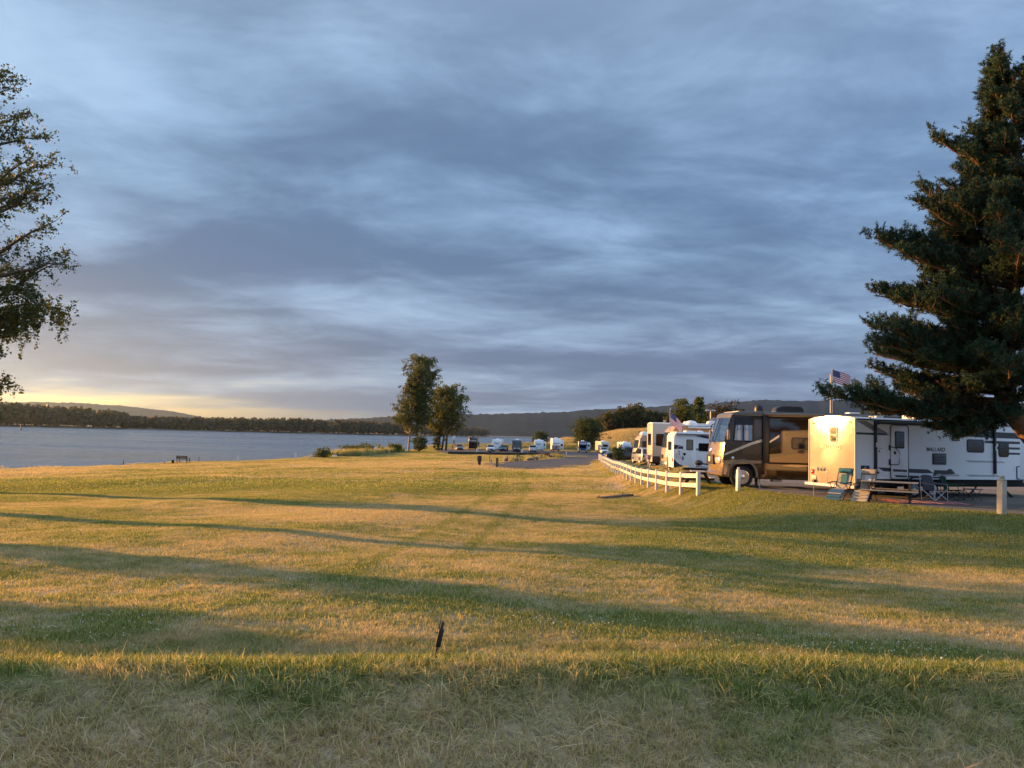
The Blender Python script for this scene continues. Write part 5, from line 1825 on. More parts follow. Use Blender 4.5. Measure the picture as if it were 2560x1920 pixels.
# ------------------------------------------------------------------ generic coach motorhome
def coach(name, label, loc, rz, paint, skirt, h, L=10.0, domes=((2.0, 1.0),), white_dome=True, awn=True, stripe=None):
    T = thing(name, label, 'motorhome', loc, rz)
    Wd = 2.45
    bulge = nose_bulge(Wd, 0.34, 1.4)
    n = 10

    def sheet(pts, nm, mt, parent=T, off=0.0, y0=0.0, y1=Wd):
        m = MB()
        rows = []
        for k in range(n + 1):
            y = y0 + (y1 - y0) * k / n
            rows.append([m.bm.verts.new(bulge(Vector((x - off, y, z)))) for x, z in pts])
        for a, b in zip(rows[:-1], rows[1:]):
            for i in range(len(pts) - 1):
                m.bm.faces.new((a[i], a[i + 1], b[i + 1], b[i]))
        return m.build(nm, mt, parent)
    fx = [(0.10, 0.40), (-0.04, 0.5), (-0.06, 0.9), (-0.02, 1.45), (0.04, 1.62), (0.20, h - 0.55), (0.28, h - 0.35), (0.55, h - 0.06), (0.95, h)]
    sheet([(x, z) for x, z in fx], 'front', paint)
    sheet([(0.95, h), (L, h), (L, 0.45)], 'roof', WHITE_FLAT)
    for y in (0.0, Wd):
        s = MB()
        f = lambda x: x + 0.34 * max(0.0, 1 - max(0, x) / 1.4)
        s.bm.faces.new([s.bm.verts.new(Vector((f(x), y, z))) for x, z in fx + [(L, h), (L, 0.45)]])
        s.build('side_wall', paint, T, smooth=0)
    sheet([(0.20, h - 0.52), (0.05, 1.66)], 'windscreen', DARK_GLASS, T, 0.012, 0.10, Wd - 0.10)
    sheet([(0.10, 0.40), (-0.10, 0.44), (-0.10, 0.62), (-0.04, 0.66)], 'bumper', CHROME, T, 0.01)
    for y0, y1 in ((0.14, 0.5), (Wd - 0.5, Wd - 0.14)):
        a = MB().rrect(y0, y1, 0.86, 1.10, 0.06, -0.08, 0.2, 'YZ', 0.02)
        a.warp(lambda c: Vector((c.x + 0.34 * abs((c.y - Wd / 2) / (Wd / 2)) ** 2.6, c.y, c.z))).build('headlamp', LAMP_GLASS, T)
    MB().rrect(0.75, 1.7, 0.85, 1.15, 0.05, -0.085, 0.1, 'YZ').build('grille', BLACK, T)
    for s in (0, 1):
        y = -0.28 if s == 0 else Wd + 0.28
        yb = 0.02 if s == 0 else Wd - 0.02
        mm = MB().tube([(0.62, yb, h - 0.9), (0.5, y, h - 0.95), (0.48, y, h - 1.2)], 0.025, 6).build('mirror', BLACK, T)
        MB().box(0.43, 0.54, y - 0.1, y + 0.1, h - 1.75, h - 1.2, 0.04).build('mirror_head', CHROME, mm)
    window(T, 0.75, 1.85, 1.62, h - 0.62, 0, -1, 'XZ', 0.06, split=[('v', 1.3)], name='cab_window')
    window(T, 3.0, 4.4, 1.65, h - 0.75, 0, -1, 'XZ', 0.08)
    window(T, 6.0, 7.2, 1.65, h - 0.75, 0, -1, 'XZ', 0.08)
    if skirt is not None:
        decal(T, [(0.45, 0.46), (L - 0.05, 0.46), (L - 0.05, 0.95), (0.42, 0.95)], 0, -1, skirt, 'skirt')
    if stripe is not None:
        decal(T, [(0.45, 1.38), (4, 1.30), (L - 0.1, 1.45), (L - 0.1, 1.25), (4, 1.12), (0.42, 1.28)], 0, -1, stripe, 'stripe', 0.006)
    for cx in (1.3, L - 2.6):
        MB().prism(arc(cx, 0.52, 0.6, PI, 0, 12), -0.008, 0.0, 'XZ').build('wheel_well', CHASSIS, T)
        wheel(T, cx, -0.01, 0.48, 0.48, 0.26, -1, CHROME, 24)
        wheel(T, cx, Wd + 0.01, 0.48, 0.48, 0.26, 1, CHROME, 24)
    MB().box(0.9, L - 0.2, 0.2, Wd - 0.2, 0.3, 0.46).build('underbelly', CHASSIS, T)
    if awn:
        MB().cyl((1.6, -0.1, h - 0.14), (L - 0.5, -0.1, h - 0.14), 0.09, seg=12).build('awning_roller', ALU, T)
    for x, y in domes:
        dome(T, x, y, h - 0.005, 0.46, 0.42, WHITE_FLAT)
    ac_unit(T, 4.8, 1.2, h, WHITE_FLAT)
    MB().box(1.0, 1.5, 0.4, 0.9, h, h + 0.12, 0.02).build('roof_vent', WHITE_FLAT, T)
    return T


coach('motorhome', 'beige motorhome with a gleaming tan front, left of the small white trailer', (11.42, 57.0, hz(12, 57)), 0, TAN, GREYM, 3.32, 10.5, ((2.0, 0.7),), stripe=GREYM)
coach('motorhome', 'tan and white motorhome farthest along the white fence, behind the dark pickup', (13.35, 83.0, hz(14, 83)), 0, mat('pale tan paint', (0.46, 0.36, 0.26), 0.3, coat=0.4), BEIGE, 3.05, 9.0, ((1.05, 0.7),),
      stripe=mat('maroon decal', (0.14, 0.03, 0.02), 0.4))


# ------------------------------------------------------------------ fifth wheel seen end on beyond the beige motorhome
def fifth_wheel():
    T = thing('fifth_wheel_trailer', 'tall cream fifth wheel trailer with a sunlit end wall, beside the silver car', 'trailer', (11.52, 63.0, hz(12, 63)))
    Wd, L, h = 2.45, 10.0, 3.72
    MB().box(0, L, 0, Wd, 0.50, h - 0.05, 0.05).build('body', BEIGE, T)
    MB().prism([(0.02, h - 0.06), (0.5, h - 0.01), (1.2, h + 0.03), (1.95, h - 0.01), (2.43, h - 0.06)], 0.02, L, 'YZ').build('roof', WHITE_FLAT, T)
    decal(T, [(0.02, 0.52), (L, 0.52), (L, 0.98), (0.02, 0.98)], 0, -1, GREYD, 'skirt')
    decal(T, [(0.05, 2.05), (0.6, 1.9), (2.6, 1.8), (2.6, 1.72), (0.6, 1.80)], 0, -1, GREYD, 'stripe')
    window(T, 0.30, 1.3, 1.82, 2.80, 0, -1, 'XZ', 0.10)
    window(T, 3.0, 4.4, 1.82, 2.60, 0, -1, 'XZ', 0.10)
    window(T, 0.5, 1.95, 1.85, 2.82, 0.0, -1, 'YZ', 0.08, name='end_window')
    for y in (0.2, 2.25):
        MB().box(-0.03, 0.0, y - 0.09, y + 0.09, 0.9, 1.15, 0.01).build('tail_light', RED_LENS, T)
    for y in (0.3, 0.9, 1.2, 1.5, 2.1):
        MB().box(-0.025, 0.0, y - 0.05, y + 0.05, 3.52, 3.56).build('clearance_light', AMBER, T)
    MB().tube([(-0.03, 2.0, 1.2), (-0.08, 2.0, 1.25), (-0.08, 2.0, 3.6), (-0.03, 2.0, 3.65)], 0.014, 6).build('ladder', ALU, T)
    MB().box(-0.14, -0.01, 0, Wd, 0.42, 0.52, 0.01).build('bumper', CHASSIS, T)
    for x in (5.6, 6.5):
        wheel(T, x, 0.05, 0.38, 0.38, 0.22, -1, ALU, 20)
        wheel(T, x, Wd - 0.05, 0.38, 0.38, 0.22, 1, ALU, 20)
    MB().box(0.1, L - .1, 0.2, Wd - 0.2, 0.36, 0.5).build('underbelly', CHASSIS, T)
    MB().box(1.1, 1.3, 0.9, 1.1, h, h + 0.25, 0.02).build('roof_pipe', TAN, T)
    MB().box(2.8, 3.4, 0.7, 1.3, h, h + 0.16, 0.03).build('roof_vent', WHITE_FLAT, T)
    ac_unit(T, 5.2, 1.2, h + 0.02, WHITE_FLAT)
    MB().cyl((2.4, -0.1, h - 0.2), (8.6, -0.1, h - 0.2), 0.08, seg=12).build('awning_roller', ALU, T)
    return T


fifth_wheel()


# ------------------------------------------------------------------ cars (x forward, origin at the middle on the ground)
def car(name, label, loc, rz, paint, kind='suv', group=None, glassm=None):
    T = thing(name, label, 'pickup' if kind == 'pickup' else 'car', loc, rz, group)
    Wd = 1.9
    g = glassm or DARK_GLASS
    if kind == 'pickup':
        L = 2.75
        prof = [(-L, 0.42), (-L - 0.03, 0.8), (-L, 1.12), (-0.95, 1.14), (-0.80, 1.16), (-0.62, 1.82), (0.25, 1.86), (1.02, 1.20), (2.25, 1.10), (2.62, 0.98), (L, 0.72), (L - 0.05, 0.42)]
        belt, roof = 1.14, 1.86
        wins = [[(-0.55, 1.22), (-0.50, 1.72), (-0.05, 1.75), (-0.05, 1.20)], [(0.02, 1.20), (0.02, 1.75), (0.24, 1.76), (0.86, 1.24)]]
        wx = (-1.75, 1.78)
        ws = ((0.29, 1.80), (0.97, 1.26))
        rw_ = ((-0.66, 1.76), (-0.80, 1.24))
    else:
        L = 2.35
        prof = [(-L, 0.42), (-L - 0.04, 0.8), (-L + 0.02, 1.08), (-L + 0.28, 1.62), (-L + 0.55, 1.70), (0.10, 1.72), (0.85, 1.12), (1.90, 1.02), (2.22, 0.90), (L, 0.66), (L - 0.05, 0.38)]
        belt, roof = 1.06, 1.72
        wins = [[(-2.0, 1.14), (-1.80, 1.56), (-1.05, 1.62), (-1.05, 1.12)], [(-0.98, 1.12), (-0.98, 1.62), (-0.22, 1.63), (-0.22, 1.12)], [(-0.15, 1.12), (-0.15, 1.63), (0.08, 1.62), (0.68, 1.14)]]
        wx = (-1.42, 1.42)
        ws = ((0.14, 1.67), (0.80, 1.17))
        rw_ = ((-L + 0.26, 1.58), (-L + 0.06, 1.14))

    def taper(c):
        k = max(0.0, (c.z - belt) / (roof - belt))
        nose = max(0.0, (abs(c.x) - (L - 0.55)) / 0.55)
        return Vector((c.x, c.y * (1 - 0.17 * k - 0.10 * nose ** 2), c.z))
    # wheel openings
    pr = []
    bottom = []
    for cx in wx:
        bottom += arc(cx, 0.36, 0.42, PI, 0, 8)
    MB().prism(prof + bottom[::-1], -Wd / 2, Wd / 2, 'XZ', 0.05, 2, taper).build('body', paint, T)
    for s in (-1, 1):
        for w in wins:
            a = MB().prism(w, s * (Wd / 2 - 0.02), s * (Wd / 2 + 0.006), 'XZ', 0, 2, taper)
            a.build('side_window', g, T, smooth=0)
    def pane(pts, nm, dx):
        m = MB()
        vs_ = []
        for (x, z) in pts:
            for s in (-1, 1):
                vs_.append(m.bm.verts.new(taper(Vector((x + dx, s * (Wd / 2 - 0.10), z + 0.012)))))
        m.bm.faces.new((vs_[0], vs_[1], vs_[3], vs_[2]))
        r = bmesh.ops.extrude_face_region(m.bm, geom=m.bm.faces[:])
        for e in r['geom']:
            if isinstance(e, bmesh.types.BMVert):
                e.co.x += 0.02 if dx < 0 else -0.02
                e.co.z -= 0.02
        return m.build(nm, g, T, smooth=0)
    pane(ws, 'windscreen', 0.015)
    pane(rw_, 'rear_window', -0.02)
    for cx in wx:
        for s in (-1, 1):
            wheel(T, cx, s * (Wd / 2 - 0.005), 0.35, 0.35, 0.22, s, ALU, 18)
    for s in (-1, 1):
        MB().box(L - 0.22, L - 0.02, s * 0.55 - 0.2, s * 0.55 + 0.2, 0.72, 0.86, 0.03).build('headlamp', LAMP_GLASS, T)
        MB().box(-L - 0.05, -L + 0.12, s * 0.72 - 0.11, s * 0.72 + 0.11, 0.80, 1.06, 0.02).build('tail_light', RED_LENS, T)
        MB().box(0.55, 0.72, s * (Wd / 2 - 0.02), s * (Wd / 2 + 0.18), 1.08, 1.24, 0.03).build('mirror', BLACK, T)
    MB().box(L - 0.10, L + 0.012, -0.48, 0.48, 0.56, 0.80, 0.02).build('grille', BLACK, T)
    MB().box(L - 0.15, L + 0.05, -0.80, 0.80, 0.36, 0.50, 0.04).build('bumper', BLACK if kind != 'pickup' else CHROME, T)
    MB().box(-L - 0.07, -L + 0.1, -0.82, 0.82, 0.40, 0.56, 0.04).build('bumper', BLACK, T)
    MB().box(-L + 0.2, L - 0.3, -0.7, 0.7, 0.22, 0.40).build('underbody', CHASSIS, T)
    if kind == 'suv':
        for s in (-1, 1):
            MB().tube([(-1.7, s * 0.68, 1.72), (-1.6, s * 0.68, 1.78), (0.0, s * 0.68, 1.78), (0.1, s * 0.68, 1.70)], 0.018, 6).build('roof_rail', BLACK, T)
    return T


SILVERP = mat('silver car paint', (0.46, 0.47, 0.50), 0.28, 0.6, vary=0.03, coat=0.6)
BLACKP = mat('black car paint', (0.012, 0.013, 0.016), 0.2, vary=0.1, coat=0.9)
GREYP = mat('dark grey car paint', (0.05, 0.055, 0.06), 0.3, 0.3, vary=0.1, coat=0.6)
car('car', 'silver car seen from behind beside the tall cream trailer', (13.25, 76.0, hz(13, 76)), rad(93), SILVERP)
car('pickup_truck', 'black pickup facing left on the lane beyond the fence', (14.4, 96.0, hz(14.4, 96)), rad(186), BLACKP, 'pickup')
FC = 'vehicles in the far parking row'
car('car', 'dark grey car parked at the left end of the far row', (-14.2, 216, hz(-14.2, 216)), rad(-80), mat('light grey bonnet paint', (0.20, 0.21, 0.23), 0.3, 0.3, coat=0.5), group=FC)
car('car', 'white car parked before the first white trailer of the far row', (-5.0, 196, hz(-5, 196)), rad(-84), WHITE_CAR, group=FC)
car('car', 'small black car between the white car and the grey trailer', (-1.6, 199, hz(-1.6, 199)), rad(-96), BLACKP, group=FC)
car('car', 'dark covered car in front of the grey trailer', (1.6, 193, hz(1.6, 193)), rad(-90), GREYP, group=FC)
car('pickup_truck', 'white pickup backed before the second white trailer of the far row', (5.7, 197, hz(5.7, 197)), rad(90), WHITE_CAR, 'pickup', group=FC)
car('car', 'white car at the right end of the far row beside the lane', (24.8, 206, hz(24.8, 206)), rad(-88), WHITE_CAR, group=FC)


# ------------------------------------------------------------------ far row of trailers (front toward -y, x across)
def far_trailer(label, x, y, rz, paint, h=3.1, L=7.5, cap=None, slide=None, logo=None, window_=False, fifth=False, group=FC, w=2.45, side=None):
    T = thing('fifth_wheel_trailer' if fifth else 'travel_trailer', label, 'trailer', (x, y, hz(x, y)), rz, group)
    cap = cap or paint
    b = 0.62
    if fifth:
        MB().box(-w / 2, w / 2, 2.2, L, b, h, 0.06).build('body', side or paint, T)
        MB().prism([(0.0, 1.75), (-0.10, 2.2), (0.05, h - 0.45), (0.35, h - 0.02), (2.25, h - 0.02), (2.25, 1.75)], -w / 2, w / 2, 'YZ', 0.12, 3).build('front_cap', cap, T)
        MB().box(-0.12, 0.12, 1.0, 1.25, 0.75, 1.76).build('kingpin', CHASSIS, T)
        for s in (-0.8, 0.8):
            MB().box(s - 0.06, s + 0.06, 2.0, 2.12, 0.0, 1.0).build('landing_leg', CHASSIS, T)
    else:
        MB().prism([(0.10, b), (0.0, 1.3), (0.0, h - 0.6), (0.22, h - 0.12), (0.6, h), (L, h), (L, b)], -w / 2, w / 2, 'YZ', 0.08, 3).build('body', paint, T)
        if cap is not paint:
            MB().prism([(0.06, b + 0.02), (-0.03, 1.3), (-0.03, h - 0.62), (0.19, h - 0.16), (0.4, h - 0.04), (0.4, b + 0.02)], -w / 2 + 0.02, w / 2 - 0.02, 'YZ', 0.06).build('front_cap', cap, T)
        MB().prism([(-w / 2 + 0.3, 0.2), (w / 2 - 0.3, 0.2), (0.08, -1.3), (-0.08, -1.3)], 0.42, 0.52, 'XY').build('tongue', CHASSIS, T)
        MB().box(-0.35, 0.35, -0.45, -0.1, 0.5, 0.85, 0.08).build('gas_cover', WHITE_FLAT if paint is WHITE else BLACK, T)
    MB().box(-w / 2 + 0.1, w / 2 - 0.1, 0.6, L - 0.1, h - 0.01, h + 0.04).build('roof', WHITE_FLAT, T)
    o = MB().prism([(2.4, h + 0.03), (2.5, h + 0.28), (3.2, h + 0.30), (3.4, h + 0.03)], -0.38, 0.38, 'YZ', 0.03).build('air_conditioner', WHITE_FLAT if paint is not BLACK else BLACK, T)
    if logo:
        z0, mt, shape = logo
        yy = -0.035 if not fifth else -0.12
        if fifth:
            yy = -0.10
        MB().prism([(px_, z0 + pz) for px_, pz in shape], yy - 0.015, yy + 0.10, 'XZ').build('logo', mt, T)
    if window_:
        window(T, -0.75, 0.75, 1.75, 2.35, -0.03, -1, 'XZ', 0.08, name='front_window')
    if slide:
        s, y0, ln, dpt = slide
        x0, x1 = (w / 2, w / 2 + dpt) if s > 0 else (-w / 2 - dpt, -w / 2)
        sl_ = MB().box(x0, x1, y0, y0 + ln, b + 0.25, h - 0.35, 0.03).build('slide_out', WHITE if paint is not BLACK else BEIGE, T)
        window(sl_, x0 + 0.22, x1 - 0.22, 1.65, 2.25, y0, -1, 'XZ', 0.06)
        MB().box(x0 - 0.03, x1 + 0.03, y0 - 0.04, y0 + ln, h - 0.36, h - 0.31).build('slide_topper', GREYL, sl_)
    sx = w / 2
    window(T, 1.8, 2.8, 1.6, 2.2, sx, 1, 'YZ', 0.06)
    window(T, 4.6, 5.8, 1.6, 2.2, sx, 1, 'YZ', 0.06)
    for yk in (L * 0.62, L * 0.62 + 0.85):
        for s in (-1, 1):
            t = MB().lathe([(0.2, 0), (0.34, 0), (0.34, -s * 0.2), (0.2, -s * 0.2)], (s * (w / 2 - 0.02), yk, 0.34), 'X', 16).build('tyre', RUBBER, T)
    MB().box(-w / 2 + 0.15, w / 2 - 0.15, 1.5, L - 0.2, 0.42, b + 0.01).build('chassis_rail', CHASSIS, T)
    return T


wing = [(-0.75, 0.22), (-0.35, 0.12), (0.0, 0.02), (0.35, 0.12), (0.75, 0.22), (0.55, 0.06), (0.0, -0.14), (-0.55, 0.06)]
bar = [(-0.85, 0.0), (0.85, 0.0), (0.85, 0.22), (-0.85, 0.22)]
far_trailer('black fifth wheel trailer with pale slide-outs, left in the far row', -10.6, 221, rad(4), BLACK, 3.75, 10, mat('black gel coat', (0.02, 0.021, 0.025), 0.25, coat=0.6), (1, 4.6, 2.4, 0.9),
            (2.55, WHITE_FLAT, bar), fifth=True, side=mat('brown black wall', (0.06, 0.045, 0.04), 0.4))
far_trailer('white trailer with a dark wing mark, behind the white car', -3.6, 205, rad(-4), WHITE, 3.05, 7.0, None, None, (2.1, GREYD, wing))
far_trailer('slate grey trailer right of the black car in the far row', 1.7, 203, rad(-2), mat('slate wall', (0.20, 0.22, 0.24), 0.4), 3.15, 8.0, mat('slate cap', (0.055, 0.065, 0.075), 0.35), None, (2.2, GREYL, [(-0.3, 0), (0.3, 0.02), (0.35, 0.12), (-0.25, 0.1)]))
far_trailer('white trailer with a dark arrow mark, behind the white pickup', 7.8, 214, rad(-3), WHITE, 3.2, 8.0, None, (1, 2.2, 3.5, 0.8), (2.05, GREYD, wing))
far_trailer('tall white fifth wheel trailer with a right-hand slide-out in the far row', 13.2, 222, rad(0), WHITE, 3.85, 10, None, (1, 3.5, 4, 1.1), (2.35, mat('blue script decal', (0.06, 0.12, 0.32), 0.4), [(-0.9, 0.02), (-0.3, -0.04), (0.3, 0.0), (0.9, 0.10), (0.9, 0.22), (0.3, 0.13), (-0.3, 0.10), (-0.9, 0.18)]), fifth=True)
far_trailer('cream trailer with a dark front window, behind the rightmost white car', 27.3, 223, rad(6), BEIGE, 3.2, 8, None, None, None, True)
far_trailer('white trailer half hidden behind the black pickup, right end of the far row', 34.0, 226, rad(5), WHITE, 3.3, 8, None, None, (2.1, mat('pale blue decal', (0.35, 0.42, 0.5), 0.4), bar))


def class_c(label, x, y, rz):
    T = thing('motorhome', label, 'motorhome', (x, y, hz(x, y)), rz, FC)
    w = 2.4
    MB().box(-w / 2, w / 2, 2.1, 8.0, 0.5, 3.15, 0.06).build('body', WHITE, T)
    MB().prism([(0.75, 1.95), (0.62, 2.25), (0.85, 2.9), (1.25, 3.18), (2.15, 3.18), (2.15, 1.95)], -w / 2, w / 2, 'YZ', 0.12, 3).build('overcab', mat('deep blue paint', (0.025, 0.045, 0.12), 0.25, coat=0.7), T)
    MB().prism([(0.63, 2.35), (0.72, 2.75), (0.80, 2.75), (0.72, 2.35)], -0.85, 0.85, 'YZ').build('overcab_stripe', GREYL, T)
    MB().prism([(0.05, 0.45), (0.0, 0.75), (0.12, 1.15), (0.95, 1.30), (1.5, 1.98), (2.15, 1.98), (2.15, 0.45)], -1.0, 1.0, 'YZ', 0.10, 3).build('cab', MATS['deep blue paint'], T)
    m = MB()
    m.prism([(0.96, 1.33), (1.47, 1.93), (1.42, 1.95), (0.90, 1.34)], -0.82, 0.82, 'YZ').build('windscreen', DARK_GLASS, T)
    MB().box(-0.55, 0.55, -0.02, 0.1, 0.68, 1.0, 0.03).build('grille', BLACK, T)
    MB().box(-1.0, 1.0, -0.08, 0.12, 0.42, 0.60, 0.04).build('bumper', CHROME, T)
    for s in (-1, 1):
        MB().box(s * 0.78 - 0.16, s * 0.78 + 0.16, -0.01, 0.15, 0.74, 0.98, 0.03).build('headlamp', LAMP_GLASS, T)
        MB().box(s * 1.2 - 0.1, s * 1.2 + 0.1, 0.95, 1.05, 1.25, 1.6, 0.03).build('mirror', BLACK, T)
        for yk in (0.95, 6.2):
            MB().lathe([(0.2, 0), (0.38, 0), (0.38, -s * 0.22), (0.2, -s * 0.22)], (s * 1.12, yk, 0.38), 'X', 16).build('tyre', RUBBER, T)
    so = MB().box(w / 2, w / 2 + 0.9, 3.0, 6.0, 0.9, 2.85, 0.03).build('slide_out', WHITE, T)
    window(so, w / 2 + 0.2, w / 2 + 0.7, 1.7, 2.3, 3.0, -1, 'XZ', 0.06)
    MB().prism([(3.2, 3.14), (3.3, 3.42), (4.0, 3.44), (4.2, 3.14)], -0.38, 0.38, 'YZ', 0.03).build('air_conditioner', WHITE_FLAT, T)
    return T


class_c('blue and white motorhome with an overcab bunk beside the round tree', 20.0, 213, rad(-3))


# ------------------------------------------------------------------ white two-rail fence
def fence():
    path = np.array([(8.72, 35.9), (8.28, 39.6), (8.12, 43.2), (8.10, 47), (8.15, 51), (8.35, 56), (8.9, 66), (9.9, 80), (11.3, 96), (12.6, 109), (13.7, 120)], float)
    d = np.r_[0, np.cumsum(np.hypot(*np.diff(path, axis=0).T))]
    n = int(d[-1] / 2.35) + 1
    s = np.arange(n) * 2.35
    X = np.interp(s, d, path[:, 0])
    Y = np.interp(s, d, path[:, 1])
    Z = H(X, Y)
    T = thing('rail_fence', 'white two-rail vinyl fence curving along the grass bank below the motorhomes', 'fence', (X[0], Y[0], Z[0]))
    post = MB().box(-0.08, 0.08, -0.08, 0.08, -0.3, 1.08, 0.008, 1).mesh('post')
    cap = MB().prism([(-0.095, 1.08), (0.095, 1.08), (0.095, 1.10), (0.0, 1.14), (-0.095, 1.10)], -0.095, 0.095, 'XZ').mesh('cap', 0)
    for me in (post, cap):
        me.materials.append(VINYL)
    O = Vector(T.location)
    for i in range(n):
        p = bpy.data.objects.new('post', post)
        COL.objects.link(p)
        p.parent = T
        p.location = Vector((X[i], Y[i], Z[i])) - O
        ang = math.atan2(Y[min(i + 1, n - 1)] - Y[max(0, i - 1)], X[min(i + 1, n - 1)] - X[max(0, i - 1)])
        p.rotation_euler = (RNG.normal(0, .008), RNG.normal(0, .008), ang)
        if i < n - 1:
            a = Vector((X[i], Y[i], Z[i])) - O
            b = Vector((X[i + 1], Y[i + 1], Z[i + 1])) - O
            v = b - a
            M = Matrix.Translation(a) @ v.to_track_quat('X', 'Z').to_matrix().to_4x4()
            for z0 in (0.36, 0.80):
                MB().box(0.082, v.length - 0.082, -0.026, 0.026, z0, z0 + 0.19, 0.006, 1, M).build('rail', VINYL, T)
    return T


fence()


# ------------------------------------------------------------------ bollards and posts
def bollard(label, x, y, h=1.05, r=0.085, material=VINYL, worn=False):
    T = thing('bollard', label, 'bollard', at(x, y))
    MB().box(-r, r, -r, r, -0.3, h * 0.88, 0.012).build('shaft', material, T)
    MB().lathe([(r * 1.25, h * 0.88), (r * 1.25, h * 0.90), (r * 0.6, h * 0.92), (r * 0.75, h * 0.945), (r * 0.85, h * 0.97), (r * 0.6, h * 0.995), (0.01, h * 1.005)], (0, 0, 0), 'Z', 16).build('finial', material, T)
    T.rotation_euler = (rad(0.5), rad(1.2), rad(20))
    return T


bollard('white post with a ball top before the front wheel of the brown motorhome', 9.99, 34.0, 1.03, 0.075)
bollard('weathered white post, darkened as if shaded, with a pointed top before the right end of the white trailer', 15.68, 24.8, 1.24, 0.10, mat('shade toned weathered paint', (0.36, 0.34, 0.29), 0.7, vary=0.3, vscale=7, bump=0.2))  # shade on this post is put into the darker base colour


def post(name, label, x, y, h, w, material, cap=None, cat='post', group=None, bot=None):
    T = thing(name, label, cat, at(x, y), 0, group)
    MB().box(-w / 2, w / 2, -w / 2, w / 2, -0.2, h, 0.012).build('shaft', material, T)
    if cap is not None:
        MB().box(-w * 0.62, w * 0.62, -w * 0.62, w * 0.62, h, h + 0.06, 0.012).build('cap', cap, T)
    return T


WOOD_D = mat('dark stained timber', (0.055, 0.036, 0.025), 0.8, vary=0.3, vscale=5, bump=0.4)
WOOD_M = mat('brown timber', (0.14, 0.085, 0.05), 0.8, vary=0.3, vscale=5, bump=0.4)
T = thing('barrier_post', 'dark thick post with a rounded head at the end of the lane', 'post', at(-3.4, 87.0))
MB().box(-0.16, 0.16, -0.14, 0.14, -0.2, 0.42, 0.02).build('shaft', WOOD_D, T)
MB().rrect(-0.24, 0.24, 0.40, 1.08, 0.12, -0.15, 0.15, 'XZ', 0.03).build('head', WOOD_D, T)
post('barrier_post', 'square brown timber post nearest at the end of the lane', -1.35, 82.2, 1.02, 0.28, WOOD_M)
post('barrier_post', 'pale timber post with a dark side between the two larger lane posts', -2.2, 91.8, 0.62, 0.16, mat('pale timber', (0.42, 0.35, 0.26), 0.8, vary=0.2))
T = thing('utility_stand', 'thin dark stand with a small white meter box, behind the lane posts', 'utility stand', at(-2.5, 96))
MB().cyl((0, 0, -0.2), (0, 0, 1.35), 0.035, seg=8).build('pole', BLACK_METAL, T)
MB().box(-0.16, 0.16, -0.08, 0.06, 1.3, 1.62, 0.02).build('meter_box', BLACK, T)
MB().box(-0.08, 0.08, -0.10, -0.07, 1.52, 1.60).build('plate', WHITE_FLAT, T)
for nm, lab, x, y in (('utility_box', 'small white utility box on the pad before the black trailer', -7.5, 177), ('utility_box', 'small white utility box on the pad before the grey trailer', 2.9, 186)):
    T = thing(nm, lab, 'utility box', at(x, y, 0.05))
    MB().box(-0.24, 0.24, -0.18, 0.18, 0, 0.72, 0.03).build('cabinet', WHITE_FLAT, T)
    MB().box(-0.27, 0.27, -0.21, 0.21, 0.72, 0.80, 0.02).build('lid', WHITE_FLAT, T)
    MB().box(-0.18, 0.18, -0.19, -0.18, 0.1, 0.62).build('door', VINYL, T)
for lab, x, y, a in (('pale parking block before the black trailer', -8.9, 171, -8), ('pale timber parking block before the grey trailer', -0.6, 168, 14)):
    T = thing('parking_block', lab, 'parking block', at(x, y, 0.06), rad(a))
    MB().prism([(-0.16, 0), (-0.11, 0.15), (0.11, 0.15), (0.16, 0)], -1.2, 1.2, 'YZ', 0.02).build('block', mat('pale concrete', (0.42, 0.39, 0.34), 0.85, vary=0.15), T)
    T.children[0].rotation_euler = (0, 0, 0)
for lab, x, y, h, w in (('white marker post at the bend of the lane', 12.0, 165.5, 0.85, 0.13), ('white marker post right of the blue and white motorhome', 23.1, 214, 0.9, 0.12), ('white marker post left of the blue and white motorhome', 15.9, 218, 0.95, 0.12),
                        ('thin white marker post behind the white pickup', 4.0, 214, 0.8, 0.10), ('thin pale marker post left of the first far car', -17.0, 214, 0.8, 0.10),
                        ('white marker stake on the river edge nearest the bench', -36.6, 104.6, 0.75, 0.20), ('white marker stake on the river edge left of the dark seat', -32.0, 116.0, 0.95, 0.20)):
    post('marker_post', lab, x, y, h, w, VINYL, VINYL, group='white marker posts')
for lab, x, y, h in (('thin dark stake at the river edge, far left of the picture', -49.6, 75.6, 0.7), ('thin dark stake at the river edge left of the bench', -46.2, 93.0, 0.7), ('thin dark stake at the river edge right of the bench', -41.2, 103, 0.6),
                     ('thin pale pole by the bank bushes left of the white sign', -30.6, 163.5, 1.7), ('thin dark pole between the two riverside poplars', -26.2, 216, 3.4)):
    T = thing('stake', lab, 'stake', at(x, y))
    MB().tube([(0, 0, -0.2), (0.01, 0, h * .6), (0.03, 0, h)], 0.05, 7).build('shaft', WOOD_D if 'dark' in lab else VINYL, T)
    MB().cyl((0.03, 0, h), (0.03, 0, h + 0.05), 0.065, seg=8).build('cap', WOOD_D, T)


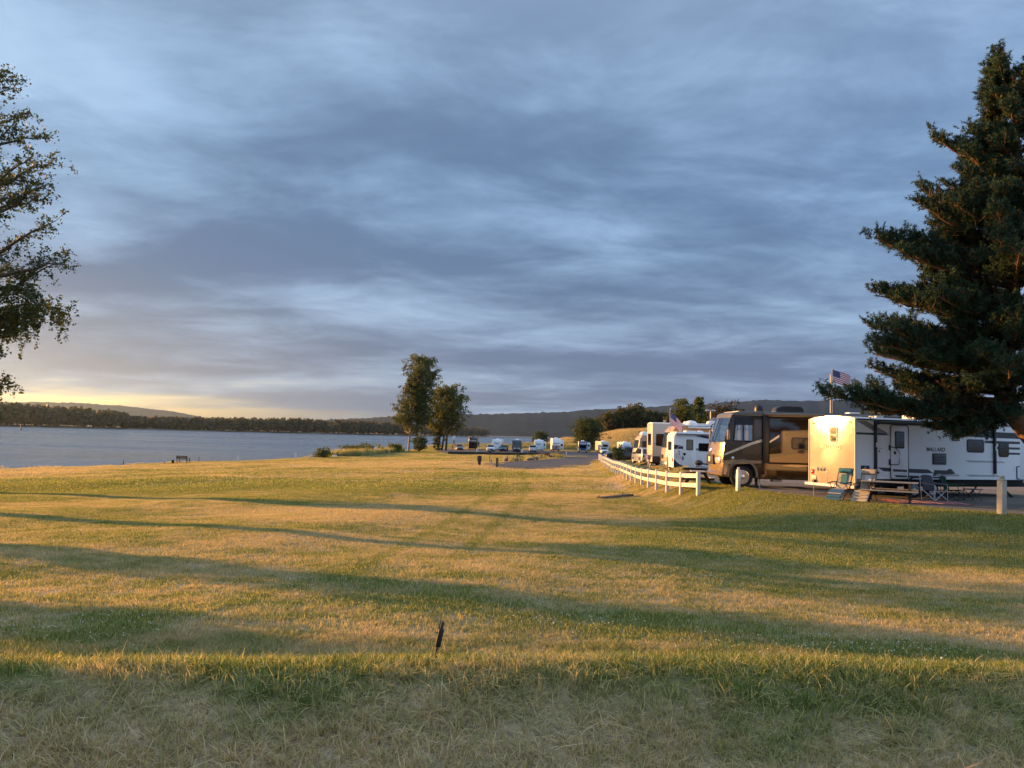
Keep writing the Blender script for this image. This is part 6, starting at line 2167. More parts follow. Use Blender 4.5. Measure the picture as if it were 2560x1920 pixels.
# ------------------------------------------------------------------ benches, tables, signs by the river
def bench(label, x, y, rz, material, metal, w=1.5, name='bench'):
    T = thing(name, label, 'bench', at(x, y), rz)
    for k in range(4):
        MB().box(-w / 2, w / 2, 0.02 + k * 0.115, 0.115 + k * 0.115, 0.43, 0.465, 0.008, 1).build('seat_slat', material, T)
    for k in range(3):
        y0 = 0.47 + 0.03 * k
        MB().box(-w / 2, w / 2, y0, y0 + 0.035, 0.54 + k * 0.125, 0.65 + k * 0.125, 0.008, 1).build('back_slat', material, T)
    for s in (-1, 1):
        x0 = s * (w / 2 - 0.06)
        MB().box(x0 - 0.04, x0 + 0.04, 0.0, 0.07, -0.1, 0.44, 0.008, 1).build('leg', metal, T)
        MB().prism([(0.40, -0.1), (0.48, -0.1), (0.60, 0.92), (0.53, 0.92)], x0 - 0.04, x0 + 0.04, 'YZ').build('leg', metal, T)
        MB().box(x0 - 0.035, x0 + 0.035, -0.02, 0.52, 0.62, 0.67, 0.01, 1).build('armrest', metal, T)
        MB().box(x0 - 0.03, x0 + 0.03, 0.0, 0.06, 0.44, 0.63).build('arm_post', metal, T)
    return T


bench('dark timber bench facing the river at the left', -41.2, 98.6, rad(160), WOOD_M, BLACK_METAL, 1.7)
bench('dark low seat on the river edge left of the bushes', -29.6, 139.5, rad(110), WOOD_D, BLACK_METAL, 1.2)
bench('brown timber bench among the boulders beside the lane', 1.75, 115.5, rad(70), WOOD_M, WOOD_D, 1.5)


def picnic(label, x, y, rz, material, metal, L=1.8, z=None):
    T = thing('picnic_table', label, 'picnic table', (x, y, hz(x, y) if z is None else z), rz)
    for k in range(5):
        MB().box(-L / 2, L / 2, -0.36 + k * 0.146, -0.225 + k * 0.146, 0.73, 0.77, 0.006, 1).build('top_plank', material, T)
    for s in (-1, 1):
        for k in range(2):
            y0 = s * (0.62 + 0.14 * k)
            MB().box(-L / 2, L / 2, y0 - 0.065, y0 + 0.065, 0.43, 0.47, 0.006, 1).build('bench_plank', material, T)
    for sx in (-1, 1):
        xx = sx * (L / 2 - 0.28)
        for s in (-1, 1):
            MB().prism([(s * 0.62, -0.05), (s * 0.74, -0.05), (s * 0.34, 0.73), (s * 0.22, 0.73)], xx - 0.04, xx + 0.04, 'YZ').build('leg', metal, T)
        MB().box(xx + 0.042, xx + 0.082, -0.76, 0.76, 0.34, 0.43).build('cross_beam', metal, T)
        MB().box(xx + 0.042, xx + 0.082, -0.34, 0.34, 0.64, 0.73).build('top_beam', metal, T)
    return T


GREYWOOD = mat('sun bleached timber', (0.42, 0.36, 0.28), 0.7, vary=0.22, vscale=6, bump=0.3)
picnic('picnic table with pale planks beside the lounge chairs and the white trailer', 14.05, 28.75, rad(-28), GREYWOOD, WOOD_D, 1.9)
picnic('dark picnic table below the nose of the brown motorhome at the fence end', 9.3, 38.4, rad(80), GREYWOOD, WOOD_D, 1.5)
picnic('dark picnic table on the river lawn right of the white sign', -26.2, 168, rad(20), WOOD_D, WOOD_D, 1.8)
picnic('dark picnic table among the boulders at the bend of the lane', 6.6, 145, rad(35), WOOD_D, WOOD_D, 1.6)
T = thing('notice_board', 'white square notice on a post among the bank bushes', 'sign', at(-28.6, 165.5))
MB().cyl((0, 0, -0.2), (0, 0, 1.1), 0.05, seg=8).build('pole', WOOD_D, T)
MB().box(-0.34, 0.34, -0.05, -0.01, 0.95, 1.6, 0.01).build('panel', WHITE_FLAT, T)
for lab, x, y, w in (('white concrete fire ring block below the white notice', -29.0, 163.4, 0.9), ('white block beside the dark low seat on the river edge', -31.0, 137.5, 0.85), ('low dark fire ring left of the river bench', -42.2, 97.4, 0.4)):
    T = thing('fire_ring', lab, 'fire ring', at(x, y))
    MB().lathe([(w * 0.36, 0.0), (w * 0.45, 0.0), (w * 0.45, 0.36), (w * 0.36, 0.36), (w * 0.34, 0.05)], (0, 0, 0), 'Z', 18).build('ring', WHITE_FLAT if 'white' in lab else CHASSIS, T)
    MB().box(-w * 0.4, w * 0.4, -0.015, 0.015, 0.36, 0.40).build('grate', BLACK_METAL, T)
post('marker_post', 'short white stake beside the river bench', -42.8, 96.6, 0.62, 0.20, VINYL, VINYL, group='white marker posts')
# marker on tripod by the shore, behind the dark car of the far row
T = thing('shore_marker', 'white board on a dark tripod at the shore left of the far vehicles', 'marker', at(-17.2, 236))
for a in range(3):
    MB().tube([(0.9 * math.cos(a * 2.1), 0.9 * math.sin(a * 2.1), -0.2), (0, 0, 2.8)], 0.09, 7).build('leg', WOOD_D, T)
MB().box(-0.45, 0.45, -0.05, 0.05, 2.7, 3.9, 0.02).build('board', WHITE_FLAT, T)
# channel buoy on the river
T = thing('channel_buoy', 'small dark channel buoy floating far out at the left', 'buoy', (-385, 610, 0.0))
MB().lathe([(0.9, -0.3), (1.1, 0.1), (0.9, 0.7), (0.35, 0.9)], (0, 0, 0), 'Z', 18).build('float', mat('dark green buoy paint', (0.02, 0.05, 0.04), 0.5), T)
MB().lathe([(0.36, 0.9), (0.30, 3.0), (0.5, 3.05), (0.5, 3.7), (0.1, 4.3)], (0, 0, 0), 'Z', 14).build('tower', MATS['dark green buoy paint'], T)


# ------------------------------------------------------------------ boulders beside the lane
ROCK = mat('grey boulder', (0.17, 0.155, 0.135), 0.9, vary=0.35, vscale=3, bump=0.8, bscale=8)


def rock(label, x, y, r, sq, seed):
    bm = bmesh.new()
    bmesh.ops.create_icosphere(bm, subdivisions=3, radius=1.0)
    g = np.random.default_rng(seed)
    for k in range(14):                     # chip flat faces off a ball
        nrm = Vector(g.normal(size=3)).normalized()
        c = g.uniform(0.62, 0.9)
        for v in bm.verts:
            dd = v.co.dot(nrm)
            if dd > c:
                v.co -= nrm * (dd - c)
    for v in bm.verts:
        v.co = Vector((v.co.x * r, v.co.y * r * 0.8, v.co.z * r * sq))
    m = MB()
    m.bm.free()
    m.bm = bm
    o = m.build('boulder', ROCK, None, 25)
    o.location = at(x, y, r * sq * 0.55)
    o.rotation_euler = (0, 0, g.uniform(0, 6))
    return tag(o, label, 'boulder', 'boulders along the lane')


for i, (x, y, r, sq, lab) in enumerate(((-0.45, 109.2, 0.55, 0.95, 'pointed boulder nearest the lane posts'), (0.9, 110.2, 0.42, 1.05, 'small upright boulder just left of the lane bench'), (2.95, 117.5, 0.62, 0.5, 'flat boulder just right of the lane bench'),
                                        (3.5, 121, 0.70, 0.75, 'broad boulder in the middle of the lane row'), (4.05, 123.6, 0.62, 0.7, 'boulder right of the broad one in the lane row'), (5.1, 137, 0.68, 0.8, 'boulder left of the dark table at the bend'),
                                        (7.4, 145.5, 0.7, 0.55, 'low boulder right of the dark table at the bend'), (9.0, 152, 0.5, 0.6, 'small boulder near the white marker at the bend'))):
    rock(lab, x, y, r, sq, 500 + i)
P = np.array([(9.2, 149.5), (9.6, 150.5), (10.2, 153), (8.6, 148), (3.2, 119), (4.6, 127), (6.0, 140), (0.4, 108.5), (1.2, 112), (7.9, 146)])
grass_layer('lane_weeds', 'tufts of tall dry weeds between the boulders of the lane', P, reed, 0.5, 0.8, 9)


# ------------------------------------------------------------------ folding chairs, mat and small camp gear by the white trailer
CF = mat('dark chair frame', (0.03, 0.03, 0.032), 0.4, 0.5)


def lounge(label, loc, rz, head, back, strip_, leg, k=1.0):
    """zero gravity recliner; sitter faces local -y"""
    T = thing('lounge_chair', label, 'lounge chair', loc, rz, 'reclining lounge chairs')
    w = 0.27
    seat = [(0.30, 0.42), (-0.12, 0.40)]
    backp = [(0.30, 0.42), (0.62, 1.18)]
    legp = [(-0.14, 0.40), (-0.52, 0.05)]
    pieces = (('seat_panel', seat, back), ('back_panel', backp, back), ('leg_rest', legp, leg))
    for nm, ((y0, z0), (y1, z1)), mt in pieces:
        d = Vector((0, y1 - y0, z1 - z0))
        nrm = d.cross(Vector((1, 0, 0))).normalized() * 0.012
        m = MB()
        n = 8
        for i in range(n):
            a = Vector((0, y0, z0)) + d * i / n
            b = Vector((0, y0, z0)) + d * (i + 1) / n
            vs_ = []
            for s in (1, -1):
                for p in (a, b):
                    for xx in (-w + 0.02, w - 0.02):
                        vs_.append(m.bm.verts.new(Vector((xx, p.y, p.z)) + nrm * s))
            for f in ((0, 1, 3, 2), (4, 6, 7, 5), (0, 2, 6, 4), (1, 5, 7, 3)):
                m.bm.faces.new([vs_[q] for q in f])
        pn = m.build(nm, mt, T)
        for s in (-1, 1):
            MB().tube([(s * w, y0, z0), (s * w, y1, z1)], 0.014, 7).build('frame_tube', CF if nm != 'leg_rest' else strip_, pn)
        MB().tube([(-w, y1, z1), (w, y1, z1)], 0.014, 7).build('frame_tube', CF if nm != 'leg_rest' else strip_, pn)
        if nm == 'leg_rest':
            for q, mt2 in ((0.45, back), (0.75, head)):
                a = Vector((0, y0, z0)) + d * q
                MB().box(-w + 0.03, w - 0.03, a.y - 0.05, a.y + 0.05, a.z + 0.012, a.z + 0.04, 0.004, 1).build('stripe', mt2, pn)
        if nm == 'back_panel':
            a = Vector((0, y0, z0)) + d * 0.86
            pl = MB().box(-w + 0.01, w - 0.01, -0.10, 0.0, -0.09, 0.09, 0.04, 3, Matrix.Translation(a) @ Matrix.Rotation(rad(-22), 4, 'X')).build('head_pillow', head, pn)
            MB().box(-0.12, 0.12, -0.012, 0.012, 0.0, 0.40, 0.006, 1, Matrix.Translation(Vector((0, y0, z0)) + d * 0.22 + Vector((0, -0.03, 0))) @ Matrix.Rotation(rad(-22), 4, 'X')).build('centre_strip', strip_, pn)
    for s in (-1, 1):
        x = s * (w + 0.03)
        MB().tube([(x, 0.52, 0.02), (x, -0.10, 0.60)], 0.014, 7).build('leg', CF, T)
        MB().tube([(x, -0.38, 0.02), (x, 0.34, 0.58)], 0.014, 7).build('leg', CF, T)
        MB().tube([(x, 0.42, 0.66), (x, 0.1, 0.67), (x, -0.24, 0.62)], 0.022, 7).build('armrest', BLACK, T)
        MB().tube([(x, 0.38, 0.55), (x, 0.40, 0.66)], 0.012, 6).build('arm_post', CF, T)
    for y in (0.52, -0.38):
        MB().tube([(-w - 0.03, y, 0.02), (w + 0.03, y, 0.02)], 0.014, 7).build('foot_bar', CF, T)
    return T


TEAL = mat('teal fabric', (0.035, 0.15, 0.17), 0.85, vary=0.15, vscale=20)
BLUEF = mat('blue fabric', (0.02, 0.085, 0.19), 0.8, vary=0.15, vscale=20)
CREAM = mat('cream mesh fabric', (0.40, 0.34, 0.26), 0.85, vary=0.1, vscale=25)
lounge('reclining lounge chair with a teal head pillow, left of the pair', at(12.35, 29.15), rad(-48), TEAL, CREAM, TEAL, BLUEF)
lounge('reclining lounge chair with a cream head pillow, right of the pair', at(13.10, 28.75), rad(-44), CREAM, CREAM, GREYL, CREAM)


def camp_chair(label, loc, rz, fab, frame):
    T = thing('camp_chair', label, 'camp chair', loc, rz, 'folding camp chairs')
    w = 0.30
    m = MB()
    n = 6
    # slung seat and back as one-sheet panels with thickness
    def sheet(P0, P1, sag, nm, top=0.0):
        m = MB()
        rows = []
        for i in range(n + 1):
            u = i / n
            row = []
            for j in range(n + 1):
                v = j / n
                p = Vector(P0) * (1 - v) + Vector(P1) * v
                x = (u - 0.5) * 2 * w * (1 - top * v)
                s = sag * math.sin(PI * u)
                row.append(m.bm.verts.new(Vector((x, p.y + s * (1 if nm == 'back_panel' else 0), p.z - (s if nm != 'back_panel' else 0) + (0.04 * math.sin(PI * u) if nm == 'back_panel' and j == n else 0)))))
            rows.append(row)
        for a, b in zip(rows[:-1], rows[1:]):
            for j in range(n):
                m.bm.faces.new((a[j], a[j + 1], b[j + 1], b[j]))
        r = bmesh.ops.solidify(m.bm, geom=m.bm.faces[:], thickness=0.015)
        return m.build(nm, fab, T)
    sheet((0, -0.25, 0.44), (0, 0.22, 0.40), 0.05, 'seat_panel')
    sheet((0, 0.22, 0.38), (0, 0.38, 0.92), 0.05, 'back_panel', 0.08)
    for s in (-1, 1):
        x = s * (w + 0.02)
        MB().tube([(x, 0.30, 0.0), (x, 0.38, 0.92)], 0.013, 7).build('back_post', frame, T)
        MB().tube([(x, -0.30, 0.0), (x, -0.28, 0.62)], 0.013, 7).build('front_post', frame, T)
        MB().tube([(x, -0.30, 0.63), (x, 0.0, 0.62), (x, 0.33, 0.66)], 0.026, 7).build('armrest', fab, T)
        MB().tube([(x, -0.30, 0.02), (-x, -0.28, 0.44)], 0.012, 6).build('cross_leg', frame, T)
        MB().tube([(x, 0.30, 0.02), (-x, 0.26, 0.42)], 0.012, 6).build('cross_leg', frame, T)
        MB().tube([(x, -0.30, 0.02), (x, 0.28, 0.42)], 0.012, 6).build('cross_leg', frame, T)
        MB().tube([(x, 0.30, 0.02), (x, -0.28, 0.42)], 0.012, 6).build('cross_leg', frame, T)
    return T


camp_chair('grey folding camp chair on the red mat beside the picnic table', at(16.15, 29.55, 0.05), rad(20), mat('grey canvas', (0.19, 0.19, 0.22), 0.85, vary=0.12, vscale=20), ALU)
camp_chair('green folding camp chair behind the grey one, against the white trailer', at(17.45, 30.6), rad(42), mat('green canvas', (0.018, 0.10, 0.055), 0.85, vary=0.15, vscale=20), CF)
T = thing('side_table', 'small black folding table beside the green camp chair', 'table', at(18.4, 30.9), rad(20))
MB().box(-0.32, 0.32, -0.2, 0.2, 0.44, 0.47, 0.01).build('tabletop', BLACK, T)
for s in (-1, 1):
    MB().tube([(s * 0.3, -0.18, 0), (-s * 0.25, -0.18, 0.44)], 0.012, 6).build('leg', CF, T)
    MB().tube([(s * 0.3, 0.18, 0), (-s * 0.25, 0.18, 0.44)], 0.012, 6).build('leg', CF, T)
REDM = mat('red woven mat', (0.34, 0.045, 0.06), 0.9, vary=0.25, vscale=10)
T = thing('outdoor_mat', 'red patterned outdoor mat on the gravel under the camp chair', 'mat', (15.55, 28.95, hz(15.55, 28.95) + 0.02), rad(-3))
MB().box(-1.35, 1.35, -0.75, 0.75, 0.0, 0.018, 0.004, 1).build('weave', REDM, T)
for k in range(6):
    MB().box(-1.2 + k * 0.44, -1.02 + k * 0.44, -0.72, 0.72, 0.0185, 0.021).build('band', mat('pale mat thread', (0.45, 0.33, 0.32), 0.9), T)
# shepherd hook frame with a string of little lamps (unlit)
T = thing('garden_hook', 'thin metal arch with small trinkets beside the teal lounge chair', 'garden hook', at(11.75, 29.75))
MB().tube([(-0.12, 0, -0.1), (-0.10, 0, 0.95), (-0.06, 0, 1.12), (0.08, 0, 1.20), (0.32, 0, 1.20), (0.42, 0, 1.12), (0.44, 0, 0.95), (0.40, 0, 0.55)], 0.010, 6).build('rod', STEEL, T)
for x in (0.05, 0.18, 0.30):
    MB().lathe([(0.012, 0.0), (0.045, -0.03), (0.05, -0.08), (0.02, -0.12)], (x, 0, 1.17), 'Z', 10).build('trinket', mat('pale trinket', (0.55, 0.45, 0.3), 0.4), T)

# little black stake on the mound
T = thing('sprinkler_stake', 'small black leaning stake with a bracket on the near mound', 'stake', (-0.555, 6.25, hz(-0.555, 6.25)))
T.rotation_euler = (rad(4), rad(10), rad(10))
MB().box(-0.011, 0.011, -0.012, 0.012, -0.12, 0.33, 0.003, 1).build('shaft', mat('weathered steel stake', (0.06, 0.05, 0.045), 0.6, 0.3, vary=0.3, vscale=20), T)
MB().rrect(-0.021, 0.021, 0.13, 0.275, 0.010, -0.022, 0.02, 'XZ', 0.004).build('bracket', BLACK, T)
MB().tube([(-0.02, 0, 0.2), (-0.018, 0, 0.35)], 0.004, 6).build('pin', BLACK_METAL, T)
MB().cyl((-0.034, 0, 0.235), (-0.02, 0, 0.235), 0.008, seg=8).build('bolt', BLACK_METAL, T)
MB().tube([(0.008, -0.016, -0.05), (0.004, -0.016, 0.13)], 0.0035, 6).build('rod', ALU, T)
# scrap of light litter in the grass
T = thing('litter', 'tiny curled pale scrap lying in the near grass at the right', 'litter', at(2.35, 5.55, 0.03))
MB().tube([(-0.03, 0, 0.0), (-0.01, 0.01, 0.022), (0.015, 0, 0.03), (0.03, -0.01, 0.012)], [0.003, 0.007, 0.007, 0.003], 6).build('scrap', mat('pale scrap', (0.35, 0.27, 0.16), 0.8), T)

# dark sleeper added to stand in for a shaded drain cut in the bank
T = thing('bank_cut_standin', 'long dark timber sleeper standing in for a shaded cut in the grass bank below the fence', 'filler plank', at(5.6, 40.9), rad(58))
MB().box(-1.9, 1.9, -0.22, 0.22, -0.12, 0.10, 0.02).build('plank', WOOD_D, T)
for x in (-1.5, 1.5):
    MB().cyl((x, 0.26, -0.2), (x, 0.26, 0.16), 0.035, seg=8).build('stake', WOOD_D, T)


def bicycle(label, loc, rz, tilt):
    T = thing('bicycle', label, 'bicycle', loc, rz)
    T.rotation_euler = (tilt, 0, rz)
    r = 0.33
    for x in (-0.52, 0.52):
        w = MB().tube([(x + r * math.cos(a), 0, r + r * math.sin(a)) for a in np.linspace(0, 2 * PI, 24, endpoint=False)], 0.018, 6, True).build('tyre', RUBBER, T)
        m = MB()
        for k in range(4):
            a = k * PI / 4
            m.cyl((x - r * math.cos(a), 0, r - r * math.sin(a)), (x + r * math.cos(a), 0, r + r * math.sin(a)), 0.003, seg=4)
        m.cyl((x, -0.04, r), (x, 0.04, r), 0.02, seg=8)
        m.build('spokes', ALU, w)
    red = mat('dark red frame paint', (0.10, 0.02, 0.02), 0.35, coat=0.5)
    bb, st, hd = (-0.05, 0, 0.30), (-0.20, 0, 0.82), (0.40, 0, 0.80)
    f = MB()
    for p, q in ((bb, st), (bb, hd), (st, hd), (bb, (-0.52, 0, r)), (st, (-0.52, 0, r)), (hd, (0.52, 0, r))):
        f.tube([p, q], 0.017, 6)
    f.build('frame', red, T)
    MB().box(-0.36, -0.08, -0.07, 0.07, 0.88, 0.93, 0.02).build('saddle', BLACK, T)
    MB().tube([(0.30, -0.28, 0.98), (0.38, -0.1, 0.95), (0.38, 0.1, 0.95), (0.30, 0.28, 0.98)], 0.014, 6).build('handlebar', BLACK, T)
    return T


bicycle('dark red bicycle standing beside the fence left of the small white trailer', at(11.9, 66.5), rad(70), rad(6))
T = thing('camp_grill', 'black camp grill on legs below the small white trailer', 'grill', at(12.3, 50.6), rad(10))
MB().lathe([(0.05, 0.55), (0.22, 0.62), (0.27, 0.74), (0.22, 0.86), (0.05, 0.93)], (0, 0, 0), 'Z', 18).build('bowl', BLACK, T)
for k in range(3):
    MB().tube([(0.15 * math.cos(k * 2.1), 0.15 * math.sin(k * 2.1), 0.6), (0.26 * math.cos(k * 2.1), 0.26 * math.sin(k * 2.1), 0.0)], 0.014, 6).build('leg', CF, T)
T = thing('folded_parasol', 'folded grey parasol at the foot of the slim flag pole', 'parasol', at(11.0, 53.8))
MB().cyl((0, 0, 0), (0, 0, 1.75), 0.02, seg=8).build('pole', ALU, T)
MB().lathe([(0.20, 0.28), (0.17, 0.6), (0.10, 1.2), (0.03, 1.7)], (0, 0, 0), 'Z', 10).build('canopy', mat('grey parasol cloth', (0.20, 0.20, 0.22), 0.9), T)
MB().lathe([(0.24, 0.0), (0.24, 0.06), (0.05, 0.10)], (0, 0, 0), 'Z', 16).build('base', CHASSIS, T)
broadleaf('shrub', 'small rounded shrub on the verge beside the black pickup', at(12.9, 92.6), 1.6, 0.05, ((0, 0.7), (0.5, 0.8), (1, 0.3)), 0.10, 1500, SHRUB_LEAF, BARK, 97, ((0, 0, 0.04),), nlimb=20, clump=0.3, cat='shrub')
for lab, x, y in (('grey utility pedestal between the small white trailer and the beige motorhome', 11.7, 55.3), ('grey utility pedestal behind the fence beside the fifth wheel trailer', 11.0, 61.5)):
    T = thing('utility_pedestal', lab, 'pedestal', at(x, y))
    MB().box(-0.07, 0.07, -0.06, 0.06, -0.1, 0.75, 0.01).build('stand', STEEL, T)
    MB().box(-0.14, 0.14, -0.09, 0.09, 0.72, 1.08, 0.02).build('cabinet', GREYM, T)


# ------------------------------------------------------------------ flags and lamp posts
def us_flag(label, x, y, z0, poletop, fl, fh, wind, rz, droop, pole_r=0.03, base=None):
    T = thing('flag', label, 'flag', (x, y, z0))
    MB().cyl((0, 0, 0), (0, 0, poletop), pole_r, pole_r * 0.7, 8).build('pole', mat('dull grey pole', (0.28, 0.28, 0.28), 0.6), T)
    MB().lathe([(0.005, -pole_r * 2), (pole_r * 1.6, 0), (0.005, pole_r * 2)], (0, 0, poletop + pole_r), 'Z', 10).build('finial', CHROME, T)
    red = mat('flag red', (0.50, 0.02, 0.035), 0.8)
    wht = mat('flag white', (0.75, 0.73, 0.72), 0.8)
    blu = mat('flag blue', (0.02, 0.03, 0.14), 0.8)

    def P(u, v):
        """u along the fly 0..1, v down the hoist 0..1"""
        fx = fl * u * math.cos(droop * u * 0.6)
        dz = -fh * v - fl * u * math.sin(droop) * (0.75 + 0.25 * u)
        wv = 0.10 * fl * math.sin(u * 7 + v * 1.5) * u
        c, s = math.cos(rz), math.sin(rz)
        return Vector((fx * c - wv * s, fx * s + wv * c, poletop - 0.08 + dz))
    nu = 18
    for k in range(13):
        m = MB()
        u0 = 0.4 if k < 7 else 0.0
        for i in range(nu):
            a, b = u0 + (1 - u0) * i / nu, u0 + (1 - u0) * (i + 1) / nu
            vs_ = [m.bm.verts.new(P(u, v)) for u, v in ((a, k / 13), (b, k / 13), (b, (k + 1) / 13), (a, (k + 1) / 13))]
            m.bm.faces.new(vs_)
        bmesh.ops.remove_doubles(m.bm, verts=m.bm.verts[:], dist=1e-5)
        m.build('stripe', red if k % 2 == 0 else wht, T)
    m = MB()
    for i in range(8):
        a, b = 0.4 * i / 8, 0.4 * (i + 1) / 8
        m.bm.faces.new([m.bm.verts.new(P(u, v)) for u, v in ((a, 0), (b, 0), (b, 7 / 13), (a, 7 / 13))])
    bmesh.ops.remove_doubles(m.bm, verts=m.bm.verts[:], dist=1e-5)
    cn = m.build('canton', blu, T)
    m = MB()
    for r_ in range(9):
        for c_ in range(6 if r_ % 2 == 0 else 5):
            u = 0.4 * (c_ * 2 + 1 + (r_ % 2)) / 12
            v = (7 / 13) * (r_ + 1) / 10
            p = P(u, v)
            for s in (-0.006, 0.006):
                q = Vector((-math.sin(rz), math.cos(rz), 0)) * s
                m.bm.faces.new([m.bm.verts.new(p + q + Vector((math.cos(rz) * dx, math.sin(rz) * dx, dz_)) * fh * 0.022) for dx, dz_ in ((0, 1), (0.6, -0.8), (-0.95, 0.3), (0.95, 0.3), (-0.6, -0.8))][:3])
    m.build('stars', wht, cn)
    return T


us_flag('striped national flag on a slim white pole before the beige motorhome', 11.25, 54.8, hz(11.25, 54.8), 4.35, 1.30, 0.85, 0, rad(15), 1.15, 0.03)
us_flag('striped national flag on the tall pole behind the pine', 38.2, 92, hz(38.2, 92), 11.8, 2.4, 1.5, 0, rad(5), 0.35, 0.045)


def lamp_post(label, x, y, h, kind='T'):
    T = thing('lamp_post', label, 'lamp post', at(x, y))
    MB().cyl((0, 0, -0.3), (0, 0, h), 0.09, 0.06, 10).build('pole', STEEL, T)
    if kind == 'T':
        MB().box(-0.55, 0.55, -0.08, 0.08, h, h + 0.09, 0.02).build('cross_arm', STEEL, T)
        for s in (-1, 1):
            MB().prism([(s * 0.15, h - 0.05), (s * 0.6, h - 0.05), (s * 0.52, h + 0.02), (s * 0.2, h + 0.02)], -0.12, 0.12, 'XZ').build('lamp_head', WHITE_FLAT, T)
    else:
        MB().tube([(0, 0, h - 0.1), (0.3, 0, h + 0.05), (1.0, 0, h + 0.1)], 0.045, 8).build('arm', STEEL, T)
        hd = MB().prism([(0.85, h + 0.06), (0.95, h + 0.22), (1.45, h + 0.22), (1.6, h + 0.06)], -0.16, 0.16, 'XZ', 0.03).build('lamp_head', GREYD, T)
        MB().box(0.95, 1.5, -0.12, 0.12, h + 0.02, h + 0.06, 0.01).build('lens', LAMP_GLASS, hd)
    return T


lamp_post('twin-headed lamp post behind the nose of the brown motorhome', 23.2, 90, 6.3)
lamp_post('tall lamp post with a single arm left of the pine', 38.6, 93.5, 11.3, 'arm')
T = thing('pole', 'short pale pole rising behind the brown motorhome roof, under the pine', 'pole', at(30.4, 60))
MB().cyl((0, 0, -0.3), (0, 0, 5.6), 0.10, seg=10).build('shaft', VINYL, T)
MB().lathe([(0.13, 5.6), (0.13, 5.68), (0.01, 5.75)], (0, 0, 0), 'Z', 12).build('cap', VINYL, T)
T = thing('dish_mast', 'satellite dish on a mast between the small trailer and the brown motorhome', 'satellite dish', at(19.6, 75))
MB().cyl((0, 0, -0.2), (0, 0, 4.3), 0.04, seg=8).build('mast', STEEL, T)
MB().lathe([(0.02, 0.10), (0.2, 0.07), (0.38, 0.0), (0.40, 0.0), (0.2, 0.10), (0.02, 0.13)], (0, -0.05, 4.4), 'Y', 20).build('dish', GREYL, T)


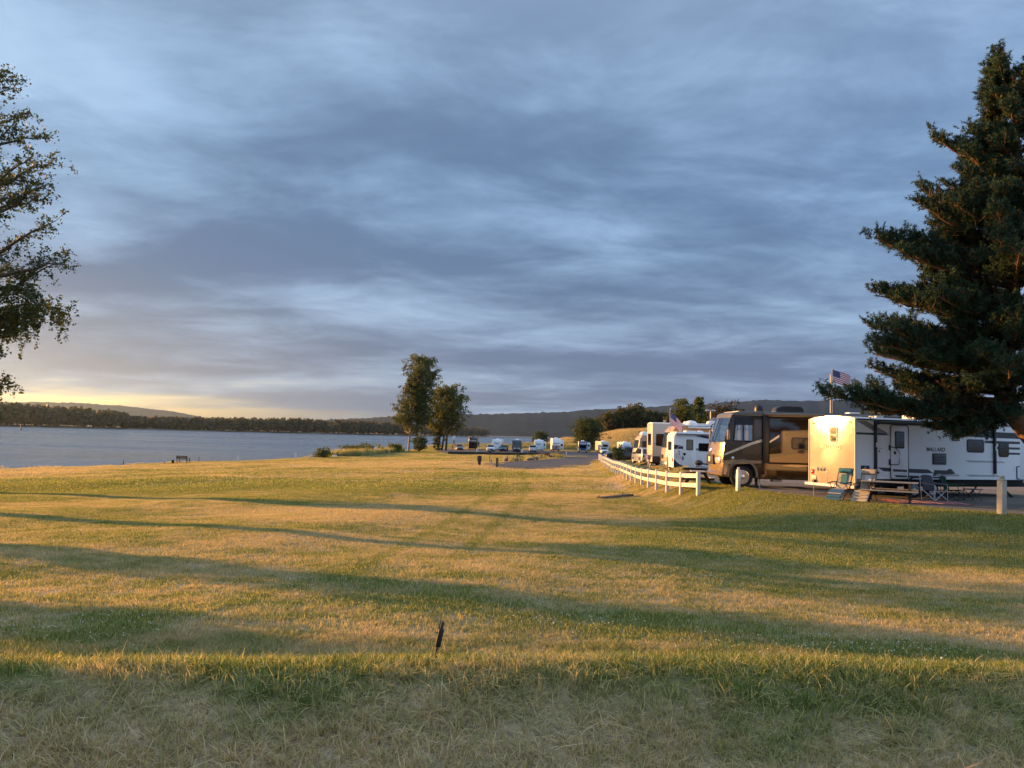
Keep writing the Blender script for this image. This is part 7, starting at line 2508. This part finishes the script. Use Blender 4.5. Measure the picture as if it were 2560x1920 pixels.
# ------------------------------------------------------------------ house behind the pine
def house():
    T = thing('house', 'low house with a grey hipped roof and pale gutter, behind the white trailer', 'house', (33.0, 58.0, hz(33, 58)), rad(3))
    wall = mat('grey lap siding', (0.16, 0.145, 0.13), 0.8, vary=0.1)
    W_, Dp, h = 11.0, 8.0, 2.75
    MB().box(-W_ / 2, W_ / 2, 0, Dp, -0.3, h).build('wall', wall, T)
    for k in range(14):
        z = 0.1 + k * 0.185
        MB().prism([(-0.03, z), (-0.004, z + 0.17), (0.0, z + 0.17), (0.0, z)], -W_ / 2, W_ / 2, 'YZ').build('siding_board', wall, T)
    e = 0.6
    m = MB()
    a = [(-W_ / 2 - e, -e), (W_ / 2 + e, -e), (W_ / 2 + e, Dp + e), (-W_ / 2 - e, Dp + e)]
    lo = [m.bm.verts.new((x, y, h)) for x, y in a]
    lo2 = [m.bm.verts.new((x, y, h + 0.10)) for x, y in a]
    r0 = m.bm.verts.new((-W_ / 2 + 3.4, Dp / 2, h + 1.75))
    r1 = m.bm.verts.new((W_ / 2 - 3.4, Dp / 2, h + 1.75))
    m.bm.faces.new(lo)
    for i in range(4):
        j = (i + 1) % 4
        m.bm.faces.new((lo[i], lo[j], lo2[j], lo2[i]))
    m.bm.faces.new((lo2[0], lo2[1], r1, r0))
    m.bm.faces.new((lo2[2], lo2[3], r0, r1))
    m.bm.faces.new((lo2[1], lo2[2], r1))
    m.bm.faces.new((lo2[3], lo2[0], r0))
    rf = m.build('roof', mat('grey shingles', (0.11, 0.105, 0.10), 0.9, vary=0.3, vscale=9, bump=0.6, bscale=12), T, smooth=0)
    MB().box(-1.2, -0.9, 1.8, 2.1, h + 0.7, h + 1.15).build('roof_vent', VINYL, rf)
    g = MB().box(-W_ / 2 - e - 0.03, W_ / 2 + e + 0.03, -e - 0.13, -e - 0.005, h - 0.02, h + 0.13, 0.02).build('gutter', VINYL, T)
    MB().tube([(1.6, -e - 0.07, h - 0.02), (1.6, -e - 0.07, h - 0.2), (2.0, -0.07, h - 0.75), (2.0, -0.07, 0.1)], 0.05, 8).build('downpipe', VINYL, g)
    window(T, -3.6, -2.2, 1.0, 2.2, -0.03, -1, 'XZ', 0.03, VINYL, DARK_GLASS, [('v', -2.9)])
    window(T, 3.2, 4.6, 1.0, 2.2, -0.03, -1, 'XZ', 0.03, VINYL, DARK_GLASS, [('v', 3.9)])
    d = MB().box(-0.45, 0.45, -0.06, 0.0, 0.0, 2.05, 0.01).build('door', VINYL, T)
    MB().lathe([(0.03, 0), (0.035, -0.05), (0.01, -0.06)], (0.34, -0.06, 1.0), 'Y', 10).build('handle', CHROME, d)
    return T


house()

# ------------------------------------------------------------------ white clover heads and tall stalks in the turf
rc = np.random.default_rng(31)
cl = []
for (cx, cy, sx, sy, n) in ((5.2, 10.4, 1.5, 0.55, 210), (-6.0, 13.6, 2.2, 1.0, 240), (-5.2, 10.5, 1.3, 0.5, 110), (2.4, 15.8, 1.5, 0.7, 150), (7.0, 21.5, 2.6, 1.6, 240), (0.8, 11.6, 1.2, 0.4, 60), (3.8, 6.9, 1.6, 0.3, 34)):
    cl.append(np.stack([rc.normal(cx, sx, n), rc.normal(cy, sy, n)], -1))
cl = np.concatenate(cl)
ico = bmesh.new()
bmesh.ops.create_icosphere(ico, subdivisions=1, radius=1)
iv = np.array([v.co[:] for v in ico.verts])
fi = np.array([[v.index for v in f.verts] for f in ico.faces])
ico.free()
zc = H(cl[:, 0], cl[:, 1]) + rc.uniform(0.045, 0.085, len(cl))
sz = rc.uniform(0.006, 0.011, len(cl))
V = (np.concatenate([cl, zc[:, None]], 1)[:, None] + iv[None] * sz[:, None, None]).reshape(-1, 3)
F = (np.arange(len(cl))[:, None, None] * len(iv) + fi[None]).reshape(-1, 3)
tag(raw('clover_flowers', V, F, mat('clover white', (0.62, 0.60, 0.52), 0.9)), 'tiny white clover heads dotted through the green turf', 'flowers', kind='stuff')

# ------------------------------------------------------------------ evening haze over the river plain
hm, hn, ho = new_mat('evening haze')
pv = hn.n('ShaderNodeVolumePrincipled')
pv.inputs['Color'].default_value = (0.50, 0.72, 1.0, 1)
pv.inputs['Density'].default_value = 3.2e-5
pv.inputs['Anisotropy'].default_value = 0.6
hn.t.links.new(pv.outputs[0], ho.inputs['Volume'])
hz_o = MB().box(-9200, 9200, -2900, 8600, -8, 440).build('haze', hm, smooth=0)
tag(hz_o, 'thin evening haze over the river and the hills', 'haze', kind='stuff')
